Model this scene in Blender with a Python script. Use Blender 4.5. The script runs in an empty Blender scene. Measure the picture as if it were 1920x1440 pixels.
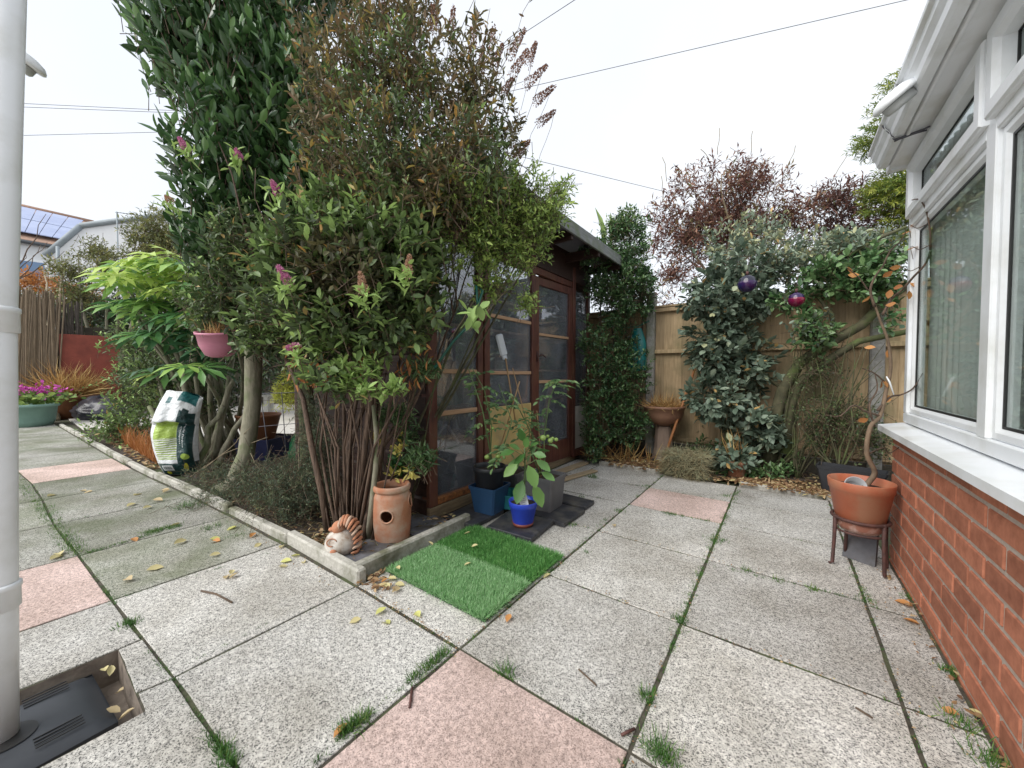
import bpy, math, random
import numpy as np
from mathutils import Vector, Matrix, noise
R = math.radians
SC = bpy.context.scene
COL = SC.collection
RNG = np.random.default_rng(7)
rnd = random.Random(11)

# ------------------------------------------------------------------ camera
YAW, PITCH, H, FPX = R(36.2), R(1.65), 1.0, 693.0
cd = bpy.data.cameras.new('camera'); cam = bpy.data.objects.new('camera', cd); COL.objects.link(cam)
cam.location = (0, 0, H); cam.rotation_euler = (R(90) - PITCH, 0, YAW)
cd.sensor_width = 36; cd.lens = FPX / 1920 * 36; cd.clip_start = 0.02; cd.clip_end = 400
SC.camera = cam

# ------------------------------------------------------------------ world, sun, exposure
SUN_EL, SUN_AZ = R(44), R(198)
w = bpy.data.worlds.new('World'); SC.world = w; w.use_nodes = True
nt = w.node_tree; nt.nodes.clear()
sky = nt.nodes.new('ShaderNodeTexSky'); sky.sky_type = 'NISHITA'; sky.sun_disc = False
sky.sun_elevation = SUN_EL; sky.sun_rotation = SUN_AZ
mix = nt.nodes.new('ShaderNodeMixRGB'); mix.inputs[0].default_value = 0.93
mix.inputs[2].default_value = (4.45, 4.6, 4.8, 1)          # thin bright cloud over the blue
bg = nt.nodes.new('ShaderNodeBackground'); bg.inputs[1].default_value = 0.1
ow = nt.nodes.new('ShaderNodeOutputWorld')
cn = nt.nodes.new('ShaderNodeTexNoise'); cn.inputs['Scale'].default_value = 1.6; cn.inputs['Detail'].default_value = 5
cr = nt.nodes.new('ShaderNodeValToRGB'); cr.color_ramp.elements[0].position = .35; cr.color_ramp.elements[1].position = .68; cr.color_ramp.elements[0].color = (.405, .425, .460, 1); cr.color_ramp.elements[1].color = (.455, .468, .482, 1)
cm = nt.nodes.new('ShaderNodeMixRGB'); cm.blend_type = 'MULTIPLY'; cm.inputs[0].default_value = 1; cm.inputs[2].default_value = (10, 10, 10, 1)
cg = nt.nodes.new('ShaderNodeTexCoord'); nt.links.new(cg.outputs['Generated'], cn.inputs[0]); nt.links.new(cn.outputs[0], cr.inputs[0]); nt.links.new(cr.outputs[0], cm.inputs[1]); nt.links.new(cm.outputs[0], mix.inputs[2])
nt.links.new(sky.outputs[0], mix.inputs[1]); nt.links.new(mix.outputs[0], bg.inputs[0]); nt.links.new(bg.outputs[0], ow.inputs[0])
sl = bpy.data.lights.new('sun', 'SUN'); sl.energy = 1.5; sl.angle = R(50); sl.color = (1, .97, .92)
so = bpy.data.objects.new('sun', sl); COL.objects.link(so)
so.rotation_euler = (R(90) - SUN_EL, 0, R(180) - SUN_AZ)     # high, from behind the camera
SC.view_settings.view_transform = 'Standard'; SC.view_settings.look = 'None'
SC.view_settings.exposure = 1.28; SC.view_settings.gamma = 1; SC.view_settings.use_curve_mapping = False
SC.cycles.max_bounces = 8; SC.cycles.transparent_max_bounces = 16

# ------------------------------------------------------------------ survey: where a sight line of the photograph meets the place
fw = Vector((-math.sin(YAW) * math.cos(PITCH), math.cos(YAW) * math.cos(PITCH), -math.sin(PITCH)))
rt = Vector((math.cos(YAW), math.sin(YAW), 0))
up = Vector((-math.sin(YAW) * math.sin(PITCH), math.cos(YAW) * math.sin(PITCH), math.cos(PITCH)))
def ray(px, py): return fw + rt * ((px - 960) / FPX) + up * ((720 - py) / FPX)
def G(px, py, z=0.0):
    r = ray(px, py); t = (z - H) / r.z; return Vector((r.x * t, r.y * t, z))
def onX(px, py, x):
    r = ray(px, py); t = x / r.x; return Vector((x, r.y * t, H + r.z * t))
def onY(px, py, y):
    r = ray(px, py); t = y / r.y; return Vector((r.x * t, y, H + r.z * t))
def dY(px, y): return y / (fw.y + rt.y * (px - 960) / FPX)      # depth at which a sight line crosses the plane y
def D(px, py, d): return ray(px, py) * d + Vector((0, 0, H))

# ------------------------------------------------------------------ materials
MATS = {}
def newmat(name):
    m = bpy.data.materials.new(name); m.use_nodes = True; MATS[name] = m
    n = m.node_tree.nodes; n.clear()
    return m, n, m.node_tree.links
def principled(n, l, rough=.6, metal=0, spec=.5):
    p = n.new('ShaderNodeBsdfPrincipled'); p.inputs['Roughness'].default_value = rough; p.inputs['Metallic'].default_value = metal
    p.inputs['Specular IOR Level'].default_value = spec
    o = n.new('ShaderNodeOutputMaterial'); l.new(p.outputs[0], o.inputs[0]); return p
def ramp(n, stops):
    r = n.new('ShaderNodeValToRGB'); e = r.color_ramp.elements
    while len(e) < len(stops): e.new(.5)
    for i, (p, c) in enumerate(stops): e[i].position = p; e[i].color = (*c, 1)
    return r
def noise_n(n, l, scale, detail=4, vec=None, rough=.6, stretch=None):
    t = n.new('ShaderNodeTexNoise'); t.inputs['Scale'].default_value = scale; t.inputs['Detail'].default_value = detail; t.inputs['Roughness'].default_value = rough
    g = vec
    if g is None:
        gg = n.new('ShaderNodeNewGeometry'); g = gg.outputs['Position']
    if stretch:
        mp = n.new('ShaderNodeMapping'); mp.inputs['Scale'].default_value = stretch; l.new(g, mp.inputs[0]); g = mp.outputs[0]
    l.new(g, t.inputs['Vector']); return t
def mixc(n, l, a, b, fac, mode='MIX'):
    m = n.new('ShaderNodeMixRGB'); m.blend_type = mode
    for i, v in ((1, a), (2, b)):
        if isinstance(v, tuple): m.inputs[i].default_value = (*v, 1)
        else: l.new(v, m.inputs[i])
    if isinstance(fac, (int, float)): m.inputs[0].default_value = fac
    else: l.new(fac, m.inputs[0])
    return m.outputs[0]
def bump(n, l, p, h, strength=.3, dist=.01):
    b = n.new('ShaderNodeBump'); b.inputs['Strength'].default_value = strength; b.inputs['Distance'].default_value = dist
    l.new(h, b.inputs['Height']); l.new(b.outputs[0], p.inputs['Normal'])
def simple(name, c1, c2=None, scale=8, rough=.6, bmp=0, metal=0, stretch=None, objrand=0, dirt=None, dirt_scale=3, spec=.5):
    if name in MATS: return MATS[name]
    m, n, l = newmat(name); p = principled(n, l, rough, metal, spec)
    c2 = c2 or tuple(x * .75 for x in c1)
    t = noise_n(n, l, scale, 5, stretch=stretch)
    r = ramp(n, [(.3, c2), (.7, c1)]); l.new(t.outputs[0], r.inputs[0]); c = r.outputs[0]
    if dirt:
        d = noise_n(n, l, dirt_scale, 6); dr = ramp(n, [(.48, (0, 0, 0)), (.68, (1, 1, 1))]); l.new(d.outputs[0], dr.inputs[0])
        c = mixc(n, l, c, dirt, dr.outputs[0])
    if objrand:
        oi = n.new('ShaderNodeObjectInfo'); hs = n.new('ShaderNodeHueSaturation')
        mr = n.new('ShaderNodeMapRange'); mr.inputs[3].default_value = 1 - objrand; mr.inputs[4].default_value = 1 + objrand
        l.new(oi.outputs['Random'], mr.inputs[0]); l.new(mr.outputs[0], hs.inputs['Value']); l.new(c, hs.inputs['Color']); c = hs.outputs[0]
    l.new(c, p.inputs['Base Color'])
    if bmp: bump(n, l, p, t.outputs[0], bmp)
    return m
def leafmat(name, stops, rough=.45, trans=.25, spec=.5, gain=1.0):
    stops = [(p_, tuple(min(.8, x * gain) for x in c_)) for p_, c_ in stops]
    m, n, l = newmat(name); p = principled(n, l, rough, 0, spec)
    a = n.new('ShaderNodeAttribute'); a.attribute_name = 'tint'
    r = ramp(n, stops); l.new(a.outputs['Fac'], r.inputs[0]); l.new(r.outputs[0], p.inputs['Base Color'])
    tr = n.new('ShaderNodeBsdfTranslucent'); l.new(r.outputs[0], tr.inputs[0])
    mx = n.new('ShaderNodeMixShader'); mx.inputs[0].default_value = trans
    o = n['Material Output'] if 'Material Output' in n else [x for x in n if x.type == 'OUTPUT_MATERIAL'][0]
    l.new(p.outputs[0], mx.inputs[1]); l.new(tr.outputs[0], mx.inputs[2]); l.new(mx.outputs[0], o.inputs[0]); return m
def slabmat(name, light, dark, speck, green=0.0):
    m, n, l = newmat(name); p = principled(n, l, .85, 0, .25)
    g = n.new('ShaderNodeNewGeometry')
    v = n.new('ShaderNodeTexVoronoi'); v.inputs['Scale'].default_value = 340; l.new(g.outputs['Position'], v.inputs['Vector'])
    sep = n.new('ShaderNodeSeparateColor'); l.new(v.outputs['Color'], sep.inputs[0])
    r = ramp(n, [(0.0, speck), (.14, speck), (.26, dark), (.48, light), (1.0, tuple(min(1, x * 1.25) for x in light))]); l.new(sep.outputs[0], r.inputs[0])
    c = r.outputs[0]
    n3 = noise_n(n, l, 60, 3); r3 = ramp(n, [(.35, (.72, .72, .72)), (.62, (1.08, 1.08, 1.08))]); l.new(n3.outputs[0], r3.inputs[0])
    c = mixc(n, l, c, r3.outputs[0], 1, 'MULTIPLY')
    n1 = noise_n(n, l, 2.2, 7); r1 = ramp(n, [(.36, (.62, .6, .56)), (.62, (1, 1, 1))]); l.new(n1.outputs[0], r1.inputs[0])
    c = mixc(n, l, c, r1.outputs[0], .8, 'MULTIPLY')
    n4 = noise_n(n, l, .9, 8, rough=.7); r4 = ramp(n, [(.30, (.55, .54, .50)), (.50, (1, 1, 1))]); l.new(n4.outputs[0], r4.inputs[0]); c = mixc(n, l, c, r4.outputs[0], .75, 'MULTIPLY')
    n5 = noise_n(n, l, 14, 6, rough=.75); r5 = ramp(n, [(.66, (1, 1, 1)), (.74, (.5, .48, .44))]); l.new(n5.outputs[0], r5.inputs[0]); c = mixc(n, l, c, r5.outputs[0], .6, 'MULTIPLY')
    if green:
        n2 = noise_n(n, l, 1.7, 6, stretch=(1, 1, 1)); r2 = ramp(n, [(.42, (0, 0, 0)), (.7, (green,) * 3)]); l.new(n2.outputs[0], r2.inputs[0])
        c = mixc(n, l, c, (.10, .13, .05), r2.outputs[0])
    oi = n.new('ShaderNodeObjectInfo'); hs = n.new('ShaderNodeHueSaturation'); mr = n.new('ShaderNodeMapRange')
    mr.inputs[3].default_value = .80; mr.inputs[4].default_value = 1.06
    l.new(oi.outputs['Random'], mr.inputs[0]); l.new(mr.outputs[0], hs.inputs['Value']); l.new(c, hs.inputs['Color'])
    l.new(hs.outputs[0], p.inputs['Base Color']); bump(n, l, p, sep.outputs[0], .35, .002); return m
def glassmat(name, tint, base, dirt=0.0, dirtcol=(.3, .3, .3)):
    m, n, l = newmat(name)
    o = n.new('ShaderNodeOutputMaterial'); tr = n.new('ShaderNodeBsdfTransparent'); tr.inputs[0].default_value = (*tint, 1)
    gl = n.new('ShaderNodeBsdfGlossy'); gl.inputs['Roughness'].default_value = .01
    fr = n.new('ShaderNodeLayerWeight'); fr.inputs[0].default_value = .35
    mr = n.new('ShaderNodeMapRange'); mr.inputs[3].default_value = base; mr.inputs[4].default_value = .4
    l.new(fr.outputs['Fresnel'], mr.inputs[0])
    mx = n.new('ShaderNodeMixShader'); l.new(mr.outputs[0], mx.inputs[0]); l.new(tr.outputs[0], mx.inputs[1]); l.new(gl.outputs[0], mx.inputs[2])
    last = mx
    if dirt:
        d = n.new('ShaderNodeBsdfDiffuse'); nn = noise_n(n, l, 5, 7, stretch=(1, 1, .5)); r = ramp(n, [(.3, (dirt * .4,) * 3), (.75, (min(1, dirt * 1.5),) * 3)]); l.new(nn.outputs[0], r.inputs[0])
        d.inputs[0].default_value = (*dirtcol, 1)
        m2 = n.new('ShaderNodeMixShader'); l.new(r.outputs[0], m2.inputs[0]); l.new(mx.outputs[0], m2.inputs[1]); l.new(d.outputs[0], m2.inputs[2]); last = m2
    l.new(last.outputs[0], o.inputs[0]); return m

M_slab = slabmat('slab_grey', (.66, .64, .60), (.50, .485, .455), (.17, .167, .162))
M_slabg = slabmat('slab_green', (.54, .53, .48), (.36, .355, .32), (.08, .08, .08), .75)
M_pink = slabmat('slab_pink', (.76, .59, .54), (.69, .52, .47), (.46, .35, .32))
M_patio = simple('patio_pale', (.62, .59, .54), (.48, .46, .42), 12, .85)
M_joint = simple('joint_soil', (.10, .09, .065), (.035, .03, .022), 40, .95, .4, dirt=(.07, .10, .03), dirt_scale=5)
M_soil = simple('soil', (.075, .055, .04), (.02, .015, .012), 25, .95, .8)
M_kerb = simple('kerb_concrete', (.54, .52, .47), (.36, .345, .30), 60, .9, .3, dirt=(.14, .14, .09), dirt_scale=5)
def brickmat():
    m, n, l = newmat('brick'); p = principled(n, l, .75, 0, .3)
    t = noise_n(n, l, 30, 6); r = ramp(n, [(.3, (.32, .115, .065)), (.7, (.50, .195, .115))]); l.new(t.outputs[0], r.inputs[0])
    d = noise_n(n, l, 2.0, 5); dr = ramp(n, [(.45, (1, 1, 1)), (.75, (.62, .55, .55))]); l.new(d.outputs[0], dr.inputs[0])
    c = mixc(n, l, r.outputs[0], dr.outputs[0], .7, 'MULTIPLY')
    oi = n.new('ShaderNodeObjectInfo'); hs = n.new('ShaderNodeHueSaturation'); mr = n.new('ShaderNodeMapRange')
    mr.inputs[3].default_value = .78; mr.inputs[4].default_value = 1.18
    l.new(oi.outputs['Random'], mr.inputs[0]); l.new(mr.outputs[0], hs.inputs['Value']); l.new(c, hs.inputs['Color']); l.new(hs.outputs[0], p.inputs['Base Color'])
    bump(n, l, p, t.outputs[0], .25, .003); return m
M_brick = brickmat()
M_mortar = simple('mortar', (.50, .42, .35), (.38, .31, .26), 60, .9, .4)
M_upvc = simple('white_plastic', (.88, .90, .92), (.85, .87, .89), 5, .28, 0, dirt=(.72, .73, .71), dirt_scale=4)
M_gasket = simple('black_gasket', (.02, .02, .02), rough=.5)
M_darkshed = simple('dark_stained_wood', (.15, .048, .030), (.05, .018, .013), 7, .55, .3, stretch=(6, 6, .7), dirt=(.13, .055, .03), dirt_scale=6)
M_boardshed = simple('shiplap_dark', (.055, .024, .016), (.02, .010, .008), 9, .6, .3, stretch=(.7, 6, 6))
M_rot = simple('rotten_wood', (.36, .14, .04), (.13, .05, .02), 40, .9, .8)
M_bearer = simple('bearer_wood', (.28, .21, .12), (.14, .10, .06), 10, .85, .3, stretch=(5, .6, 5))
M_felt = simple('roof_felt', (.10, .11, .10), (.05, .055, .05), 30, .95, .4, dirt=(.10, .12, .05))
M_fascia = simple('weathered_fascia', (.25, .26, .25), (.14, .15, .15), 14, .85, .2, stretch=(4, .5, 4), dirt=(.12, .15, .08), dirt_scale=5)
M_dark = simple('shed_inside', (.12, .085, .065), (.06, .045, .035), 6, .9)
M_shelf = simple('shelf_timber', (.52, .33, .20), (.38, .23, .13), 9, .7, stretch=(5, .6, 5))
M_yellow = simple('yellow_board', (.58, .44, .17), (.42, .30, .12), 6, .7, dirt=(.30, .25, .14), dirt_scale=4)
M_fence = simple('fence_board', (.54, .40, .24), (.33, .235, .13), 6, .8, .25, stretch=(9, 9, .7), objrand=.22, dirt=(.20, .18, .09), dirt_scale=2.0)
M_post = simple('concrete_post', (.38, .37, .35), (.24, .235, .22), 40, .95, .6, dirt=(.18, .2, .12), dirt_scale=4)
M_bark = simple('bark_grey', (.29, .27, .20), (.15, .14, .095), 14, .85, .5, stretch=(3, 3, .8), dirt=(.12, .15, .06), dirt_scale=7)
M_stem = simple('bark_brown', (.17, .11, .075), (.04, .027, .02), 18, .85, .6, stretch=(5, 5, .6))
M_mossbark = simple('bark_mossy', (.12, .11, .06), (.045, .045, .025), 16, .9, .6, dirt=(.10, .13, .04), dirt_scale=6)
M_twig = simple('twig', (.16, .11, .07), (.08, .055, .04), 20, .9)
M_paletwig = simple('pale_twig', (.34, .28, .19), (.2, .16, .1), 20, .9)
M_terra = simple('terracotta', (.50, .22, .12), (.36, .15, .08), 7, .85, .15, dirt=(.44, .32, .24), dirt_scale=8)
M_orange = simple('orange_plastic', (.46, .14, .07), (.38, .11, .055), 9, .5, dirt=(.40, .19, .11), dirt_scale=7)
M_green_leafy = None
M_plant_black = simple('black_plastic', (.035, .037, .042), (.024, .025, .03), 10, .4)
M_blue_dull = simple('dull_blue_plastic', (.022, .07, .16), (.018, .055, .12), 8, .45)
M_blue = simple('bright_blue_plastic', (.03, .07, .55), (.025, .06, .48), 8, .35)
M_grey_plastic = simple('grey_plastic', (.13, .13, .135), (.10, .10, .105), 8, .5)
M_teal = simple('teal_plastic', (.01, .20, .19), (.01, .13, .13), 8, .4)
M_rubber = simple('black_tile', (.045, .047, .055), (.02, .021, .026), 22, .5, .4, dirt=(.09, .085, .075), dirt_scale=7)
M_slate = simple('slate', (.15, .15, .165), (.09, .09, .10), 12, .7, .3, dirt=(.07, .06, .045), dirt_scale=9)
M_pot_soil = simple('potting_soil', (.05, .03, .02), (.015, .01, .008), 60, .95, .8)
M_iron = simple('rusty_iron', (.13, .055, .045), (.05, .03, .028), 30, .7, .5, metal=.2)
M_greentub = simple('green_tub', (.20, .33, .28), (.16, .27, .23), 6, .5)
M_browntub = simple('brown_tub', (.30, .125, .06), (.22, .09, .045), 6, .55)
M_pinkpot = simple('pink_pot', (.56, .22, .30), (.50, .19, .27), 12, .4, stretch=(1, 1, 5))
M_cover = simple('charcoal_plastic', (.045, .05, .058), (.036, .04, .048), 12, .5)
M_white = simple('white_glaze', (.68, .65, .60), (.48, .43, .37), 16, .5, dirt=(.3, .22, .16), dirt_scale=18)
M_bag = None
M_bagdark = simple('black_sack', (.055, .055, .07), (.035, .035, .045), 8, .28)
M_cane = simple('cane', (.42, .26, .12), (.30, .18, .08), 12, .6)
M_stick = simple('orange_stick', (.50, .22, .09), (.38, .16, .06), 12, .6)
M_render = simple('white_render', (.78, .79, .80), (.70, .71, .72), 1, .8)
M_solar = simple('solar_panel', (.36, .42, .60), (.25, .30, .48), .6, .2)
M_roof = simple('roof_tile', (.45, .28, .2), (.3, .2, .15), 8, .8)
M_wire = simple('cable', (.10, .10, .12), rough=.7)
M_reed = simple('reed', (.30, .23, .155), (.15, .11, .075), 8, .8, stretch=(14, 14, .8), objrand=.2)
M_thatch = simple('dark_thatch', (.13, .11, .095), (.05, .04, .035), 8, .9, .4, stretch=(14, 14, .8))
M_redboard = simple('red_board', (.30, .07, .045), (.2, .045, .03), 5, .7)
M_benchw = simple('bench_white', (.62, .61, .58), (.5, .49, .46), 8, .6)
M_turfbase = simple('turf_back', (.03, .08, .03), rough=.9)
M_gardenfence = simple('far_fence', (.10, .085, .06), (.05, .045, .035), 6, .9)

M_laurel = leafmat('laurel_leaf', [(0, (.014, .030, .012)), (.6, (.032, .070, .024)), (1, (.10, .18, .06))], .26, .15, .7, gain=1.9)
M_spirea = leafmat('shrub_leaf', [(0, (.038, .054, .026)), (.35, (.075, .112, .042)), (.7, (.13, .20, .062)), (.95, (.29, .42, .13)), (1, (.34, .24, .09))], .5, .25, gain=1.3)
M_brownleaf = leafmat('turning_leaf', [(0, (.05, .05, .025)), (.4, (.10, .095, .04)), (.7, (.16, .10, .055)), (.9, (.20, .20, .06)), (1, (.38, .22, .06))], .55, .25, gain=1.45)
M_privet = leafmat('lime_leaf', [(0, (.05, .09, .03)), (.5, (.14, .21, .05)), (1, (.30, .38, .10))], .42, .3, gain=1.65)
M_ivy = leafmat('evergreen_leaf', [(0, (.012, .035, .014)), (.6, (.045, .10, .035)), (1, (.14, .22, .09))], .33, .15, gain=1.5)
M_silver = leafmat('silver_leaf', [(0, (.055, .085, .055)), (.5, (.12, .165, .12)), (.85, (.24, .29, .21)), (.95, (.33, .34, .19)), (1, (.40, .26, .10))], .5, .15, gain=1.3)
M_maple = leafmat('red_leaf', [(0, (.06, .03, .03)), (.5, (.15, .07, .055)), (.85, (.27, .15, .10)), (1, (.15, .15, .06))], .55, .3, gain=1.5)
M_acer = leafmat('yellow_green_leaf', [(0, (.05, .09, .02)), (.5, (.13, .20, .04)), (1, (.36, .38, .06))], .5, .35, gain=1.3)
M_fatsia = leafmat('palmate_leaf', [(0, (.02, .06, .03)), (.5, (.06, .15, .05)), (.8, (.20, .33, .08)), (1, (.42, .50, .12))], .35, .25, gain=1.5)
M_needle = leafmat('needle_leaf', [(0, (.03, .05, .035)), (.6, (.06, .09, .05)), (1, (.14, .16, .08))], .6, .1, gain=1.5)
M_olive = leafmat('olive_leaf', [(0, (.06, .08, .03)), (.6, (.15, .17, .06)), (1, (.30, .28, .10))], .5, .25, gain=1.3)
M_hedge = leafmat('hedge_leaf', [(0, (.01, .02, .01)), (.6, (.03, .06, .02)), (1, (.10, .14, .05))], .5, .15, gain=1.3)
M_dead = leafmat('dead_leaf', [(0, (.16, .085, .045)), (.5, (.36, .21, .10)), (.85, (.56, .42, .24)), (1, (.58, .50, .22))], .7, .2)
M_fallen = leafmat('fallen_leaf_pale', [(0, (.42, .30, .16)), (.6, (.62, .52, .30)), (1, (.60, .60, .20))], .6, .2)
M_straw = leafmat('straw_blade', [(0, (.33, .17, .06)), (.5, (.55, .32, .12)), (1, (.70, .52, .22))], .6, .2)
M_grass = leafmat('grass_blade', [(0, (.035, .10, .02)), (.6, (.08, .20, .04)), (1, (.22, .30, .08))], .5, .25)
M_turfl = leafmat('turf_light', [(0, (.10, .24, .08)), (.5, (.24, .44, .20)), (1, (.48, .64, .40))], .45, .2, gain=1.25)
M_turfd = leafmat('turf_dark', [(0, (.04, .13, .03)), (.6, (.10, .28, .07)), (1, (.24, .45, .15))], .45, .2, gain=1.3)
M_pepper = leafmat('pepper_leaf', [(0, (.04, .12, .03)), (.6, (.12, .27, .07)), (1, (.24, .40, .12))], .38, .3)
M_tomleaf = leafmat('tomato_leaf', [(0, (.06, .12, .05)), (.6, (.14, .25, .10)), (1, (.28, .40, .16))], .5, .3, gain=1.2)
M_varieg = leafmat('variegated_leaf', [(0, (.02, .08, .03)), (.45, (.06, .16, .04)), (.5, (.60, .52, .10)), (1, (.75, .66, .20))], .4, .2)
M_seed = leafmat('seed_head', [(0, (.12, .06, .045)), (.6, (.24, .13, .09)), (1, (.35, .2, .13))], .8, .1, gain=1.3)
M_pinkfl = leafmat('pink_flower', [(0, (.42, .10, .26)), (.6, (.60, .20, .40)), (1, (.70, .40, .45))], .6, .2)
M_magenta = leafmat('magenta_flower', [(0, (.45, .03, .32)), (1, (.70, .12, .50))], .6, .2)
M_tanfl = leafmat('tan_flower', [(0, (.40, .22, .14)), (1, (.62, .42, .30))], .7, .1)
M_hay = leafmat('hay_blade', [(0, (.22, .17, .09)), (.5, (.38, .34, .20)), (.8, (.30, .34, .22)), (1, (.58, .48, .28))], .7, .15)
M_orangeleaf = leafmat('orange_leaf', [(0, (.36, .13, .04)), (1, (.62, .30, .10))], .6, .25)
M_tomato = simple('green_tomato', (.30, .42, .12), (.22, .33, .08), 20, .25)

M_glass = glassmat('window_glass', (.93, .96, .95), .07)
M_shedglass = glassmat('dusty_glass', (.90, .92, .95), .10, .16, (.40, .43, .48))
def polymat():
    m, n, l = newmat('polycarbonate'); o = n.new('ShaderNodeOutputMaterial'); a = n.new('ShaderNodeBsdfTranslucent'); b = n.new('ShaderNodeBsdfTransparent'); a.inputs[0].default_value = (.85, .87, .88, 1); b.inputs[0].default_value = (.8, .82, .84, 1)
    mx = n.new('ShaderNodeMixShader'); l.new(a.outputs[0], mx.inputs[1]); l.new(b.outputs[0], mx.inputs[2]); mx.inputs[0].default_value = .65; l.new(mx.outputs[0], o.inputs[0]); return m
M_poly = polymat()
M_clearplastic = simple('clear_plastic', (.62, .66, .70), (.5, .54, .6), 10, .15)

# ------------------------------------------------------------------ object helpers
def tag(o, label=None, cat=None, group=None, kind=None):
    if label: o['label'] = label
    if cat: o['category'] = cat
    if group: o['group'] = group
    if kind: o['kind'] = kind
    return o
def empty(name, loc, label=None, cat=None, group=None, kind=None):
    o = bpy.data.objects.new(name, None); COL.objects.link(o); o.location = loc; o.empty_display_size = .1
    return tag(o, label, cat, group, kind)
def wloc(o):
    v = Vector((0, 0, 0))
    while o is not None: v += Vector(o.location); o = o.parent
    return v
def link(name, me, parent=None, loc=(0, 0, 0)):
    o = bpy.data.objects.new(name, me); COL.objects.link(o)
    if parent is not None: o.parent = parent
    o.location = loc; return o
class MB:
    def __init__(s): s.v = []; s.f = []; s.sm = []
    def add(s, vs, fs, smooth=False):
        b = len(s.v); s.v += [tuple(v) for v in vs]; s.f += [tuple(i + b for i in f) for f in fs]; s.sm += [smooth] * len(fs); return s
    def box(s, x0, y0, z0, x1, y1, z1, bev=0.0, M=None):
        if x0 > x1: x0, x1 = x1, x0
        if y0 > y1: y0, y1 = y1, y0
        if z0 > z1: z0, z1 = z1, z0
        if bev <= 0:
            vs = [Vector(p) for p in ((x0, y0, z0), (x1, y0, z0), (x1, y1, z0), (x0, y1, z0), (x0, y0, z1), (x1, y0, z1), (x1, y1, z1), (x0, y1, z1))]
            fs = [(0, 3, 2, 1), (4, 5, 6, 7), (0, 1, 5, 4), (1, 2, 6, 5), (2, 3, 7, 6), (3, 0, 4, 7)]
        else:
            b = min(bev, (x1 - x0) / 2.01, (y1 - y0) / 2.01, (z1 - z0) / 2.01); vs = []
            for zz, e in ((z0, b), (z0 + b, 0), (z1 - b, 0), (z1, b)):
                for (cx, cy, sx, sy) in ((x0, y0, 1, 1), (x1, y0, -1, 1), (x1, y1, -1, -1), (x0, y1, 1, -1)):
                    k = max(e, 0)
                    a = Vector((cx + sx * (b if e == 0 else b), cy + sy * (0 if e == 0 else b), zz)); c = Vector((cx + sx * (0 if e == 0 else b), cy + sy * b, zz))
                    vs.append(a if (sx * sy < 0) == False else c); vs.append(c if (sx * sy < 0) == False else a)
            # each ring: 8 verts
            fs = [tuple(range(7, -1, -1)), tuple(range(24, 32))]
            for r in range(3):
                for i in range(8):
                    j = (i + 1) % 8; fs.append((r * 8 + i, r * 8 + j, r * 8 + 8 + j, r * 8 + 8 + i))
            # order ring correctly by angle
            cxm, cym = (x0 + x1) / 2, (y0 + y1) / 2
            out = []
            for r in range(4):
                ring = vs[r * 8:r * 8 + 8]
                ring = [(math.atan2((p.y - cym) / (y1 - y0), (p.x - cxm) / (x1 - x0)), i, p) for i, p in enumerate(ring)]
                ring.sort(key=lambda t: (round(t[0], 6), t[1])); out += [t[2] for t in ring]
            vs = out
        if M is not None: vs = [M @ v for v in vs]
        return s.add(vs, fs)
    def tube(s, pts, rad, n=6, cap=True, smooth=True):
        pts = [Vector(p) for p in pts]
        if isinstance(rad, (int, float)): rad = [rad] * len(pts)
        vs = []; prev = None
        for i, p in enumerate(pts):
            t = (pts[min(i + 1, len(pts) - 1)] - pts[max(i - 1, 0)])
            if t.length < 1e-9: t = Vector((0, 0, 1))
            t.normalize()
            a = prev if prev is not None else (Vector((1, 0, 0)) if abs(t.x) < .8 else Vector((0, 1, 0)))
            u = (a - t * a.dot(t)).normalized(); prev = u; v = t.cross(u)
            for k in range(n):
                th = 2 * math.pi * k / n; vs.append(p + (u * math.cos(th) + v * math.sin(th)) * rad[i])
        fs = []
        for i in range(len(pts) - 1):
            for k in range(n):
                k2 = (k + 1) % n; fs.append((i * n + k, i * n + k2, (i + 1) * n + k2, (i + 1) * n + k))
        if cap: fs += [tuple(range(n - 1, -1, -1)), tuple((len(pts) - 1) * n + k for k in range(n))]
        return s.add(vs, fs, smooth)
    def lathe(s, prof, c, n=32, M=None, skip=None, smooth=True, squash=1.0):
        c = Vector(c); vs = []
        for r, z in prof:
            for k in range(n):
                th = 2 * math.pi * k / n; vs.append(Vector((r * math.cos(th), r * math.sin(th) * squash, z)))
        fs = []
        for i in range(len(prof) - 1):
            for k in range(n):
                k2 = (k + 1) % n
                f = (i * n + k, i * n + k2, (i + 1) * n + k2, (i + 1) * n + k)
                if skip:
                    m = sum((vs[q] for q in f), Vector()) / 4
                    if skip(m): continue
                fs.append(f)
        if M is not None: vs = [M @ v for v in vs]
        return s.add([v + c for v in vs], fs, smooth)
    def build(s, name, mat, parent=None, smooth=None, mats=None, midx=None):
        off = wloc(parent) if parent is not None else Vector((0, 0, 0))
        me = bpy.data.meshes.new(name)
        me.from_pydata([(v[0] - off.x, v[1] - off.y, v[2] - off.z) for v in s.v], [], s.f)
        me.materials.append(mat)
        if mats:
            for m in mats: me.materials.append(m)
            me.polygons.foreach_set('material_index', midx)
        sm = s.sm if smooth is None else [smooth] * len(s.f)
        me.polygons.foreach_set('use_smooth', sm); me.update()
        return link(name, me, parent)
def struct(o): o['kind'] = 'structure'; return o
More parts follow.
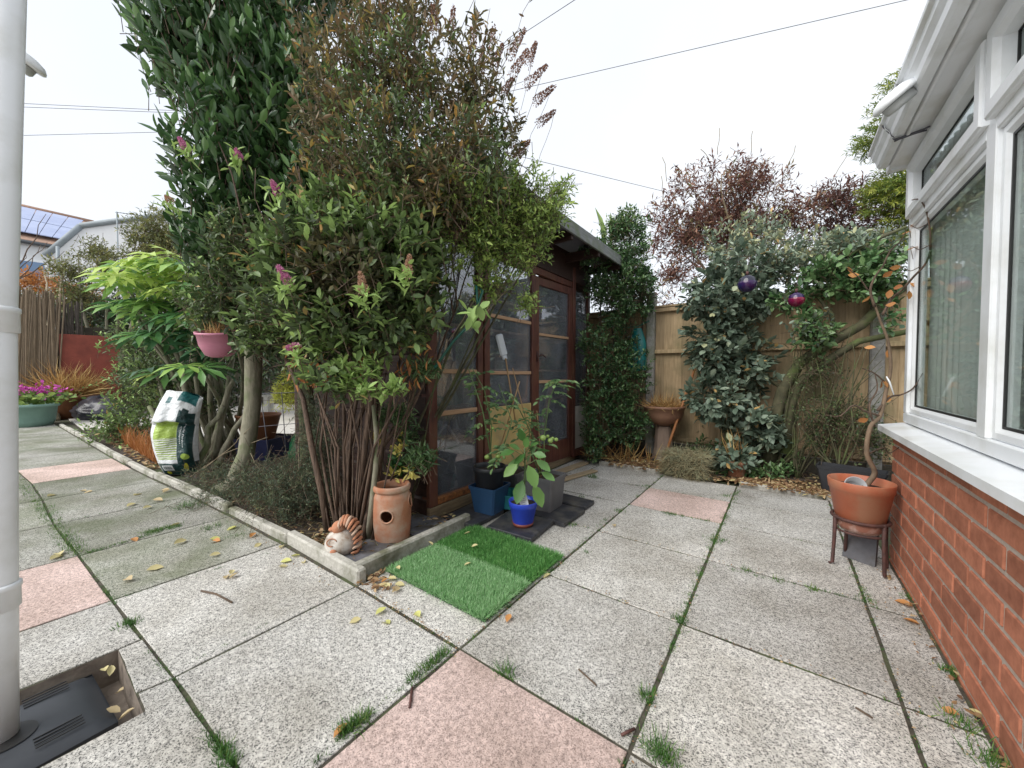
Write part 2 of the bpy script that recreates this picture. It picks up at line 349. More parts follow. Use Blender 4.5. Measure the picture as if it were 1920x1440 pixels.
def wob(a, b, n=6, amp=.03, r=rnd, sag=0):
    a, b = Vector(a), Vector(b); out = []
    o = Vector((0, 0, 0))
    for i in range(n + 1):
        t = i / n
        if 0 < i: o = o + Vector((r.uniform(-1, 1), r.uniform(-1, 1), r.uniform(-.4, .4))) * amp
        out.append(a.lerp(b, t) + o * (1 if i < n else .5) + Vector((0, 0, -sag * 4 * t * (1 - t))))
    out[0] = a; return out
def taper(r0, r1, n): return [r0 + (r1 - r0) * i / n for i in range(n + 1)]

# ------------------------------------------------------------------ leaves
def T_oval():
    V = np.array([(0, 0, 0), (-.36, .25, .05), (.36, .25, .05), (-.5, .55, .04), (.5, .55, .04), (-.28, .83, 0), (.28, .83, 0), (0, 1, -.06), (0, .25, -.03), (0, .55, -.04), (0, .83, -.05)], float)
    F = [(0, 8, 1), (0, 2, 8), (1, 8, 9, 3), (8, 2, 4, 9), (3, 9, 10, 5), (9, 4, 6, 10), (5, 10, 7), (10, 6, 7)]; return V, F
def T_six():
    V = np.array([(0, 0, 0), (-.45, .35, .07), (.45, .35, .07), (-.38, .7, .03), (.38, .7, .03), (0, 1, -.08), (0, .5, -.03)], float)
    F = [(0, 6, 1), (0, 2, 6), (1, 6, 3), (6, 2, 4), (3, 6, 5), (6, 4, 5)]; return V, F
def T_dia():
    V = np.array([(0, 0, 0), (-.5, .45, .08), (.5, .45, .08), (0, 1, -.03)], float); return V, [(0, 3, 1), (0, 2, 3)]
def T_blade():
    V = np.array([(-.5, 0, 0), (.5, 0, 0), (-.42, .35, .0), (.42, .35, .0), (-.3, .7, -.08), (.3, .7, -.08), (0, 1, -.28)], float)
    return V, [(0, 1, 3, 2), (2, 3, 5, 4), (4, 5, 6)]
def T_palm(nl=8):
    V = [(0, 0, 0)]; F = []
    for k in range(nl):
        a = math.radians(-125 + 250 * k / (nl - 1)); L = .62 + .38 * math.cos(a * .62)
        d = np.array([math.sin(a), math.cos(a)]); p = np.array([d[1], -d[0]]); b = len(V)
        for t, w_, z in ((.35, .05, .03), (.68, .10, .0)):
            c = d * L * t
            V.append((*(c - p * w_), z)); V.append((*c, z - .02)); V.append((*(c + p * w_), z))
        V.append((*(d * L), -.16))
        F += [(0, b + 1, b), (0, b + 2, b + 1), (b, b + 1, b + 4, b + 3), (b + 1, b + 2, b + 5, b + 4), (b + 3, b + 4, b + 6), (b + 4, b + 5, b + 6)]
    return np.array(V, float), F
TPL = {'oval': T_oval(), 'six': T_six(), 'dia': T_dia(), 'blade': T_blade(), 'palm': T_palm()}
def unit(a): return a / np.maximum(np.linalg.norm(a, axis=-1, keepdims=True), 1e-9)
def frames(Dr, N):
    Dr = unit(Dr); X = unit(np.cross(Dr, N)); Z = np.cross(X, Dr); return X, Dr, Z
def leafmesh(name, mat, P, Dr, N, L, W, tint, tpl, off=(0, 0, 0)):
    V, F = TPL[tpl]; n = len(P); X, Y, Z = frames(Dr, N)
    L = np.broadcast_to(L, (n,)); W = np.broadcast_to(W, (n,))
    co = (P[:, None] + V[None, :, 0:1] * (X * W[:, None])[:, None] + V[None, :, 1:2] * (Y * L[:, None])[:, None] + V[None, :, 2:3] * (Z * L[:, None])[:, None])
    co = co - np.array(off)[None, None]
    nv = len(V); lt = np.array([len(f) for f in F]); flat = np.concatenate([np.array(f) for f in F])
    loops = (flat[None] + (np.arange(n) * nv)[:, None]).ravel(); tot = np.tile(lt, n)
    st = np.concatenate([[0], np.cumsum(tot)[:-1]])
    me = bpy.data.meshes.new(name); me.vertices.add(n * nv); me.vertices.foreach_set('co', co.ravel().astype(np.float32))
    me.loops.add(len(loops)); me.loops.foreach_set('vertex_index', loops.astype(np.int32))
    me.polygons.add(len(tot)); me.polygons.foreach_set('loop_start', st.astype(np.int32)); me.polygons.foreach_set('loop_total', tot.astype(np.int32))
    me.polygons.foreach_set('use_smooth', np.ones(len(tot), bool))
    at = me.attributes.new('tint', 'FLOAT', 'POINT'); at.data.foreach_set('value', np.repeat(np.broadcast_to(tint, (n,)), nv).astype(np.float32))
    me.materials.append(mat); me.update(); return me
SOLO = {}
def foliage(parent, mat, P, Dr, N, L, W, tint, tpl='six', solo=0, name='leaves', part='leaf', solotpl=None):
    """leaves of one plant: those that show largest singly, the rest as one mass"""
    n = len(P); L = np.broadcast_to(L, (n,)).copy(); W = np.broadcast_to(W, (n,)).copy(); tint = np.clip(np.broadcast_to(tint, (n,)), 0, 1)
    off = wloc(parent); solotpl = solotpl or tpl
    if solo:
        dist = np.linalg.norm(P - np.array((0, 0, H)), axis=1); score = L / dist / dist
        v = P - np.array((0, 0, H)); dep = v @ np.array(fw); u = np.abs(v @ np.array(rt)) / np.maximum(dep, .01); vv = np.abs(v @ np.array(up)) / np.maximum(dep, .01)
        score = np.where((dep > .1) & (u < 1.36) & (vv < 1.02), score, 0)
        idx = np.argsort(-score)[:solo]; mask = np.ones(n, bool); mask[idx] = False
        X, Y, Z = frames(Dr[idx], N[idx])
        for q, i in enumerate(idx):
            b = min(7, int(tint[i] * 8)); key = (mat.name, solotpl, b)
            if key not in SOLO:
                SOLO[key] = leafmesh(part, mat, np.zeros((1, 3)), np.array([[0., 1, 0]]), np.array([[0., 0, 1]]), 1., 1., (b + .5) / 8, solotpl)
            o = bpy.data.objects.new(part, SOLO[key]); COL.objects.link(o); o.parent = parent
            x, y, z = Vector(X[q]) * W[i], Vector(Y[q]) * L[i], Vector(Z[q]) * L[i]; p = Vector(P[i]) - off
            o.matrix_basis = Matrix(((x.x, y.x, z.x, p.x), (x.y, y.y, z.y, p.y), (x.z, y.z, z.z, p.z), (0, 0, 0, 1)))
        P, Dr, N, L, W, tint = P[mask], Dr[mask], N[mask], L[mask], W[mask], tint[mask]
    if len(P):
        o = link(name, leafmesh(name, mat, P, Dr, N, L, W, tint, tpl, off), parent); o['kind'] = 'stuff'; return o
def blobs_px(lst):
    """(px, py, depth, rx_px, ry_px, r_depth_m, weight) -> ellipsoids standing at their own distance"""
    return [(np.array(D(a, b, d)), rx * d / FPX, ry * d / FPX, rd, wt) for a, b, d, rx, ry, rd, wt in lst]
A_rt, A_up = np.array(rt), np.array((0, 0, 1.)); A_fw = unit(np.cross(A_up, A_rt))
def twigs(blobs, n, rng, shell=2.4, gap=.0, gscale=2.0):
    C = []; O = []
    wts = np.array([b[4] * b[1] * b[2] * max(b[3], .1) for b in blobs]) ** .75; wts /= wts.sum()
    ch = rng.choice(len(blobs), n, p=wts); d = unit(rng.normal(size=(n, 3))); r = rng.random(n) ** (1 / shell)
    Cn = np.array([b[0] for b in blobs])[ch]; rad = np.array([(b[1], b[3], b[2]) for b in blobs])[ch]
    loc = d * r[:, None] * rad
    P = Cn + loc[:, :1] * A_rt + loc[:, 1:2] * A_fw + loc[:, 2:] * A_up
    o = d / rad; o = unit(o[:, :1] * A_rt + o[:, 1:2] * A_fw + o[:, 2:] * A_up)
    if gap > 0:
        k = np.array([noise.noise(Vector(p) * gscale) for p in P]) > -gap_thr(gap)
        P, o, r, ch = P[k], o[k], r[k], ch[k]
    return P, o, r, ch
def gap_thr(g): return .5 - g * .6
def twig_leaves(P, o, rng, tl, lpt, L, W, aout=.6, aup=.5, arnd=.5, open_=.8, nup=.6, tintb=.45, tints=.22, litup=.25, tipbright=.15, zr=None):
    """leaves set alternately along a twig that ends at each P"""
    n = len(P); d = unit(o * aout + A_up * aup + rng.normal(size=(n, 3)) * arnd)
    TL = tl * rng.uniform(.6, 1.3, n); S = P - d * TL[:, None]
    a = unit(np.cross(d, rng.normal(size=(n, 3)))); b = np.cross(d, a)
    t = np.linspace(.12, 1, lpt); ph = np.arange(lpt) * 2.4
    PP = S[:, None] + d[:, None] * (TL[:, None] * t)[:, :, None]
    sd = a[:, None] * np.cos(ph)[None, :, None] + b[:, None] * np.sin(ph)[None, :, None]
    fr = np.where(t > .97, .15, 1.0)[None, :, None]
    Dr = unit(d[:, None] * .7 + sd * open_ * fr + rng.normal(size=(n, lpt, 3)) * .2)
    N = unit(A_up * nup + d[:, None] * .4 + rng.normal(size=(n, lpt, 3)) * .35)
    LL = L * rng.uniform(.45, 1.3, (n, lpt)); WW = LL * (W / L)
    tn = tintb + rng.normal(size=(n, 1)) * tints * .7 + rng.normal(size=(n, lpt)) * tints * .6 + t[None] ** 3 * tipbright
    tn = np.where(rng.random((n, lpt)) < .025, 1.0, np.minimum(tn, .95))
    return PP.reshape(-1, 3), Dr.reshape(-1, 3), N.reshape(-1, 3), LL.ravel(), WW.ravel(), tn.ravel(), S, d, TL
def twig_mesh(parent, S, d, TL, mat, r=.0022, name='twigs', back=.0):
    n = len(S); a = unit(np.cross(d, np.array((.3, .5, .8)))); b = np.cross(d, a); st = S - d * back
    V = np.zeros((n, 6, 3)); E = S + d * TL[:, None]
    for k in range(3):
        th = k * 2.094; off = a * math.cos(th) + b * math.sin(th)
        V[:, k] = st + off * r; V[:, 3 + k] = E + off * r * .35
    off0 = np.array(wloc(parent)); V = V - off0
    F = np.array([(0, 1, 4, 3), (1, 2, 5, 4), (2, 0, 3, 5)]); Fa = (F[None] + (np.arange(n) * 6)[:, None, None]).reshape(-1, 4)
    me = bpy.data.meshes.new(name); me.vertices.add(n * 6); me.vertices.foreach_set('co', V.ravel())
    me.loops.add(Fa.size); me.loops.foreach_set('vertex_index', Fa.ravel().astype(np.int32)); me.polygons.add(len(Fa))
    me.polygons.foreach_set('loop_start', np.arange(len(Fa), dtype=np.int32) * 4); me.polygons.foreach_set('loop_total', np.full(len(Fa), 4, np.int32))
    me.materials.append(mat); me.update(); o = link(name, me, parent); o['kind'] = 'stuff'; return o
def shrub(root, mat, blobs, n, seed, tl, lpt, L, W, tpl='six', solo=0, shell=2.4, gap=0, gscale=2., twigmat=None, twigr=.002, back=.05, **kw):
    rng = np.random.default_rng(seed); bl = blobs_px(blobs)
    P, o, r, ch = twigs(bl, n, rng, shell, gap, gscale)
    PP, Dr, N, LL, WW, tn, S, d, TL = twig_leaves(P, o, rng, tl, lpt, L, W, **kw)
    keep = PP[:, 2] > .01
    foliage(root, mat, PP[keep], Dr[keep], N[keep], LL[keep], WW[keep], tn[keep], tpl, solo)
    if twigmat: twig_mesh(root, S, d, TL, twigmat, twigr, back=back)
    return P, S, bl
def branches(root, base, ends, mat, r0, r1=.004, amp=.03, n=6, name='branch', via=None, sides=6):
    for i, e in enumerate(ends):
        b = base[i % len(base)] if isinstance(base, list) else base
        MB().tube(wob(b, e, n, amp), taper(r0 * rnd.uniform(.7, 1.15), r1, n), sides).build(name, mat, root)
def blades(root, mat, P, Dr, L, W, tint, name='blades', tpl='blade'):
    n = len(P); N = unit(A_up * .2 + RNG.normal(size=(n, 3)) * .3 - np.asarray(Dr) * np.array((1, 1, 0)) * -.8)
    o = link(name, leafmesh(name, mat, P, Dr, N, L, W, np.clip(tint, 0, 1), tpl, wloc(root) if root is not None else (0, 0, 0)), root)
    o['kind'] = 'stuff'; return o

# ================================================================== GROUND AND PAVING
mb = MB(); mb.add([(-70, -70, -.14), (70, -70, -.14), (70, 90, -.14), (-70, 90, -.14)], [(0, 1, 2, 3)])
struct(mb.build('ground', M_soil))
PIT = (-1.93, -.42, -1.51, .215)       # the gully pit: x0, y0, x1, y1
paving = MB()
for x0, y0, x1, y1 in ((-13, -1.5, PIT[0], 1.2), (PIT[2], -1.5, 1.5, 4.0), (PIT[0], PIT[3], PIT[2], 4.0), (PIT[0], -1.5, PIT[2], PIT[1]), (-2.3, 1.2, PIT[0], 4.6), (PIT[0], 4.0, -.9, 4.5)):
    pass
for x0, y0, x1, y1 in ((-13, -1.5, PIT[0], 1.2), (PIT[2], -1.5, 1.5, 4.0), (PIT[0], PIT[3], PIT[2], 4.0), (PIT[0], -1.5, PIT[2], PIT[1]), (-2.3, 1.2, PIT[0], 4.6), (PIT[0], 4.0, -.9, 4.5)):
    paving.add([(x0, y0, -.0045), (x1, y0, -.0045), (x1, y1, -.0045), (x0, y1, -.0045)], [(0, 1, 2, 3)])
paving = struct(paving.build('paving', M_joint))
def slab(q, mat, th=.05, z=None, name='paving_slab', parent=None, gap=.010):
    """one slab from its four corners (ccw), edges slightly worn"""
    q = [Vector((a, b)) for a, b in q]; c = sum(q, Vector((0, 0))) / len(q)
    if c.length < 5.5:                                        # worn, slightly uneven arrises
        qq = []
        for i in range(len(q)):
            a, b = q[i], q[(i + 1) % len(q)]; nrm = Vector((a.y - b.y, b.x - a.x)).normalized(); qq.append(a)
            for k in range(1, 6): qq.append(a.lerp(b, (k + rnd.uniform(-.25, .25)) / 6) + nrm * rnd.choice((0, .0006, .0012, .0018, .003)))
        q = qq
    z = rnd.uniform(-.001, .001) if z is None else z
    tx, ty = rnd.uniform(-.001, .001), rnd.uniform(-.001, .001)
    def ring(g, zz):
        o = []; n = len(q)
        for i in range(n):
            p, a, b = q[i], q[i - 1], q[(i + 1) % n]
            e1 = (p - a).normalized(); e2 = (b - p).normalized(); n1 = Vector((-e1.y, e1.x)); n2 = Vector((-e2.y, e2.x))
            m = (n1 + n2); m = m / max(m.dot(n1), .3)
            pp = p + m * g; o.append((pp.x, pp.y, zz + tx * (p.x - c.x) + ty * (p.y - c.y)))
        return o
    n = len(q); vs = ring(gap / 2, z - th) + ring(gap / 2, z - .0018) + ring(gap / 2 + .0018, z)
    fs = [tuple(range(2 * n, 3 * n))] + [(r * n + i, r * n + (i + 1) % n, (r + 1) * n + (i + 1) % n, (r + 1) * n + i) for r in (0, 1) for i in range(n)]
    m = MB(); m.add(vs, fs); return m.build(name, mat, parent or paving)
GX = [-.31, -.93, -1.6]; GY = [.33, .95, 1.57, 2.2, 2.79, 3.30, 3.80]
xs = [-.93, -.31, .31]
for j in range(-2, 6):
    y0, y1 = (GY[j], GY[j + 1]) if j >= 0 else (.33 + .62 * j, .33 + .62 * (j + 1))
    for i in (0, 1):
        pink = (i == 0 and (j == 0 or j == 4))
        slab([(xs[i], y0), (xs[i + 1], y0), (xs[i + 1], y1), (xs[i], y1)], M_pink if pink else M_slab, gap=.010)
for j in range(-3, 5):                                       # narrow cut column against the brick wall
    y0 = 1.57 + (j - 1) * .6; slab([(.31, y0), (.475, y0), (.475, y0 + .6), (.31, y0 + .6)], M_slab, gap=.010)
for j, (y0, y1) in enumerate(((.95, 1.57), (1.57, 2.2), (2.2, 2.79), (2.79, 3.3), (3.3, 3.8), (3.8, 4.4))):
    slab([(-1.6, y0), (-.93, y0), (-.93, y1), (-1.6, y1)], M_slab)
    if j > 1: slab([(-1.92, y0), (-1.6, y0), (-1.6, y1), (-1.92, y1)], M_slab)
LX = [-.93, -1.6, -2.37, -3.1, -3.88, -4.7, -5.48, -6.35, -7.15, -8.0, -8.9, -9.9, -11.3, -12.6]
def Y1(x): return float(np.interp(x, [-7, -5.5, -4.85, -3.9, -3.1, -2.4, -1.6, -.9], [-.02, .11, .14, .16, .21, .25, .30, .33]))
def Y2(x): return float(np.interp(x, [-12, -11.3, -9.0, -6.0, -4.65, -3.87, -3.1, -2.25, -1.6], [.52, .54, .62, .72, .80, .86, .90, .935, .945]))
for i in range(len(LX) - 1):
    a, b = LX[i], LX[i + 1]
    mat = M_pink if i == 6 else (M_slab if i < 2 else M_slabg)
    slab([(b, Y1(b)), (a, Y1(a)), (a, Y2(a)), (b, Y2(b))], mat)
    lo = lambda x: Y1(x) - .62
    if i == 1: # around the pit
        slab([(b, lo(b)), (PIT[0], lo(a)), (PIT[0], Y1(PIT[0])), (b, Y1(b))], M_slab)
        slab([(PIT[0] + .002, PIT[3]), (-1.62, PIT[3]), (-1.6, Y1(-1.6)), (PIT[0] + .002, Y1(PIT[0]))], M_slab, gap=.003)
    elif i == 0:
        slab([(PIT[2], lo(a) - .3), (a, lo(a) - .3), (a, Y1(a)), (-1.6, Y1(-1.6)), (-1.615, PIT[3]), (PIT[2], PIT[3])], M_slab)
    else:
        slab([(b, lo(b)), (a, lo(a)), (a, Y1(a)), (b, Y1(b))], M_pink if i == 2 else M_slabg)
        slab([(b, lo(b) - .62), (a, lo(a) - .62), (a, lo(a)), (b, lo(b))], M_slabg)
for x0, x1 in ((-.93, -.31), (-.31, .31)): pass
mb = MB(); mb.add([(-30, -9, -.03), (30, -9, -.03), (30, -1.5, -.03), (-30, -1.5, -.03)], [(0, 1, 2, 3)]); struct(mb.build('unseen_yard', M_patio))  # unseen pale paving behind the camera, added to bounce light onto upright faces
# pit walls (rough mortar) and floor
mb = MB(); x0, y0, x1, y1 = PIT
for a, b, c, d in (((x0, y1), (x1, y1), 1, 0), ((x1, y1), (x1, y0), 1, 0), ((x0, y0), (x0, y1), 1, 0), ((x1, y0), (x0, y0), 1, 0)):
    mb.add([(a[0], a[1], -.004), (b[0], b[1], -.004), (b[0], b[1], -.12), (a[0], a[1], -.12)], [(0, 1, 2, 3)])
mb.add([(x0, y0, -.118), (x1, y0, -.118), (x1, y1, -.118), (x0, y1, -.118)], [(0, 1, 2, 3)])
struct(mb.build('gully_pit', simple('pit_mortar', (.30, .25, .20), (.15, .12, .10), 18, .9, .8)))

# soil of the two planting beds
def sheet(name, poly, mat, z, amp, step=.09, parent=None):
    xs_ = [p[0] for p in poly]; ys_ = [p[1] for p in poly]; nx = max(2, int((max(xs_) - min(xs_)) / step)); ny = max(2, int((max(ys_) - min(ys_)) / step))
    x0, y0, dx, dy = min(xs_), min(ys_), (max(xs_) - min(xs_)) / nx, (max(ys_) - min(ys_)) / ny
    vs = []; fs = []
    for j in range(ny + 1):
        for i in range(nx + 1):
            x, y = x0 + i * dx, y0 + j * dy
            vs.append((x, y, z + amp * (noise.noise((x * 3, y * 3, 0)) + .5 * noise.noise((x * 11, y * 11, 3)))))
    for j in range(ny):
        for i in range(nx): a = j * (nx + 1) + i; fs.append((a, a + 1, a + nx + 2, a + nx + 1))
    m = MB(); m.add(vs, fs, True); return struct(m.build(name, mat, parent))
sheet('bed_soil', [(-5.6, .98), (-1.66, 3.2)], M_soil, .012, .014)
sheet('bed_soil', [(-11.2, .74), (-5.6, 1.8)], M_soil, .008, .012, .15)
sheet('bed_soil', [(-2.2, 3.86), (2.5, 4.68)], M_soil, .02, .02)
sheet('bed_soil', [(.60, 2.9), (2.5, 3.86)], M_soil, .02, .02, .15)
pt = MB(); pt.add([(-14, 1.8, -.03), (-3.7, 1.8, -.03), (-3.7, 7.6, -.03), (-14, 7.6, -.03)], [(0, 1, 2, 3)]); patio = struct(pt.build('patio', M_joint))
for i in range(13):
    for j in range(9):
        x, y = -5.6 - i * .62, 1.82 + j * .62
        slab([(x - .62, y), (x, y), (x, y + .62), (x - .62, y + .62)], M_patio, z=.0, parent=patio, th=.02, gap=.010)
pt = MB(); pt.add([(-12.6, .74, -.012), (-9.6, .74, -.012), (-9.6, 1.8, -.012), (-12.6, 1.8, -.012)], [(0, 1, 2, 3)])
for x in (-12.4, -11.5, -10.6):
    slab([(x, .76), (x + .88, .76), (x + .88, 1.25), (x, 1.25)], M_patio, z=.02, parent=patio, th=.03, gap=.010); slab([(x, 1.25), (x + .88, 1.25), (x + .88, 1.78), (x, 1.78)], M_patio, z=.02, parent=patio, th=.03, gap=.010)

# kerb stones
edging = struct(empty('bed_edging', (-1.6, .95, 0)))
def kerb(a, b, h=.065, w_=.05, z0=-.03, tilt=0):
    a, b = Vector(a), Vector(b); L = (b - a).length; ang = math.atan2(b.y - a.y, b.x - a.x)
    m = MB(); m.box(.004, 0, z0, L - .004, w_, h, .009, Matrix.Translation(a) @ Matrix.Rotation(ang, 4, 'Z') @ Matrix.Rotation(tilt, 4, 'Y')); return m.build('kerb_stone', M_kerb, edging)
kerb((-1.645, .97, 0), (-1.65, 1.80, 0), .07, -.05 * -1)
lx = [-1.6, -2.35, -3.2, -4.05, -4.85, -5.75, -6.6, -7.5, -8.4, -9.3, -10.2, -11.1]
for i in range(len(lx) - 1):
    a, b = lx[i], lx[i + 1]
    kerb((b, Y2(b) + .012 + rnd.uniform(0, .01), 0), (a, Y2(a) + .012 + rnd.uniform(0, .01), 0), .065 if i < 1 else .05 + rnd.uniform(-.012, .004), tilt=rnd.uniform(-.012, .012))
for a, b in ((-1.62, -.96), (-.3, .28), (.29, .8)):
    kerb((a, 3.81, 0), (b, 3.81, 0), .035, .05)

# ================================================================== CONSERVATORY
cons = empty('conservatory', (.5, 1, 0), 'red brick and white plastic framed house extension with wide windows on the right', 'building')
XW, YC = .48, 2.78
core = MB(); core.box(XW + .0045, -1.5, -.1, XW + .10, YC - .012, .70); core.box(XW + .10, YC - .11, -.1, 2.8, YC - .012, .70)
wall = core.build('brick_wall', M_mortar, cons)
bh, bl_, jt = .063, .213, .013
def brickmesh(L, h=bh, d=.02):
    m = MB(); m.box(0, 0, 0, d, L, h, .0035); me = bpy.data.meshes.new('brick'); me.from_pydata([tuple(v) for v in m.v], [], m.f); me.materials.append(M_brick); return me
BM = {}
def put_brick(y, z, L, face='x', x=XW):
    k = round(L, 3)
    if k not in BM: BM[k] = brickmesh(k)
    off = wloc(wall)
    o = bpy.data.objects.new('brick', BM[k]); COL.objects.link(o); o.parent = wall
    if face == 'x': o.location = Vector((x + rnd.uniform(-.0015, .0015), y, z)) - off
    else: o.rotation_euler = (0, 0, R(-90)); o.location = Vector((x, y + rnd.uniform(-.0015, .0015), z)) - off
for c in range(10):
    z = -.055 + c * (bh + jt); off = 0 if c % 2 else .113
    h = min(bh, .69 - z)
    y = YC - (0 if c % 2 else 0); first = .103 if c % 2 else bl_
    y -= first; put_brick(y, z, first)
    while y > -1.2:
        y -= bl_ + jt; put_brick(y, z, bl_)
    x = XW + .024; f = bl_ - .024 if c % 2 else .08
    put_brick(YC, z, f, 'y', x); x += f + jt
    while x < 1.9: put_brick(YC, z, bl_, 'y', x); x += bl_ + jt
# sill
m = MB(); x0, x1, ya, yb = .425, .56, -1.5, YC + .03
m.add([(x0, ya, .722), (x1, ya, .745), (x1, yb, .745), (x0, yb, .722), (x0, ya, .693), (x0, yb, .693), (x0 + .012, ya, .693), (x0 + .012, yb, .693), (x1, yb, .700), (x0 + .012, yb, .70), (x1, ya, .7)],
      [(0, 1, 2, 3), (0, 3, 5, 4), (4, 5, 7, 6), (3, 2, 8, 9, 7, 5), (6, 7, 9, 8, 10)])
m.build('sill', M_upvc, cons)
XF = .515; ZB, ZT, ZTR = .745, 2.085, 1.775
fr = MB()
def fbox(y0, y1, z0, z1, xo=0., d=.06, b=.004): fr.box(XF + xo, y0, z0, XF + xo + d, y1, z1, b)
fbox(-1.5, YC, ZB + .001, ZB + .05); fbox(-1.5, YC, ZT - .045, ZT); fbox(YC - .055, YC, ZB + .05, ZT - .045)
MUL = [1.84, .92, .0, -.92]
for ym in MUL: fbox(ym - .035, ym + .035, ZB + .05, ZT - .045)
edges = [YC - .055] + sum([[y + .035, y - .035] for y in MUL], [])[:-1]
bays = [(YC - .055, MUL[0] + .035)] + [(MUL[i] - .035, MUL[i + 1] + .035) for i in range(3)]
for a, b in bays: fbox(b, a, ZTR - .03, ZTR + .03)
frame = fr.build('window_frame', M_upvc, cons, False)
def ringframe(y1, y0, z0, z1, w_, xo, d, name='sash', parent=None, mat=M_upvc):
    m = MB(); X = XF + xo
    # mitred frame with an outer chamfer
    def rect(g, x): return [(x, y0 + g, z0 + g), (x, y1 - g, z0 + g), (x, y1 - g, z1 - g), (x, y0 + g, z1 - g)]
    rings = [rect(0, X + d), rect(0, X + .006), rect(.006, X), rect(w_ - .018, X), rect(w_, X + .014), rect(w_, X + d)]
    vs = sum(rings, []); fs = []
    for r in range(5):
        for i in range(4): j = (i + 1) % 4; fs.append((r * 4 + i, r * 4 + 4 + i, r * 4 + 4 + j, r * 4 + j))
    m.add(vs, fs); return m.build(name, mat, parent or cons)
for k, (a, b) in enumerate(bays):
    for (z0, z1, top) in ((ZB + .05, ZTR - .03, 0), (ZTR + .03, ZT - .045, 1)):
        if top: s = ringframe(a + .018, b - .018, z0 - .018, z1 + .018, .062, -.022, .055); g = .062 - .018
        else: s = ringframe(a, b, z0, z1, .042, .012, .04); g = .042
        m = MB(); y0, y1 = b + g, a - g
        for q in ((y0 - .004, y0 + .004, z0 + g - .004, z1 - g + .004), (y1 - .004, y1 + .004, z0 + g - .004, z1 - g + .004)): m.box(XF + .021, q[0], q[2], XF + .027, q[1], q[3])
        m.box(XF + .0212, y0, z0 + g - .004, XF + .0268, y1, z0 + g + .004); m.box(XF + .0212, y0, z1 - g - .004, XF + .0268, y1, z1 - g + .004)
        m.build('gasket', M_gasket, s)
        m = MB(); m.box(XF + .024, y0, z0 + g, XF + .0265, y1, z1 - g); m.build('pane', M_glass, cons)
M_blind = simple('blind_fabric', (.84, .87, .83), (.76, .80, .77), 3, .8); M_room = simple('room_wall', (.55, .54, .50), rough=.9)
m = MB(); xs_ = np.linspace(.62, 2.75, 97); vs = []
for i, x in enumerate(xs_): y = YC - .13 + .015 * math.sin(i * math.pi / 2); vs += [(x, y, ZB + .05), (x, y, ZT - .05)]
m.add(vs, [(2 * i, 2 * i + 1, 2 * i + 3, 2 * i + 2) for i in range(96)], True); m.build('curtain', simple('blind_fabric', (.84, .87, .83)), cons)
# far return wall window (faces the fence), plain
m = MB(); m.box(XF + .06, YC - .06, ZB, 2.8, YC - .002, ZB + .06, .004); m.box(XF + .06, YC - .06, ZT - .06, 2.8, YC - .002, ZT, .004)
for x in (1.35, 2.2): m.box(x, YC - .06, ZB + .06, x + .07, YC - .002, ZT - .06, .004)
m.build('window_frame', M_upvc, cons)
m = MB(); m.box(XF + .06, YC - .03, ZB + .06, 2.8, YC - .026, ZT - .06); m.build('pane', M_glass, cons)
# inside: blinds, floor, back wall
for k, (a, b) in enumerate(bays):
    m = MB(); n = 15; vs = []
    ys = np.linspace(a + .03, b - .03, n * 4 + 1)
    for i, y in enumerate(ys): x = .604 + .018 * math.sin(i * math.pi / 2 + .6) + .006 * math.sin(i * 1.7); vs += [(x, y, ZB + .03), (x, y, ZT - .03)]
    m.add(vs, [(2 * i, 2 * i + 1, 2 * i + 3, 2 * i + 2) for i in range(len(ys) - 1)], True); m.build('curtain', M_blind, cons)
m = MB(); m.box(2.8, -1.5, 0, 2.9, YC, ZT); m.box(.60, -1.5, -.05, 2.8, YC - .12, .05); m.box(.60, -1.6, -.05, 2.9, -1.5, ZT); m.build('interior', M_room, cons)
# soffit, fascia, gutter, roof
m = MB(); m.box(.445, -1.5, ZT + .002, .60, YC + .02, ZT + .03); m.build('soffit', M_upvc, cons)
m = MB(); m.box(.432, -1.5, ZT - .012, .444, YC + .05, ZT + .12, .002); m.box(.444, YC + .021, ZT - .01, .60, YC + .05, ZT + .12, .002); m.build('fascia', M_upvc, cons)
prof = [(.432, .10), (.432, .012), (.425, .0), (.395, .0), (.385, .012), (.380, .035), (.366, .055), (.362, .075), (.350, .082), (.348, .092), (.356, .095)]
prof = [(x + .0, z) for x, z in prof]
m = MB(); ya, yb = -1.5, YC - .02; n = len(prof); vs = [(x, y, ZT + z - .004) for y in (ya, yb) for x, z in prof]
m.add(vs, [(i, i + 1, n + i + 1, n + i) for i in range(n - 1)]); m.add([(x, yb, ZT + z - .004) for x, z in prof], [tuple(range(n))]); gut = m.build('gutter', M_upvc, cons)
m = MB(); pr = [(x - .003, z - .003) for x, z in prof[:-2]]
vs = [(x, y, ZT + z - .006) for y in (2.42, 2.47) for x, z in pr]; m.add(vs, [(i, i + 1, len(pr) + i + 1, len(pr) + i) for i in range(len(pr) - 1)]); m.build('gutter_bracket', M_upvc, gut)
m = MB(); m.add([(.37, -1.5, ZT + .11), (2.9, -1.5, ZT + .75), (2.9, YC + .06, ZT + .75), (.37, YC + .06, ZT + .11), (2.9, -1.5, ZT + .03), (.445, -1.5, ZT + .08), (.445, YC + .05, ZT + .08), (2.9, YC + .05, ZT + .03)],
                [(0, 1, 2, 3), (7, 6, 5, 4), (2, 7, 6, 3), (0, 5, 4, 1)]); m.build('roof', M_poly, cons)
m = MB(); m.tube(wob((.352, 2.44, ZT + .08), (.395, 2.43, ZT - .012), 4, .004), .004, 5); m.tube(wob((.395, 2.43, ZT - .012), (.50, 2.40, ZT - .008), 5, .006), .004, 5); m.tube(wob((.398, 2.445, ZT - .014), (.50, 2.43, ZT - .010), 5, .006), .004, 5)
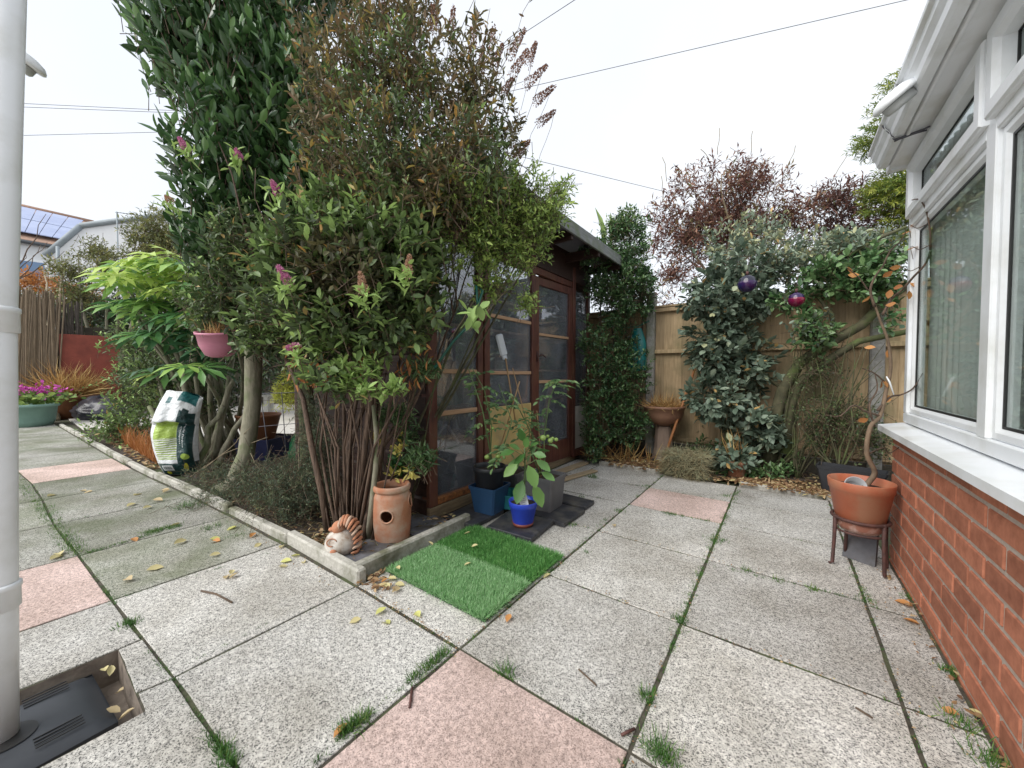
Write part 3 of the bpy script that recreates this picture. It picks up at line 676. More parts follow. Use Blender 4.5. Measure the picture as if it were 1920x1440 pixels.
tag(m.build('tied_cord', M_wire), 'thin black cord tied round the end of the white gutter', 'cord')

# solar gutter lights
def solar_light(loc, axis, label, r=.068, arm=None):
    root = empty('solar_light', loc, label, 'light', 'round solar lights on the gutters')
    z = Vector(axis).normalized(); q = z.to_track_quat('Z', 'Y').to_matrix().to_4x4(); c = Vector(loc)
    M = q
    MB().lathe([(0, .030), (r * .55, .028), (r * .85, .018), (r * .98, .004), (r, -.004), (r * .93, -.010), (0, -.010)], c, 28, M).build('lamp_cap', M_upvc, root)
    MB().lathe([(0, -.012), (r * .70, -.012), (r * .68, -.034), (r * .60, -.042), (0, -.042)], c, 28, M).build('lamp_base', simple('light_grey_plastic', (.62, .64, .64), rough=.35), root)
    if arm:
        m = MB(); m.tube([c + q.to_3x3() @ Vector((r * .5, 0, -.01)) if False else c.lerp(Vector(arm), .35), Vector(arm)], .006, 6); m.build('clip', simple('steel', (.5, .5, .5), rough=.3, metal=.8), root)
    return root
lp = onX(1678, 184, .338)
solar_light(lp, (-.55, -.25, .75), 'round white solar light clipped to the conservatory gutter', .072, (.350, lp.y + .06, ZT + .080))
solar_light(D(34, 106, 1.5), (.30, .35, .75), 'round white solar light high beside the white downpipe', .080, D(-40, 90, 1.42))

# ================================================================== DOWNPIPE AND GULLY COVER
b = Vector((-1.748, -.036, -.05)); pb = b
pipe = empty('downpipe', b, 'white plastic drainpipe standing in the black gully cover at the left edge', 'drainpipe')
pc_ = [b, D(-2, 1120, 1.03), D(-4, 600, 1.03), D(13, 0, 1.03)]; pc_.append(pc_[3] + (pc_[3] - pc_[2]) * 1.2)
MB().tube(pc_, .034, 24, smooth=True).build('pipe', M_upvc, pipe)
for cc in (pc_[1], pc_[2]):
    MB().lathe([(.035, -.035), (.0385, -.033), (.0385, .02), (.041, .022), (.041, .034), (.0385, .036), (.035, .038)], cc, 28).build('pipe_collar', M_upvc, pipe)
cv = MB(); Mx = Matrix.Translation((-1.722, -.06, 0)) @ Matrix.Rotation(R(4), 4, 'Z')
nx, ny = 16, 24; X0, X1, Y0, Y1_ = -.19, .14, -.36, .225
vs = []; 
for j in range(ny + 1):
    for i in range(nx + 1):
        u, v = i / nx * 2 - 1, j / ny * 2 - 1
        x, y = X0 + (X1 - X0) * i / nx, Y0 + (Y1_ - Y0) * j / ny
        e = max(abs(u) ** 8, abs(v) ** 10); z = -.022 - .03 * e + .004 * (1 - min(1, (u * u + v * v)))
        vs.append(Mx @ Vector((x * (1 - .03 * abs(v) ** 6), y, z)))
cv.add(vs, [(j * (nx + 1) + i, j * (nx + 1) + i + 1, (j + 1) * (nx + 1) + i + 1, (j + 1) * (nx + 1) + i) for j in range(ny) for i in range(nx)], True)
bdr = [Mx @ Vector((x, y, -.115)) for x, y in ((X0, Y0), (X1, Y0), (X1, Y1_), (X0, Y1_))]
for p, q in ((0, 1), (1, 2), (2, 3), (3, 0)):
    a_, c_ = bdr[p], bdr[q]; cv.add([a_, c_, c_ + Vector((0, 0, .066)), a_ + Vector((0, 0, .066))], [(0, 1, 2, 3)])
cover = cv.build('gully_cover', M_cover); tag(cover, 'charcoal plastic gully cover with slots sunk in the paving at the pipe foot', 'drain cover')
for k in range(4):
    for cy in (-.165, .060):
        m = MB(); m.box(cy + k * .015, .075, -.0195, cy + .004 + k * .015, .165, -.0172, 0, Mx); m.build('slot_shade', M_gasket, cover)  # black strips on the cover: the shade inside the slots, put into colour
m = MB(); m.lathe([(0, 0), (.055, 0)], pb + Vector((.02, .012, .0335)), 24); m.build('pipe_hole_shade', M_gasket, cover)  # flat black disc in place of an opening, its shade given as colour

# ================================================================== SHED
XS = -1.93; SY0, SY1 = 1.66, 4.25
shed = empty('summerhouse', (XS - 1, 2.9, 0), 'dark brown timber summerhouse with dusty tall windows behind the potted tomatoes', 'shed')
def sbox(name, mat, x0, y0, z0, x1, y1, z1, b=.004, parent=None): m = MB(); m.box(x0, y0, z0, x1, y1, z1, b); return m.build(name, mat, parent or shed)
sbox('bearer', M_bearer, XS - .06, SY0 + .0, -.02, XS + .03, 2.62, .085)
sbox('bearer', M_bearer, XS - .10, 3.0, -.02, XS - .02, SY1, .06)
sbox('sill_rail', M_rot, XS - .03, SY0 + .08, .088, XS + .022, 2.24, .135, .006)
sbox('sill_rail', M_darkshed, XS - .03, 2.30, .088, XS + .018, 2.98, .135, .006)
for y0, y1, xo in ((SY0, SY0 + .075, .03), (2.175, 2.235, .012), (2.24, 2.305, .026), (2.945, 3.01, .012), (SY1 - .07, SY1, .01), (3.795, 3.86, .01)):
    sbox('post', M_darkshed, XS - .05, y0, .09, XS + xo, y1, 2.2)
sbox('top_rail', M_darkshed, XS - .04, SY0 + .078, 1.95, XS + .012, 2.17, 2.03); sbox('top_rail', M_darkshed, XS - .04, 2.31, 1.95, XS + .012, 2.94, 2.03)
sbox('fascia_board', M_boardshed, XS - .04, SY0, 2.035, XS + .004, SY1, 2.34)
# fixed panes
def pane(x, y0, z0, y1, z1, mat=M_shedglass, parent=None): m = MB(); m.box(x - .003, y0, z0, x, y1, z1); return m.build('pane', mat, parent or shed)
pane(XS - .01, SY0 + .075, .135, 2.175, 1.95); pane(XS - .01, 2.305, .135, 2.945, 1.95)
sbox('glazing_bar', M_shelf, XS - .008, SY0 + .076, .70, XS + .004, 2.174, .735); sbox('glazing_bar', M_shelf, XS - .008, SY0 + .076, 1.00, XS + .004, 2.174, 1.03)
sbox('glazing_bar', M_shelf, XS - .008, 2.306, .99, XS + .004, 2.944, 1.02); sbox('glazing_bar', M_shelf, XS - .008, 2.306, 1.46, XS + .004, 2.944, 1.49)
sbox('yellow_board', M_yellow, XS - .008, 2.308, .137, XS + .004, 2.943, .72)
# door, slightly ajar
dM = Matrix.Translation((XS + .0, 3.80, 0)) @ Matrix.Rotation(R(-3.5), 4, 'Z')
door = None
def dbox(name, mat, x0, y0, z0, x1, y1, z1, b=.004, parent=None): m = MB(); m.box(x0, y0, z0, x1, y1, z1, b, dM); return m.build(name, mat, parent or shed)
dm = MB(); dm.box(-.035, -.73, .06, .005, -.655, 1.96, .004, dM); dm.box(-.035, -.085, .06, .005, -.01, 1.96, .004, dM); dm.box(-.033, -.655, .06, .003, -.085, .27, .004, dM); dm.box(-.033, -.655, 1.88, .003, -.085, 1.96, .004, dM)
door = dm.build('door', M_darkshed, shed)
m = MB(); m.box(-.018, -.655, .27, -.015, -.085, 1.88, 0, dM); m.build('pane', M_shedglass, door)
m = MB(); m.box(-.012, -.654, .90, .001, -.086, .93, .002, dM); m.build('glazing_bar', M_shelf, door)
m = MB(); m.box(-.012, -.654, 1.38, .001, -.086, 1.405, .002, dM); m.build('glazing_bar', M_shelf, door)
m = MB(); hp = dM @ Vector((.03, -.69, 1.17)); m.tube([dM @ Vector((.005, -.69, 1.22)), dM @ Vector((.012, -.69, 1.12))], .012, 6); m.tube([hp, dM @ Vector((.045, -.66, 1.185)), dM @ Vector((.04, -.61, 1.17)), dM @ Vector((.035, -.58, 1.155))], [.008, .007, .006, .004], 6); m.build('handle', M_iron, door)
sbox('door_frame', M_darkshed, XS - .04, 3.012, 1.965, XS + .0, 3.79, 2.03)
# far panel: grey pane above a pale board
pane(XS - .012, 3.862, .62, SY1 - .072, 1.95); sbox('pale_board', simple('pale_board', (.50, .49, .44), (.38, .37, .33), 6, .7), XS - .02, 3.862, .12, XS - .006, SY1 - .072, .615)
sbox('sill_rail', M_darkshed, XS - .03, 3.80, .04, XS + .02, SY1, .115)
# gable end of shiplap and back, far end
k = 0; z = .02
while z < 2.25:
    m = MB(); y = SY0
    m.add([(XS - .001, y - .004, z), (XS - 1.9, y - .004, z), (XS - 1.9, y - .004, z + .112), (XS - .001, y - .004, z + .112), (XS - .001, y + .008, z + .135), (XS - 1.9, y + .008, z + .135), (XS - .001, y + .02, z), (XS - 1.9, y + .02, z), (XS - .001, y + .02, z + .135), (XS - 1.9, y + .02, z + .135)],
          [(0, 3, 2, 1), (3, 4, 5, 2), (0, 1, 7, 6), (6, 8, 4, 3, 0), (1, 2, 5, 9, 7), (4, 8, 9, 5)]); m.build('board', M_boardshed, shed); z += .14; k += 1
sbox('wall', M_dark, XS - 1.9, SY1 - .03, .02, XS - .05, SY1, 2.3); sbox('wall', M_dark, XS - 1.93, SY0, .02, XS - 1.9, SY1, 2.3); sbox('wall', M_dark, XS - 1.9, SY0 + .022, .02, XS - .06, SY0 + .03, 2.3)
sbox('floor', M_dark, XS - 1.9, SY0 + .03, .02, XS - .06, SY1 - .03, .08)
for z in (.70, 1.02, 1.38, 1.66):
    sbox('shelf', M_shelf, XS - .45, SY0 + .04, z, XS - .20, SY1 - .05, z + .022)
# roof: felted, wide eave over the doors
rz = lambda x: 2.30 + (-1.53 - x) * .30
m = MB(); ya, yb = 1.63, 4.42; xm, xb = -2.9, -4.05
def rp(x, y, dz): return (x, y, (rz(x) if x >= xm else rz(xm) - (xm - x) * .30) + dz)
m.add([rp(-1.53, ya, .03), rp(-1.53, yb, .03), rp(xm, yb, .03), rp(xm, ya, .03), rp(xb, yb, .03), rp(xb, ya, .03)], [(0, 1, 2, 3), (3, 2, 4, 5)]); m.build('roof', M_felt, shed)
m = MB(); m.add([rp(-1.54, ya, .0), rp(-1.54, yb, .0), rp(xm, yb, .0), rp(xm, ya, .0), rp(xb, yb, .0), rp(xb, ya, .0)], [(3, 2, 1, 0), (5, 4, 2, 3)]); m.build('roof_underside', M_boardshed, shed)
sbox('eave_board', M_fascia, -1.535, ya, 2.235, -1.512, yb, 2.345, .003)
m = MB()
for yy in (ya - .02, yb):
    m = MB(); m.add([rp(-1.512, yy, -.07), rp(xm, yy, -.07), rp(xm, yy, .035), rp(-1.512, yy, .035), rp(-1.512, yy + .02, -.07), rp(xm, yy + .02, -.07), rp(xm, yy + .02, .035), rp(-1.512, yy + .02, .035)], [(0, 1, 2, 3), (7, 6, 5, 4), (0, 4, 5, 1), (3, 2, 6, 7), (0, 3, 7, 4)]); m.build('barge_board', M_fascia, shed)
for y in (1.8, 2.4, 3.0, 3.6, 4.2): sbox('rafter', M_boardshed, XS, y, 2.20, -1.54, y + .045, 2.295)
# things inside the shed
m = MB(); c = Vector((XS - .10, 1.93, .60))
m.tube([c + Vector((0, 0, .10)), c + Vector((0, .02, .115)), c + Vector((0, .03, .09)), c + Vector((0, 0, .06)), c], .004, 6)
hang = MB(); hang.tube([c + Vector((0, y, z)) for y, z in ((-.16, -.15), (-.13, -.13), (-.08, -.05), (-.03, -.005), (0, .01), (.03, -.005), (.07, -.06), (.13, -.14), (.18, -.145))], [.010, .012, .013, .014, .014, .014, .013, .012, .010], 8)
t = empty('coat_hanger', c, 'wooden coat hanger hanging behind the lowest dusty pane', 'coat hanger'); hang.build('arms', simple('pale_wood', (.40, .36, .32), rough=.6), t); m.build('hook', M_iron, t)
m = MB(); vs = []
for j in range(8):
    for i in range(25): th = i / 24; vs.append((XS - .13 + .018 * math.sin(i * 1.3 + j * .1) * (1 + j * .1), 1.80 + (th - .5) * (.16 + .03 * j) + .13, 1.0 - j * .035))
m.add(vs, [(j * 25 + i, j * 25 + i + 1, (j + 1) * 25 + i + 1, (j + 1) * 25 + i) for j in range(7) for i in range(24)], True)
tag(m.build('hung_cloth', simple('grey_green_cloth', (.16, .22, .20), (.10, .14, .13), 20, .8)), 'grey green cloth hanging gathered behind the dusty left pane', 'cloth')
m = MB(); m.box(XS - .16, 3.25, .1, XS - .13, 3.33, .95, .002, Matrix.Translation((0, 0, 0)) @ Matrix.Rotation(R(0), 4, 'X')); 
m = MB(); m.box(-.015, -.035, 0, .015, .035, .85, .003, Matrix.Translation((XS - .15, 3.24, .09)) @ Matrix.Rotation(R(-24), 4, 'X'))
tag(m.build('timber_offcut', M_shelf), 'pale length of timber leaning inside behind the door pane', 'timber')
for i, (y, z, sx) in enumerate(((2.45, .722, .10), (2.70, 1.042, .14), (3.35, 1.402, .10), (2.0, 1.402, .13), (2.55, 1.402, .12))):
    m = MB(); m.box(XS - .42, y, z + .001, XS - .25, y + sx, z + .12 + .03 * (i % 3), .006)
    tag(m.build('storage_box', simple('box_%d' % i if False else ('cardboard' if i % 2 else 'grey_box'), (.30, .24, .17) if i % 2 else (.20, .21, .22), rough=.8)), ['small grey box on the low shelf behind the yellow board pane', 'brown carton on the second shelf inside the shed', 'grey box on the upper shelf behind the door pane', 'brown carton on the upper shelf behind the left pane', 'grey box on the upper shelf behind the middle pane'][i], 'box')

# ================================================================== FENCE
YF = 4.70
fence = empty('wooden_fence', (-.3, YF, 0), 'tan close board garden fence with grey concrete posts at the end of the patio', 'fence')
bmesh_cache = []
for v in range(5):
    m = MB(); hh = 1.62; wv = .098 + .004 * v
    pts = []; n = 6
    vs = []
    for z in np.linspace(0, hh, n):
        s = .002 * math.sin(z * 3 + v); vs += [(s, 0, z), (wv + s, 0, z), (wv + s, .016, z), (s, .006, z)]
    fs = [(i * 4 + a, i * 4 + b, i * 4 + 4 + b, i * 4 + 4 + a) for i in range(n - 1) for a, b in ((0, 1), (1, 2), (2, 3), (3, 0))] + [(0, 3, 2, 1), tuple((n - 1) * 4 + q for q in range(4))]
    me = bpy.data.meshes.new('board'); me.from_pydata([tuple(p) for p in vs], [], fs); me.materials.append(M_fence); bmesh_cache.append(me)
posts = [-3.27, -1.31, .69, 2.69]
for pi in range(3):
    x0, x1 = posts[pi] + .05, posts[pi + 1] - .05; x = x0
    while x < x1 - .03:
        me = bmesh_cache[rnd.randrange(5)]; o = bpy.data.objects.new('board', me); COL.objects.link(o); o.parent = fence
        wv = .098 + .004 * bmesh_cache.index(me)
        o.location = Vector((x, YF - .0 + rnd.uniform(-.002, .002), .17)) - Vector(fence.location)
        o.rotation_euler = (0, 0, R(3.2)); x += min(wv - .008, x1 - x)
    for z in (.20, 1.24, 1.74): m = MB(); m.box(x0, YF - .042, z, x1, YF - .006, z + .045, .003); m.build('rail', M_fence, fence)
    m = MB(); m.box(x0, YF - .045, 1.792, x1, YF + .03, 1.815, .003); m.build('capping', M_fence, fence)
    m = MB(); m.box(x0, YF - .02, .0, x1, YF + .03, .165, .004); m.build('gravel_board', simple('gravel_board', (.09, .08, .06), (.05, .045, .035), 8, .9), fence)
for x in posts:
    m = MB(); m.box(x - .05, YF - .06, -.1, x + .05, YF + .05, 1.98 if x < 0 else 1.90, .012); m.build('concrete_post', M_post, fence)

# ================================================================== ARTIFICIAL TURF MATS
def turf(x0, y0, x1, y1, mat, n, label, rot=0):
    c = Vector(((x0 + x1) / 2, (y0 + y1) / 2, 0)); root = empty('turf_mat', c, label, 'grass mat', 'artificial grass mats')
    m = MB(); m.box(x0, y0, .004, x1, y1, .012); m.build('backing', M_turfbase, root)
    P = np.stack([RNG.uniform(x0, x1, n), RNG.uniform(y0, y1, n), np.full(n, .012)], 1)
    edge = np.minimum.reduce([P[:, 0] - x0, x1 - P[:, 0], P[:, 1] - y0, y1 - P[:, 1]])
    Dr = unit(RNG.normal(size=(n, 3)) * .55 + A_up + np.array((.25, -.2, 0)))
    for k, (ax, s_) in enumerate(((0, -1), (0, 1), (1, -1), (1, 1))):
        e = (P[:, ax] - (x0, x1)[s_ > 0] if ax == 0 else P[:, 1] - (y0, y1)[s_ > 0]); near = np.abs(e) < .012
        Dr[near, ax] += s_ * .9
    patch = np.array([noise.noise((p[0] * 9, p[1] * 9, 0)) for p in P[::10]]).repeat(10)[:n]
    blades(root, mat, P, Dr, RNG.uniform(.018, .032, n), RNG.uniform(.0015, .0024, n), .5 + RNG.normal(size=n) * .25 + patch * .25, 'pile', 'blade')
turf(-1.585, 1.105, -.945, 1.425, M_turfl, 34000, 'pale green artificial grass mat lying in front of the two darker ones')
turf(-1.590, 1.435, -1.275, 1.755, M_turfd, 15000, 'dark green artificial grass mat beside the kerb behind the pale one')
turf(-1.265, 1.435, -.945, 1.750, M_turfd, 15000, 'dark green artificial grass mat on the shed side away from the kerb')

# ================================================================== BLACK TILES
def tile(q, label, h=.028, z=.004):
    o = slab(q, M_rubber, th=h - .001, z=z + h, name='rubber_tile', parent=None, gap=.0) if False else None
    m = MB(); q3 = [Vector((a, b, 0)) for a, b in q]
    c = sum(q3, Vector()) / 4
    def rg(k, zz): return [(c + (p - c) * k) + Vector((0, 0, zz)) for p in q3]
    vs = rg(.985, z) + rg(1, z + .003) + rg(1, z + h - .004) + rg(.975, z + h)
    m.add(vs, [(3, 2, 1, 0), (12, 13, 14, 15)] + [(r * 4 + i, r * 4 + (i + 1) % 4, r * 4 + 4 + (i + 1) % 4, r * 4 + 4 + i) for r in range(3) for i in range(4)])
    o = m.build('rubber_tile', M_rubber); return tag(o, label, 'tile', 'black square tiles under the pots')
tile([(-1.50, 1.775), (-1.17, 1.79), (-1.20, 2.11), (-1.55, 2.10)], 'black square tile under the bright blue pot')
tile([(-1.40, 2.12), (-1.12, 2.10), (-1.12, 2.41), (-1.42, 2.42)], 'black square tile under the tall grey square pot')
tile([(-1.84, 1.72), (-1.575, 1.735), (-1.58, 2.06), (-1.86, 2.08)], 'black square tile under the dull blue pot')
tile([(-1.52, 2.44), (-1.14, 2.46), (-1.14, 2.62), (-1.52, 2.64)], 'black tile lying behind the tall grey square pot')
m = MB(); m.box(-.17, -.15, .014, .17, .15, .034, .004, Matrix.Translation((-1.885, 1.13, 0)) @ Matrix.Rotation(.1, 4, 'Z')); tag(m.build('slate_tile', M_slate), 'dark slate tile in the bed corner in front of the strawberry pot', 'tile', 'slate tiles in the bed')
m = MB(); m.box(-.15, -.14, .014, .15, .14, .036, .004, Matrix.Translation((-1.875, 1.56, 0)) @ Matrix.Rotation(-.05, 4, 'Z')); tag(m.build('slate_tile', M_slate), 'dark slate tile in the bed between kerb and shed corner', 'tile', 'slate tiles in the bed')
for i, (a, b, w_) in enumerate((((-1.70, 2.72), (-1.52, 3.50), .075), ((-1.82, 2.85), (-1.74, 3.75), .09))):
    a, b = Vector((*a, 0)), Vector((*b, 0)); L = (b - a).length
    m = MB(); m.box(0, -w_ / 2, .006, L, w_ / 2, .024, .003, Matrix.Translation(a) @ Matrix.Rotation(math.atan2(b.y - a.y, b.x - a.x), 4, 'Z'))
    tag(m.build('plank', simple('plank_wood', (.42, .33, .21), (.28, .21, .13), 8, .8, stretch=(6, .6, 6))), ['pale narrow plank on the slabs nearest the shed door', 'wider plank lying against the shed base'][i], 'plank')

# ================================================================== POTS
def soil_disc(root, c, r, z, n=20, sq=None):
    m = MB(); m.lathe([(0, .006), (r * .5, .004), (r, 0)], Vector((c[0], c[1], z)), 4 if sq else n, Matrix.Rotation(sq[0], 4, 'Z') if sq else None, smooth=False)
    return m.build('soil', M_pot_soil, root)
def roundpot(name, c, r0, r1, h, mat, label, z=0, rim=.015, rimh=.03, soil=.85, cat='plant pot', th=.006, M=None, parts=True, group=None):
    root = empty(name, (c[0], c[1], z), label, cat, group); rs = r0 + (r1 - r0) * (h - rimh) / h
    prof = [(0, 0), (r0 * .93, 0), (r0, .006), (rs - .0, h - rimh), (rs + rim * .5, h - rimh + .003), (r1 + rim * .1, h - .004), (r1 - .001, h), (r1 - th, h - .002), (rs - th, h - rimh), (r0 * .9, h * .2), (0, h * .2)]
    m = MB(); m.lathe(prof, Vector((c[0], c[1], z)), 36, M); m.build('body', mat, root)
    if soil: soil_disc(root, c, (r0 + (r1 - r0) * soil) * .96, z + h * soil)
    return root
def squarepot(name, c, w0, w1, h, mat, label, z=0, ang=0, soil=.85, cat='plant pot', asp=1.0, rim=.012):
    root = empty(name, (c[0], c[1], z), label, cat); M = Matrix.Translation((c[0], c[1], z)) @ Matrix.Rotation(ang, 4, 'Z')
    def rg(w_, zz):
        a, b_ = w_ / 2, w_ / 2 * asp; e = .012
        return [M @ Vector((x, y, zz)) for x, y in ((-a + e, -b_), (a - e, -b_), (a, -b_ + e), (a, b_ - e), (a - e, b_), (-a + e, b_), (-a, b_ - e), (-a, -b_ + e))]
    ws = w0 + (w1 - w0) * .88; rings = [rg(w0, 0), rg(ws, h * .88), rg(ws + rim, h * .885), rg(w1 + rim, h), rg(w1 - .004, h), rg(ws - .012, h * .8), rg(w0 * .9, h * .15)]
    m = MB(); m.add(sum(rings, []), [tuple(range(7, -1, -1))] + [(r * 8 + i, r * 8 + (i + 1) % 8, r * 8 + 8 + (i + 1) % 8, r * 8 + 8 + i) for r in range(6) for i in range(8)] + [tuple(range(48, 56))])
    m.build('body', mat, root)
    if soil:
        wv = (w0 + (w1 - w0) * soil) * .5 - .01; m = MB(); m.add([M @ Vector((x * wv, y * wv * asp, h * soil)) for x, y in ((-1, -1), (1, -1), (1, 1), (-1, 1))], [(0, 1, 2, 3)]); m.build('soil', M_pot_soil, root)
    return root
squarepot('plant_pot', (-1.66, 2.00), .165, .215, .185, M_blue_dull, 'dull blue square pot on the left black tile with a black pot standing in it', .032, .10, 0)
roundpot('plant_pot', (-1.66, 2.00), .085, .115, .225, M_plant_black, 'round black pot standing inside the dull blue square pot', .125)
squarepot('plant_pot', (-1.385, 2.29), .20, .235, .235, M_grey_plastic, 'tall grey square pot on the black tile behind the bright blue pot', .034, .05, .9)
squarepot('plant_pot', (-1.74, 2.36), .19, .23, .235, M_grey_plastic, 'grey square pot half hidden between the black pot and the shed', .0, .12, .9)
squarepot('plant_tray', (-1.545, 2.17), .17, .19, .10, simple('turquoise_plastic', (.02, .25, .27), (.02, .16, .2), 6, .4), 'low turquoise tray between the blue pots', .034, .3, .4)
bp = (-1.325, 1.93)
root = empty('pot_saucer', (bp[0], bp[1], .032), 'brown round saucer under the bright blue pot', 'saucer')
MB().lathe([(0, 0), (.062, 0), (.070, .022), (.066, .022), (.058, .006), (0, .006)], (bp[0], bp[1], .033), 30).build('dish', M_iron if False else simple('brown_plastic', (.22, .06, .04), rough=.45), root)
bluepot = roundpot('plant_pot', bp, .064, .092, .150, M_blue, 'bright blue round pot holding the pepper plant', .041, rim=.008, rimh=.04, soil=.86)
m = MB(); tm = Matrix.Translation(D(982, 940, 2.30)) @ Matrix.Rotation(YAW + .1, 4, 'Z') @ Matrix.Rotation(R(-12), 4, 'Y') @ Matrix.Rotation(R(-12), 4, 'X')
m.box(-.026, -.0006, -.05, .026, .0006, .042, 0, tm); lab = m.build('plant_label', simple('label_white', (.80, .82, .84), rough=.4)); tag(lab, 'white plant label stuck in the bright blue pot', 'label')
for k in range(5):
    m = MB(); m.box(-.018, -.0012, .028 - k * .012, (.008 if k % 2 else .016), -.0008, .030 - k * .012, 0, tm); m.build('print_line', simple('print_grey', (.22, .24, .27), rough=.6), lab)

# strawberry pot, with a round pocket cut through its wall
sp = Vector((-1.86, 1.335, .012)); root = empty('strawberry_pot', sp, 'tall terracotta strawberry pot with round side holes beside the multi stemmed shrub', 'plant pot')
dirc = (Vector((0, 0, 0)) - Vector((sp.x, sp.y, 0))).normalized(); angc = math.atan2(dirc.y, dirc.x)
holes = [(angc - .30, .175, .036), (angc + 1.32, .235, .036), (angc + 2.9, .19, .036)]
def inhole(m):
    a = math.atan2(m.y, m.x)
    for ha, hz, hr in holes:
        da = (a - ha + math.pi) % (2 * math.pi) - math.pi
        if (da * .108) ** 2 + (m.z - hz) ** 2 < hr ** 2: return True
    return False
pr = [(.093, 0), (.098, .006)]
pz = np.linspace(.02, .295, 34)
pr += [(float(np.interp(z, [0, .1, .2, .27, .295], [.098, .107, .111, .105, .095])), float(z)) for z in pz]
m = MB(); m.lathe(pr, sp, 84, skip=inhole); m.lathe([(r - .009, z) for r, z in pr][::-1], sp, 84, skip=inhole)
m.lathe([(.095, .295), (.103, .300), (.107, .310), (.107, .325), (.101, .334), (.094, .334), (.088, .325), (.086, .295)], sp, 48); m.lathe([(0, 0), (.093, 0)], sp, 40); m.build('body', M_terra, root)
for ha, hz, hr in holes:
    m = MB(); pts = []
    for k in range(25):
        th = 2 * math.pi * k / 24; a = ha + math.cos(th) * hr * 1.02 / .108; r_ = float(np.interp(hz + math.sin(th) * hr, [0, .1, .2, .27, .295], [.098, .107, .111, .105, .095]))
        pts.append(sp + Vector((math.cos(a) * r_, math.sin(a) * r_, hz + math.sin(th) * hr * 1.02)))
    m.tube(pts, .0055, 8, cap=False); m.build('hole_rim', M_terra, root)
soil_disc(root, sp, .085, sp.z + .26)

# curled animal ornament
oc = G(633, 1052, .01) + Vector((-.03, .05, 0)); orn = empty('ornament', oc, 'white and terracotta curled animal ornament in the bed beside the kerb', 'ornament')
oM = Matrix.Translation(oc + Vector((0, 0, .075))) @ Matrix.Rotation(YAW, 4, 'Z')
def sph(m, c, rx, ry, rz_, M, nu=22, nv=12):
    vs = []; 
    for j in range(nv + 1):
        ph = math.pi * j / nv
        for i in range(nu): th = 2 * math.pi * i / nu; vs.append(M @ Vector((c[0] + rx * math.sin(ph) * math.cos(th), c[1] + ry * math.sin(ph) * math.sin(th), c[2] + rz_ * math.cos(ph))))
    m.add(vs, [(j * nu + i, (j + 1) * nu + i, (j + 1) * nu + (i + 1) % nu, j * nu + (i + 1) % nu) for j in range(nv) for i in range(nu)], True)
m = MB(); sph(m, (-.012, -.006, -.0), .082, .068, .078, oM); m.build('body', M_white, orn)
m = MB(); sph(m, (-.020, -.012, .085), .034, .034, .036, oM); sph(m, (-.052, -.020, .078), .018, .013, .012, oM); m.build('head', M_terra, orn)
m = MB(); sph(m, (-.020, -.074, -.022), .018, .013, .016, oM); m.build('nose', M_terra, orn)
m = MB(); m.tube([oM @ Vector((-.030 + .026 * math.cos(t), -.070 + .006 * math.sin(t), .028 + .018 * math.sin(t))) for t in np.linspace(.3, 5, 14)], .003, 5); m.build('curl', M_terra, orn)
for k in range(17):
    t = k / 16; a0 = R(118 - t * 235); c0 = Vector((.022 + .066 * math.cos(a0) * .55, 0, .022 + .085 * math.sin(a0)))
    pts = []
    for q in np.linspace(-1.2, 1.2, 9):
        rr = .050 + .004 * math.sin(k * 2.1)
        out = Vector((math.cos(a0), 0, math.sin(a0))); pts.append(oM @ (c0 + out * (.034 * math.cos(q) + .004 * math.sin(q * 5 + k)) + Vector((0, math.sin(q) * rr, 0)) + Vector((0, 0, -.012 * abs(q)))))
    m = MB(); m.tube(pts, [.004, .007, .0085, .009, .009, .009, .0085, .007, .004], 6); m.build('ridge', M_terra if k % 3 else simple('ridge_cream', (.56, .40, .30), (.4, .26, .18), 20, .7), orn)

# orange pot on its iron stand
oc = Vector((.334, 2.585, 0)); st = empty('pot_stand', oc, 'rusty iron ring stand under the orange pot by the brick wall', 'stand')
m = MB(); rr = .110; m.tube([oc + Vector((math.cos(t) * rr, math.sin(t) * rr, .255)) for t in np.linspace(0, 2 * math.pi, 33)], .008, 8, cap=False); m.build('ring', M_iron, st)
m = MB(); rr = .098; m.tube([oc + Vector((math.cos(t) * rr, math.sin(t) * rr, .19)) for t in np.linspace(0, 2 * math.pi, 33)], .006, 8, cap=False); m.build('ring', M_iron, st)
for a in (R(205), R(315), R(20), R(110)):
    d_ = Vector((math.cos(a), math.sin(a), 0)); sx = min(.138, (.462 - oc.x) / max(d_.x, .001)) if d_.x > 0 else .142
    m = MB(); m.tube([oc + d_ * .110 + Vector((0, 0, .262)), oc + d_ * .112 + Vector((0, 0, .14)), oc + d_ * .118 + Vector((0, 0, .012)), oc + d_ * (.134 if d_.x < .5 else .118) + Vector((0, 0, .008))], [.009, .008, .008, .006], 8); m.build('leg', M_iron, st)
root = empty('pot_saucer', oc + Vector((0, 0, .19)), 'weathered terracotta bowl hanging in the iron stand below the orange pot', 'saucer')
MB().lathe([(0, .0), (.075, .0), (.090, .02), (.098, .055), (.093, .056), (.084, .022), (.07, .01), (0, .01)], oc + Vector((0, 0, .190)), 36).build('dish', simple('weathered_terracotta', (.38, .16, .10), (.24, .10, .07), 14, .85, dirt=(.52, .42, .38), dirt_scale=14), root)
tp = Matrix.Rotation(R(3), 4, 'X')
op = roundpot('plant_pot', oc, .098, .132, .205, M_orange, 'orange round pot on the iron stand by the brick wall', .246, rim=.008, rimh=.05, soil=.8, th=.006)
root = empty('plant_pot', oc + Vector((-.02, -.03, .40)), 'small pale grey pot lying on its side in the orange pot', 'plant pot')
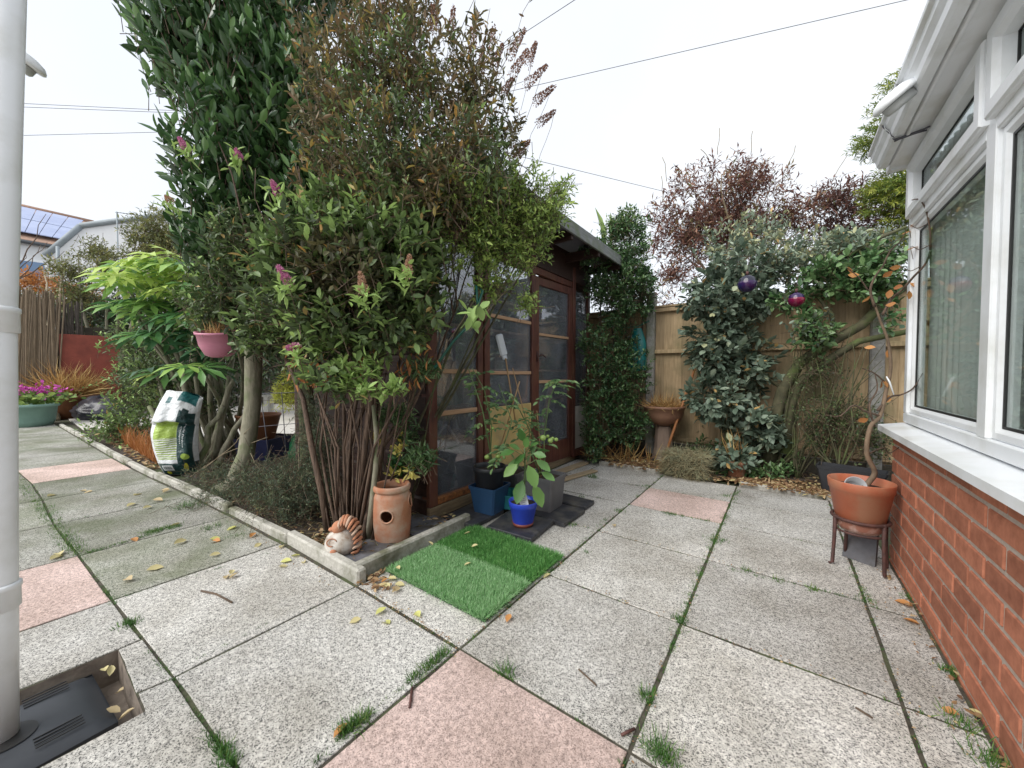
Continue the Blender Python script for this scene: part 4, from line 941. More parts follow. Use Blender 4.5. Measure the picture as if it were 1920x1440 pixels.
MB().lathe([(.036, 0), (.046, .065), (.042, .065), (.035, .01), (0, .01)], oc + Vector((-.03, .03, .395)), 24, Matrix.Rotation(R(62), 4, 'X') @ Matrix.Rotation(R(8), 4, 'Y')).build('body', simple('pale_grey_plastic', (.50, .52, .54), rough=.4), root)
m = MB(); m.add([Vector((.28, 2.68, .0)), Vector((.40, 2.62, .0)), Vector((.42, 2.70, .14)), Vector((.30, 2.76, .16)), Vector((.29, 2.70, .0)), Vector((.41, 2.64, .0)), Vector((.43, 2.72, .14)), Vector((.31, 2.78, .16))], [(0, 1, 2, 3), (7, 6, 5, 4), (0, 4, 5, 1), (1, 5, 6, 2), (2, 6, 7, 3), (3, 7, 4, 0)])
tag(m.build('broken_tile', M_slate), 'grey broken tile leaning on the ground behind the iron stand', 'tile')

# black trough
bt = Vector((.26, 3.98, 0)); 
squarepot('plant_trough', (.46, 4.0), .34, .42, .22, M_plant_black, 'long black trough in the bed under the fence', .02, -.22, .7, asp=.42)
# terracotta pot in the bed, birdbath style planter
tpot = roundpot('plant_pot', tuple(G(1380, 896))[:2], .068, .095, .16, M_terra, 'small terracotta pot in the bed under the silver leaved shrub', .01, rimh=.035)
pc = G(1246, 862); pc = Vector((pc.x, 4.42, 0)); pl = empty('pedestal_planter', pc, 'brown bowl planter on a tapering pedestal with dry grass by the fence post', 'planter')
MB().lathe([(.125, .0), (.135, .02), (.12, .05), (.10, .15), (.088, .36), (.075, .40), (0, .40)], pc, 9, smooth=False).build('pedestal', simple('pedestal_brown', (.33, .245, .19), (.24, .17, .13), 7, .75, stretch=(8, 8, .8)), pl)
MB().lathe([(.04, .40), (.09, .415), (.17, .46), (.205, .53), (.215, .60), (.225, .605), (.225, .63), (.208, .633), (.20, .60), (.12, .52), (0, .50)], pc, 36).build('bowl', simple('bowl_brown', (.34, .19, .12), (.25, .13, .085), 8, .6), pl)
soil_disc(pl, pc, .195, .595)
n = 420; th_ = RNG.uniform(0, 6.283, n); rr_ = .17 * RNG.random(n) ** .5; P = np.array(pc) + np.stack([np.cos(th_) * rr_, np.sin(th_) * rr_, np.full(n, .60)], 1)
blades(pl, M_straw, P, unit(RNG.normal(size=(n, 3)) * np.array((1, 1, .25)) + A_up * .55), RNG.uniform(.08, .24, n), .008, RNG.random(n), 'dry_grass')
a, b_ = onY(1243, 858, 4.25), onY(1300, 735, 4.35)
a = Vector((a.x, 4.18, 0)); b_ = D(1302, 700, 4.15)
tag((lambda mm: (mm.tube([D(1243, 866, 3.95), D(1312, 665, 4.25)], [.015, .013], 10), mm.build('wooden_stick', M_stick))[1])(MB()), 'orange brown wooden handle leaning beside the pedestal planter', 'stick')

# teal bag hanging at the post
c = D(1213, 640, 5.1); vs = []; nn = 14
m = MB()
for j in range(9):
    z = 1.55 - j * .062 * 1.05; wv = .05 + .055 * min(1, j / 3) + .012 * j / 8
    for i in range(nn): th = 2 * math.pi * i / nn; vs.append((-1.44 + math.cos(th) * wv * (1 + .06 * math.sin(5 * th + j)), YF - .14 + math.sin(th) * wv * .45 * (1 + .15 * math.sin(3 * th + j * .7)), z))
m.add(vs, [(j * nn + i, j * nn + (i + 1) % nn, (j + 1) * nn + (i + 1) % nn, (j + 1) * nn + i) for j in range(8) for i in range(nn)] + [tuple(8 * nn + i for i in range(nn))], True)
bag2 = m.build('hanging_bag', M_teal); tag(bag2, 'teal plastic bag hanging on green cord by the fence post', 'bag')
m = MB(); m.tube([(-1.80, YF - .13, 1.60), (-1.62, YF - .12, 1.575), (-1.44, YF - .13, 1.57), (-1.32, YF - .07, 1.64)], .006, 6); tag(m.build('green_line', simple('green_cord', (.02, .22, .16), rough=.5)), 'green cord stretched from the fence post into the evergreen climber', 'cord')

# baubles
def bauble(px, py, d, r, m1, m2, label):
    c = D(px, py, d); root = empty('glass_bauble', c, label, 'ornament', 'coloured glass baubles in the silver shrub')
    MB().lathe([(0, -r), (r * .5, -r * .87), (r * .87, -r * .5), (r, 0), (r * .9, r * .2)], c, 24).build('lower_glass', m1, root)
    MB().lathe([(r * .9, r * .2), (r * .8, r * .6), (r * .4, r * .9), (0, r)], c, 24).build('upper_glass', m2, root)
    m = MB(); m.tube([c + Vector((0, 0, r)), c + Vector((0, 0, r + .03))], .012, 8); m.tube([c + Vector((0, 0, r + .03)), c + Vector((.01, 0, r + .16))], .002, 4); m.build('cap', M_iron, root)
g1 = simple('purple_glass', (.05, .01, .06), (.015, .02, .08), 14, .1); g2 = simple('smoky_glass', (.03, .03, .05), (.015, .015, .03), 14, .08); g3 = simple('crimson_glass', (.22, .008, .03), (.08, .008, .05), 10, .1)
bauble(1401, 532, 3.30, .078, g1, g2, 'purple and blue glass bauble hanging among the silver leaves')
bauble(1493, 562, 3.15, .062, g3, g1, 'crimson glass bauble hanging under the silver leaves before the fence')

# white paddle on a cane and canes
def cane(a, b, label, r=.005, mat=None, name='cane', group='canes in the tomato pots'):
    m = MB(); m.tube(wob(a, b, 4, .004), r, 6); return tag(m.build(name, mat or M_cane), label, 'cane', group)
z0 = Vector((-1.66, 2.02, .33))
pd = empty('white_paddle', D(962, 735, 2.72), 'white plastic paddle on a thin wooden handle against the middle pane', 'paddle')
m = MB(); m.tube([D(968, 800, 2.66), D(948, 672, 2.75)], .006, 6); m.build('handle', M_cane, pd)
pM = Matrix.Translation(D(941, 650, 2.75)) @ Matrix.Rotation(YAW + .5, 4, 'Z') @ Matrix.Rotation(R(-16), 4, 'Y')
m = MB(); m.box(-.030, -.012, -.07, .030, .012, .095, .010, pM); m.box(-.018, -.010, -.10, .018, .010, -.069, .004, pM); m.build('blade', M_clearplastic, pd)
cane(z0 + Vector((.02, -.01, -.05)), D(975, 715, 2.62), 'brown cane rising from the black pot to the right')
cane((-1.40, 2.27, .24), D(962, 690, 2.75), 'thin dark cane leaning left from the tall grey pot', .004)
cane((-1.42, 2.31, .24), D(1005, 770, 2.80), 'short reddish cane upright in the tall grey pot', .004)

# ================================================================== LEFT END OF THE PATH
gt = empty('plant_tub', G(60, 800), 'sage green oval tub with pink flowers at the end of the path', 'plant pot')
gc = G(57, 798); k = 1.0
MB().lathe([(0, 0), (.37, 0), (.42, .10), (.46, .36), (.50, .37), (.50, .42), (.47, .42), (.44, .34), (0, .34)], gc, 40, squash=.75).build('body', M_greentub, gt)
bc = G(132, 784) ; bcm = roundpot('plant_pot', (bc.x, bc.y), .30, .44, .52, M_browntub, 'brown tub of straw coloured grass beside the green tub', .0, rim=.02, rimh=.08, soil=.9, th=.02)
# wrapped dark sack
def lump(name, c, rx, ry, h, mat, label, cat, seed, amp=.12, n=26, nv=16, M=None, power=.5, slump=.0):
    m = MB(); vs = []
    for j in range(nv + 1):
        v = j / nv; zr = math.sin(min(1, v * 1.0) * math.pi * .5) if v < 1 else 1
        rad = (1 - v ** 3) ** power * (.92 + .08 * math.sin(v * 5))
        for i in range(n):
            th = 2 * math.pi * i / n; nz = noise.noise((math.cos(th) * 1.6 + seed, math.sin(th) * 1.6, v * 3)) + .5 * noise.noise((math.cos(th) * 5 + seed, math.sin(th) * 5, v * 9))
            r_ = rad * (1 + amp * nz); p = Vector((rx * r_ * math.cos(th) + slump * v, ry * r_ * math.sin(th), h * v * (1 + .10 * nz)))
            vs.append((M @ p if M else p) + c)
    m.add(vs, [(j * n + i, j * n + (i + 1) % n, (j + 1) * n + (i + 1) % n, (j + 1) * n + i) for j in range(nv) for i in range(n)], True)
    return tag(m.build(name, mat), label, cat)
sk = G(190, 785); lump('plastic_sack', sk, .62, .42, .50, M_bagdark, 'crumpled black plastic sack on the ground beside the brown tub', 'sack', 3, .20, 40, 22)

# compost sack: printed plastic pillow standing on the kerb
def bag_mat():
    m, n, l = newmat('compost_sack'); p = principled(n, l, .28)
    uv = n.new('ShaderNodeUVMap'); uv.uv_map = 'UVMap'; sp_ = n.new('ShaderNodeSeparateXYZ'); l.new(uv.outputs[0], sp_.inputs[0])
    def step(sock, v, up_=True, soft=.006):
        mr = n.new('ShaderNodeMapRange'); mr.inputs[1].default_value = v - soft; mr.inputs[2].default_value = v + soft; mr.inputs[3].default_value = 0 if up_ else 1; mr.inputs[4].default_value = 1 if up_ else 0
        l.new(sock, mr.inputs[0]); return mr.outputs[0]
    def mul(a, b):
        mm = n.new('ShaderNodeMath'); mm.operation = 'MULTIPLY'; l.new(a, mm.inputs[0]); l.new(b, mm.inputs[1]); return mm.outputs[0]
    U, V = sp_.outputs[0], sp_.outputs[1]
    def rect(u0, u1, v0, v1): return mul(mul(step(U, u0), step(U, u1, False)), mul(step(V, v0), step(V, v1, False)))
    wn = noise_n(n, l, 3.0, 2, vec=uv.outputs[0]); 
    c = mixc(n, l, (.66, .68, .70), (.80, .82, .84), wn.outputs[0])
    c = mixc(n, l, c, (.36, .50, .08), rect(.12, .60, .45, .66))
    wv = n.new('ShaderNodeTexWave'); wv.bands_direction = 'Y'; wv.inputs['Scale'].default_value = 12; wv.inputs['Distortion'].default_value = 1.0; l.new(uv.outputs[0], wv.inputs[0])
    st_ = ramp(n, [(.3, (.30, .42, .08)), (.6, (.72, .73, .68))]); l.new(wv.outputs[0], st_.inputs[0])
    c = mixc(n, l, c, st_.outputs[0], rect(.12, .60, .20, .45))
    c = mixc(n, l, c, (.010, .045, .045), rect(.60, .94, .0, .80)); c = mixc(n, l, c, (.010, .045, .045), rect(.06, 1.0, .0, .155))
    c = mixc(n, l, c, (.02, .12, .13), rect(.45, .90, .90, 1.1)); c = mixc(n, l, c, (.02, .12, .13), rect(.18, .30, .86, .93)); c = mixc(n, l, c, (.01, .03, .03), rect(.66, .80, .70, .83))
    l.new(c, p.inputs['Base Color']); t = noise_n(n, l, 14, 4, stretch=(1, 1, 1.6)); bump(n, l, p, t.outputs[0], .7, .03); return m
M_bagp = bag_mat()
bc = Vector((-4.78, 1.03, .015)); bM = Matrix.Translation(bc) @ Matrix.Rotation(YAW + R(24), 4, 'Z')
nu, nv = 40, 44; vs = []; uvs = []
def bagp(u, v, front):
    """pillow of width .62 and height .92, leaning and slumped at the top"""
    x = (u - .5) * (.27 + .09 * math.sin(v * 3.0)) ; z = v * .80
    t = (1 - abs(2 * u - 1) ** 2.6) ** .5 * (math.sin(min(1, v * 1.35 + .12) * math.pi) ** .5 if v < .65 else max(.0, (1 - v) / .35) ** .55 * .93)
    y = -.13 * t if front else .13 * t
    y += .02 * math.sin(u * 9 + v * 7) * t * v
    nz = noise.noise((x * 5, z * 5, 2 if front else 8)) + .6 * noise.noise((x * 13, z * 9, 5)); y += .03 * nz * (.3 + t)
    x += -.08 * math.sin(v * 2.4) + .07 * v * v * 1.2 - .02; z += .03 * nz * v - .10 * max(0, u - .55) * v * 1.6
    return bM @ Vector((x, y, z))
m = MB()
for front in (True, False):
    g = [bagp(i / nu, j / nv, front) for j in range(nv + 1) for i in range(nu + 1)]
    f = [(j * (nu + 1) + i, j * (nu + 1) + i + 1, (j + 1) * (nu + 1) + i + 1, (j + 1) * (nu + 1) + i) for j in range(nv) for i in range(nu)]
    m.add(g, f if front else [q[::-1] for q in f], True); uvs += [(i / nu, j / nv) for j in range(nv + 1) for i in range(nu + 1)]
bag = m.build('compost_sack', M_bagp); uvl = bag.data.uv_layers.new(name='UVMap')
for lp_ in bag.data.loops: uvl.data[lp_.index].uv = uvs[lp_.vertex_index]
tag(bag, 'crumpled white lime and dark green compost sack standing behind the kerb', 'compost sack')
def on_bag(u, v): return bagp(u, v, True)
def decal(name, u0, u1, v0, v1, mat, ell=False, off=.006, nn=8):
    m = MB(); vs = []
    if ell:
        c = on_bag((u0 + u1) / 2, (v0 + v1) / 2); vs = [c]; 
        for k in range(20): th = k * math.pi / 10; vs.append(on_bag((u0 + u1) / 2 + (u1 - u0) / 2 * math.cos(th), (v0 + v1) / 2 + (v1 - v0) / 2 * math.sin(th)))
        f = [(0, 1 + k, 1 + (k + 1) % 20) for k in range(20)]
    else:
        vs = [on_bag(u0 + (u1 - u0) * i / nn, v0 + (v1 - v0) * j / nn) for j in range(nn + 1) for i in range(nn + 1)]; f = [(j * (nn + 1) + i, j * (nn + 1) + i + 1, (j + 1) * (nn + 1) + i + 1, (j + 1) * (nn + 1) + i) for j in range(nn) for i in range(nn)]
    d_ = bM.to_3x3() @ Vector((0, -off, 0)); m.add([v + d_ for v in vs], f); return m.build(name, mat, bag)
Mw = simple('print_white', (.75, .77, .78), rough=.4); Ml = simple('print_lime', (.42, .58, .10), rough=.4); My = simple('print_yellow', (.65, .62, .05), rough=.4); Mk = simple('print_dark', (.02, .05, .05), rough=.4)
decal('round_badge', .69, .88, .20, .28, Ml, True); decal('yellow_badge', .73, .82, .045, .155, My, True, .008); decal('yellow_badge', .20, .32, .015, .055, My, True, .008)
bl2 = decal('barcode_label', .17, .46, .065, .135, Mw)
for k in range(12): decal('bar', .20 + k * .02, .20 + k * .02 + (.008 if k % 3 else .012), .082, .125, Mk, False, .010, 1)
def bag_text(txt, u, v0, v1, size):
    cu = bpy.data.curves.new('print_text', 'FONT'); cu.body = txt; cu.size = 1; cu.align_x = 'LEFT'; o = bpy.data.objects.new('print_text', cu); COL.objects.link(o)
    dg = bpy.context.evaluated_depsgraph_get(); me = bpy.data.meshes.new_from_object(o.evaluated_get(dg)); bpy.data.objects.remove(o)
    W_ = max(v.co.x for v in me.vertices); d_ = bM.to_3x3() @ Vector((0, -.009, 0))
    for v in me.vertices:
        p = on_bag(u + v.co.y * size, v1 - (v1 - v0) * v.co.x / W_) + d_; v.co = p
    me.materials.append(Mw); link('printed_words', me, bag)
bag_text('Multi Purpose', .74, .35, .64, .055); bag_text('Compost', .67, .38, .60, .055)

# hanging pink pot
hc = D(414, 668, 2.62) ; hp_ = empty('hanging_pot', hc, 'pink half round hanging pot among the leaves on the left', 'plant pot')
MB().lathe([(0, .0), (.07, .0), (.105, .02), (.135, .10), (.142, .19), (.152, .195), (.152, .212), (.140, .212), (.13, .18), (0, .17)], hc, 36, Matrix.Rotation(R(9), 4, 'X') @ Matrix.Rotation(R(9), 4, 'Y')).build('body', M_pinkpot, hp_)
for a in (0, 2.1, 4.2): m = MB(); m.tube([hc + Vector((.145 * math.cos(a), .145 * math.sin(a), .20)), hc + Vector((0, 0, .62))], .0018, 4); m.build('wire', M_wire, hp_)
n = 240; P = np.array(hc) + np.stack([RNG.normal(size=n) * .05, RNG.normal(size=n) * .05, np.full(n, .19)], 1)
blades(hp_, M_straw, P, unit(RNG.normal(size=(n, 3)) * .5 + A_up), RNG.uniform(.05, .14, n), .003, RNG.uniform(0, 1, n), 'dry_stems')

hp_.scale = (.83, .83, .83)
# bench, tubs behind
bn = D(455, 742, 9.5); be = empty('garden_bench', (bn.x, bn.y, 0), 'low white garden bench beyond the grey trunk', 'bench')
m = MB(); bMx = Matrix.Translation((bn.x, bn.y, 0)) @ Matrix.Rotation(YAW + .2, 4, 'Z'); m.box(-.75, -.2, .40, .75, .2, .45, .005, bMx); m.build('seat', M_benchw, be)
for x in (-.6, .6):
    for y in (-.14, .14): m = MB(); m.box(x - .05, y - .04, 0, x + .05, y + .04, .40, .004, bMx); m.build('leg', M_benchw, be)
p = G(410, 850); p = Vector((-5.0, 1.75, 0)); roundpot('plant_pot', (p.x, p.y), .16, .23, .30, M_browntub, 'brown pot in the shade behind the compost sack', .22, th=.01)
squarepot('storage_tub', (-4.95, 1.8), .40, .44, .24, simple('navy_plastic', (.015, .02, .07), rough=.5), 'navy tub in the shade behind the compost sack', .01, .5, .9)
lump('green_sack', Vector((-4.45, 1.98, .0)), .14, .12, .36, simple('green_plastic', (.02, .15, .06), rough=.4), 'small dark green sack leaning by the grey trunk', 'sack', 9, .25)

# screens at the far left: reed roll, thatch, red board
XR = -12.9
scr = empty('reed_screen', (XR, .8, 0), 'pale reed roll screen standing at the end of the path', 'screen')
rg = MB(); rng2 = random.Random(5)
def reedlist(y0, y1, z0, z1, n, mat, parent, cap, lean=0, x=XR):
    for i in range(n):
        y = y0 + (y1 - y0) * (i + rng2.uniform(-.3, .3)) / n; m = MB(); m.tube([(x + rng2.uniform(-.03, .03), y, z0), (x + rng2.uniform(-.03, .03), y + lean * (z1 - z0) + rng2.uniform(-.10, .10), z1 + rng2.uniform(-.16, .08))], rng2.uniform(.008, .020), 4, smooth=False); m.build(cap, mat, parent)
ya, yb = onX(20, 600, XR).y, onX(100, 600, XR).y
zt = onX(60, 545, XR).z; zt2 = onX(130, 560, XR).z
reedlist(ya - .1, yb, 0, zt, 84, M_reed, scr, 'reed', .03)
th = empty('thatch_screen', (XR - .15, 1.6, 0), 'dark brushwood screen standing beside the reed roll', 'screen'); reedlist(yb, onX(118, 600, XR).y + .25, 0, zt2 - .1, 38, M_thatch, th, 'brush_stem', .0, XR - .15)
rb = MB(); y0, y1 = onX(112, 650, XR).y, onX(225, 650, XR).y; z1 = onX(160, 628, XR).z; rb.box(XR - .1, y0, .1, XR - .06, y1, z1, .005); tag(rb.build('red_board', M_redboard), 'rust red board panel behind the straw coloured grass', 'board')
# dark back fence behind the whole left side
bf = empty('back_fence', (-9, 8.2, 0), 'dark timber fence behind the trees on the left', 'fence')
for k in range(88):
    x = -14.5 + k * .145; m = MB(); m.box(x, 8.2, 0, x + .135, 8.22, 1.85 + rng2.uniform(-.02, .02)); m.build('board', M_gardenfence, bf)
bf2 = empty('back_fence', (XR - .5, 4, 0), 'dark timber fence beyond the reed and brushwood screens', 'fence')
for k in range(64):
    y = -1.2 + k * .145; m = MB(); m.box(XR - .55, y, 0, XR - .53, y + .135, 2.1 + rng2.uniform(-.02, .02)); m.build('board', M_gardenfence, bf2)

# ================================================================== HOUSES
def P3(px, py, d): return D(px, py, d)
hA = empty('white_house', (D(60, 500, 24).x, D(60, 500, 24).y, 0), 'white house with blue solar panels on its roof far left', 'house')
e0, e1 = P3(-90, 425, 22), P3(130, 463, 25); r0, r1 = P3(-90, 358, 26), P3(175, 418, 29)
m = MB(); m.add([e0, e1, r1, r0, e0 - Vector((0, 0, .12)), e1 - Vector((0, 0, .12))], [(0, 1, 2, 3), (0, 4, 5, 1)]); m.build('roof', M_roof, hA)
def rf(s, t, dz=.35):
    a = e0.lerp(e1, s); b = r0.lerp(r1, s); return a.lerp(b, t) + Vector((0, 0, dz))
for k in range(7):
    for q in range(2):
        s0, s1 = .10 + k * .122, .10 + (k + 1) * .122 - .006; t0, t1 = .06 + q * .40, .06 + (q + 1) * .40 - .02
        c4 = [rf(s0, t0), rf(s1, t0), rf(s1, t1), rf(s0, t1)]; m = MB(); m.add(c4 + [p - Vector((0, 0, .05)) for p in c4], [(0, 1, 2, 3), (0, 4, 5, 1), (1, 5, 6, 2), (2, 6, 7, 3), (3, 7, 4, 0)]); m.build('solar_panel', M_solar, hA)
m = MB(); m.tube([r0 + Vector((0, 0, .05)), r1 + Vector((0, 0, .05))], .16, 8); m.build('ridge', M_roof, hA)
g0, g1 = Vector((e0.x, e0.y, 0)), Vector((e1.x, e1.y, 0)); back = (r0 - e0); back.z = 0; back = back * 2; inn = back.normalized() * .3
wq = [g0 + inn, g1 + inn, g1 + back, g0 + back]; hz = min(e0.z, e1.z) - .1
m = MB(); m.add([q for q in wq] + [Vector((q.x, q.y, (e0.z if i in (0, 3) else e1.z) - .05)) for i, q in enumerate(wq)], [(0, 1, 5, 4), (1, 2, 6, 5), (2, 3, 7, 6), (3, 0, 4, 7)]); m.build('wall', M_render, hA)
m = MB(); m.tube([e0 + Vector((0, 0, -.15)), e1 + Vector((0, 0, -.15))], .12, 8); m.build('gutter', simple('dark_grey_plastic', (.10, .11, .12), rough=.5), hA)
# window in its wall: frame, pane with its blue reflection put into the colour
def wallpt(s, z): a = g0.lerp(g1, s) + inn * .93; return Vector((a.x, a.y, z))
zc = [1 + (720 - 20 - 520) / FPX * 23, 1 + (700 - 470) / FPX * 23]
s0, s1 = .30, .78; zw0, zw1 = P3(40, 515, 23).z, P3(40, 476, 23).z
m = MB(); fr_ = [wallpt(s0, zw0), wallpt(s1, zw0), wallpt(s1, zw1), wallpt(s0, zw1)]; fo = (g0 - g0) - inn.normalized() * .06
m.add(fr_ + [p + fo for p in fr_], [(4, 5, 6, 7), (0, 1, 5, 4), (1, 2, 6, 5), (2, 3, 7, 6), (3, 0, 4, 7)]); wf = m.build('window', M_upvc, hA)
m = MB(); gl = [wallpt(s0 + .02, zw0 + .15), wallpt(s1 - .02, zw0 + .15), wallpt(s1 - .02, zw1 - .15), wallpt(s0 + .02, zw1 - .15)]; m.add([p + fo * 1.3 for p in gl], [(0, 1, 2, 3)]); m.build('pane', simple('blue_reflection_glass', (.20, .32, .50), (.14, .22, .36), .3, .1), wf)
hB = empty('gabled_house', (D(200, 500, 17).x, D(200, 500, 17).y, 0), 'white rendered house gable with grey roof edge behind the small leaved tree', 'house')
q = [P3(85, 482, 17), P3(152, 426, 17.5), P3(420, 390, 19.5), P3(420, 640, 19.5), P3(85, 640, 17)]
q[3].z = 0; q[4].z = 0; q[3].x, q[3].y = q[2].x, q[2].y; q[4].x, q[4].y = q[0].x, q[0].y
bk = Vector((-3.5, 4.5, 0)); m = MB(); m.add(q + [p + bk for p in q], [(0, 4, 3, 2, 1), (5, 6, 7, 8, 9), (0, 5, 9, 4), (2, 3, 8, 7)]); m.build('wall', M_render, hB)
Mg = simple('grey_trim', (.30, .34, .37), (.24, .28, .30), 3, .6)
for a, b_, nm in ((q[0], q[1], 'verge'), (q[1], q[2], 'verge')): m = MB(); m.tube([a + Vector((0, 0, .06)), b_ + Vector((0, 0, .06))], .14, 6); m.build(nm, Mg, hB)
m = MB(); m.add([q[0] + Vector((0, 0, .05)), q[1] + Vector((0, 0, .05)), q[1] + bk, q[0] + bk, q[2] + Vector((0, 0, .05)), q[2] + bk], [(0, 1, 2, 3), (1, 4, 5, 2)]); m.build('roof', simple('grey_roof', (.2, .21, .22), rough=.8), hB)
a = P3(108, 505, 16.8); m = MB(); m.tube([Vector((a.x, a.y, 0)), P3(108, 462, 16.8)], .06, 8); m.build('downpipe', Mg, hB)
ae = empty('roof_aerial', P3(219, 440, 15), 'television aerial on a pole in front of the white gable', 'aerial'); m = MB(); m.tube([Vector((P3(219, 440, 15).x, P3(219, 440, 15).y, 0)), P3(219, 397, 15)], .025, 6); m.build('pole', Mg, ae)
m = MB(); m.tube([P3(216, 398, 15), P3(268, 404, 15)], .012, 5); m.build('boom', Mg, ae)
for k in range(7): c = P3(226 + k * 6, 399 + k * .8, 15); m = MB(); m.tube([c + Vector((-.1, -.1, .03)), c + Vector((.1, .1, -.03))], .008, 4); m.build('element', Mg, ae)

# overhead cables, run well past the frame
for (a, b_, d0, d1, lb) in (((1005, 160), (1700, 0), 11, 9, 'overhead cable crossing the sky towards the conservatory roof'), ((958, 78), (1085, -5), 10, 8, 'short steep overhead cable above the brown shrub'), ((0, 192), (340, 208), 12, 13, 'upper cable of the close pair left of the laurel'),
                            ((0, 199), (340, 212), 12, 13, 'lower cable of the close pair left of the laurel'), ((0, 255), (330, 247), 12, 13, 'single overhead cable below the close pair'), ((970, 292), (1225, 354), 11, 13, 'overhead cable above the shed roof')):
    A_, B_ = P3(*a, d0), P3(*b_, d1); v = B_ - A_
    m = MB(); m.tube([A_ - v * .9, A_ - v * .4, A_, B_, B_ + v * (.15 if b_[1] > 100 else .8)], .0075, 5); tag(m.build('overhead_cable', M_wire), lb, 'cable', 'overhead cables')

# ================================================================== PLANTS
def px_ends(lst): return [D(*p) for p in lst]
# --- the big many-stemmed shrub in front
base = Vector((-1.98, 1.17, 0)); main = empty('flowering_shrub', base, 'tall many stemmed shrub with oval green and turning brown leaves in the bed corner', 'shrub')
fan = []
for i in range(34):
    t = (i + .5) / 34; u = t * 2 - 1
    b0 = D(min(697, 662 + u * 38 + rnd.uniform(-10, 10)), 1005, 2.22 + rnd.uniform(-.10, .16)); b0.z = .0
    tx = 690 + u * 120 + rnd.uniform(-40, 40); ty = rnd.uniform(560, 720); mid = D(672 + u * 78 + rnd.uniform(-22, 22), 840, 2.24 + rnd.uniform(-.12, .2)); e = D(tx, ty, 2.28 + rnd.uniform(-.2, .35))
    p = [b0, b0.lerp(mid, .5) + Vector((rnd.uniform(-.01, .01), rnd.uniform(-.01, .01), 0)), mid, mid.lerp(e, .5) + Vector((rnd.uniform(-.02, .02),) * 3), e]
    r0_ = rnd.choice((.005, .007, .009, .014, .020)); MB().tube(p, [r0_ * 1.15, r0_, r0_ * .9, r0_ * .75, r0_ * .6], 7).build('stem', M_stem, main)
    if i % 2 == 0:
        e2 = D(tx + u * 120 + rnd.uniform(-50, 50), rnd.uniform(60, 420), 2.4 + rnd.uniform(-.3, .4)); MB().tube(wob(e, e2, 6, .03), taper(r0_ * .6, .002, 6), 5).build('branch', M_stem, main)
MB().tube([D(690, 1020, 2.12) * 1 if False else Vector((G(690, 1018).x, G(690, 1018).y, 0)), D(697, 950, 2.14), D(704, 880, 2.17), D(706, 820, 2.19), D(700, 760, 2.22)], [.020, .017, .015, .013, .011], 8).build('stem', M_bark, main)
KW = dict(twigmat=M_twig)
P, S, _ = shrub(main, M_spirea, [(690, 600, 2.05, 150, 80, .35, 1.2), (585, 520, 2.1, 110, 110, .35, 1.2), (765, 515, 2.15, 85, 90, .3, 1.1), (680, 470, 2.1, 160, 120, .4, 1.1), (520, 610, 2.3, 70, 70, .3, .8), (620, 700, 1.95, 70, 40, .2, .5)],
                1500, 21, .17, 11, .058, .027, 'six', 290, 3.2, .25, 4., aout=.8, aup=.5, arnd=.45, nup=.8, tintb=.36, tints=.26, tipbright=.22, **KW)
brown = empty('dry_topped_shrub', base + Vector((.02, .1, 0)), 'sparse upper shrub with brown turning leaves and rusty seed spikes against the sky', 'shrub')
for i in range(26):
    a = D(rnd.uniform(640, 860), rnd.uniform(520, 640), 2.45 + rnd.uniform(-.1, .2)); b_ = D(rnd.uniform(560, 960), rnd.uniform(-60, 200), 2.55 + rnd.uniform(-.3, .4)); MB().tube(wob(a, b_, 6, .025), taper(.006, .0015, 6), 5).build('branch', M_stem, brown)
shrub(brown, M_brownleaf, [(700, 330, 2.25, 150, 150, .4, 1.2), (640, 180, 2.4, 110, 150, .4, 1.0), (760, 130, 2.5, 130, 120, .45, .9), (840, 300, 2.15, 110, 120, .3, 1.2), (880, 170, 2.3, 85, 110, .35, .8), (700, 20, 2.6, 170, 90, .4, .8), (950, 250, 2.3, 50, 75, .2, .4), (800, 350, 2.0, 90, 70, .2, .8)],
      1900, 22, .18, 10, .050, .017, 'six', 250, 1.9, .55, 3.5, aout=.6, aup=.8, arnd=.5, nup=.6, tintb=.42, tints=.28, tipbright=.1, **KW)
shrub(brown, M_spirea, [(730, 330, 2.2, 160, 150, .4, 1.2), (880, 310, 2.15, 100, 110, .3, 1.2), (760, 200, 2.4, 150, 150, .5, .6)], 850, 23, .15, 10, .045, .016, 'six', 0, 2.2, .35, 3., aout=.6, aup=.7, nup=.6, tintb=.35, tints=.25, **KW)
for i in range(34):
    a = D(rnd.uniform(760, 940), rnd.uniform(120, 420), 2.3); ang_ = rnd.uniform(-.2, 1.25); ln = rnd.uniform(.25, .5); b_ = a + (Vector(A_rt) * math.sin(ang_) + Vector((0, 0, 1)) * math.cos(ang_)) * ln + Vector(A_fw) * rnd.uniform(-.1, .1)
    p = wob(a, b_, 5, .02); MB().tube(p, .0016, 4).build('bare_shoot', M_stem, brown)
    k = 9; PP = np.array([list(p[0].lerp(b_, rnd.uniform(.2, 1))) for _ in range(k)]) + RNG.normal(size=(k, 3)) * .008; foliage(brown, M_brownleaf, PP, unit(RNG.normal(size=(k, 3)) * .7 + np.array(b_ - a)), unit(RNG.normal(size=(k, 3)) + A_up), .040, .013, RNG.random(k) * .8, 'six', 0)
shrub(main, M_brownleaf, [(640, 500, 1.82, 90, 60, .12, 1), (600, 470, 1.85, 60, 40, .12, .6)], 120, 24, .12, 9, .05, .020, 'six', 0, 2.2, .2, 4., aout=.7, aup=.3, nup=.8, tintb=.12, tints=.2, **KW)
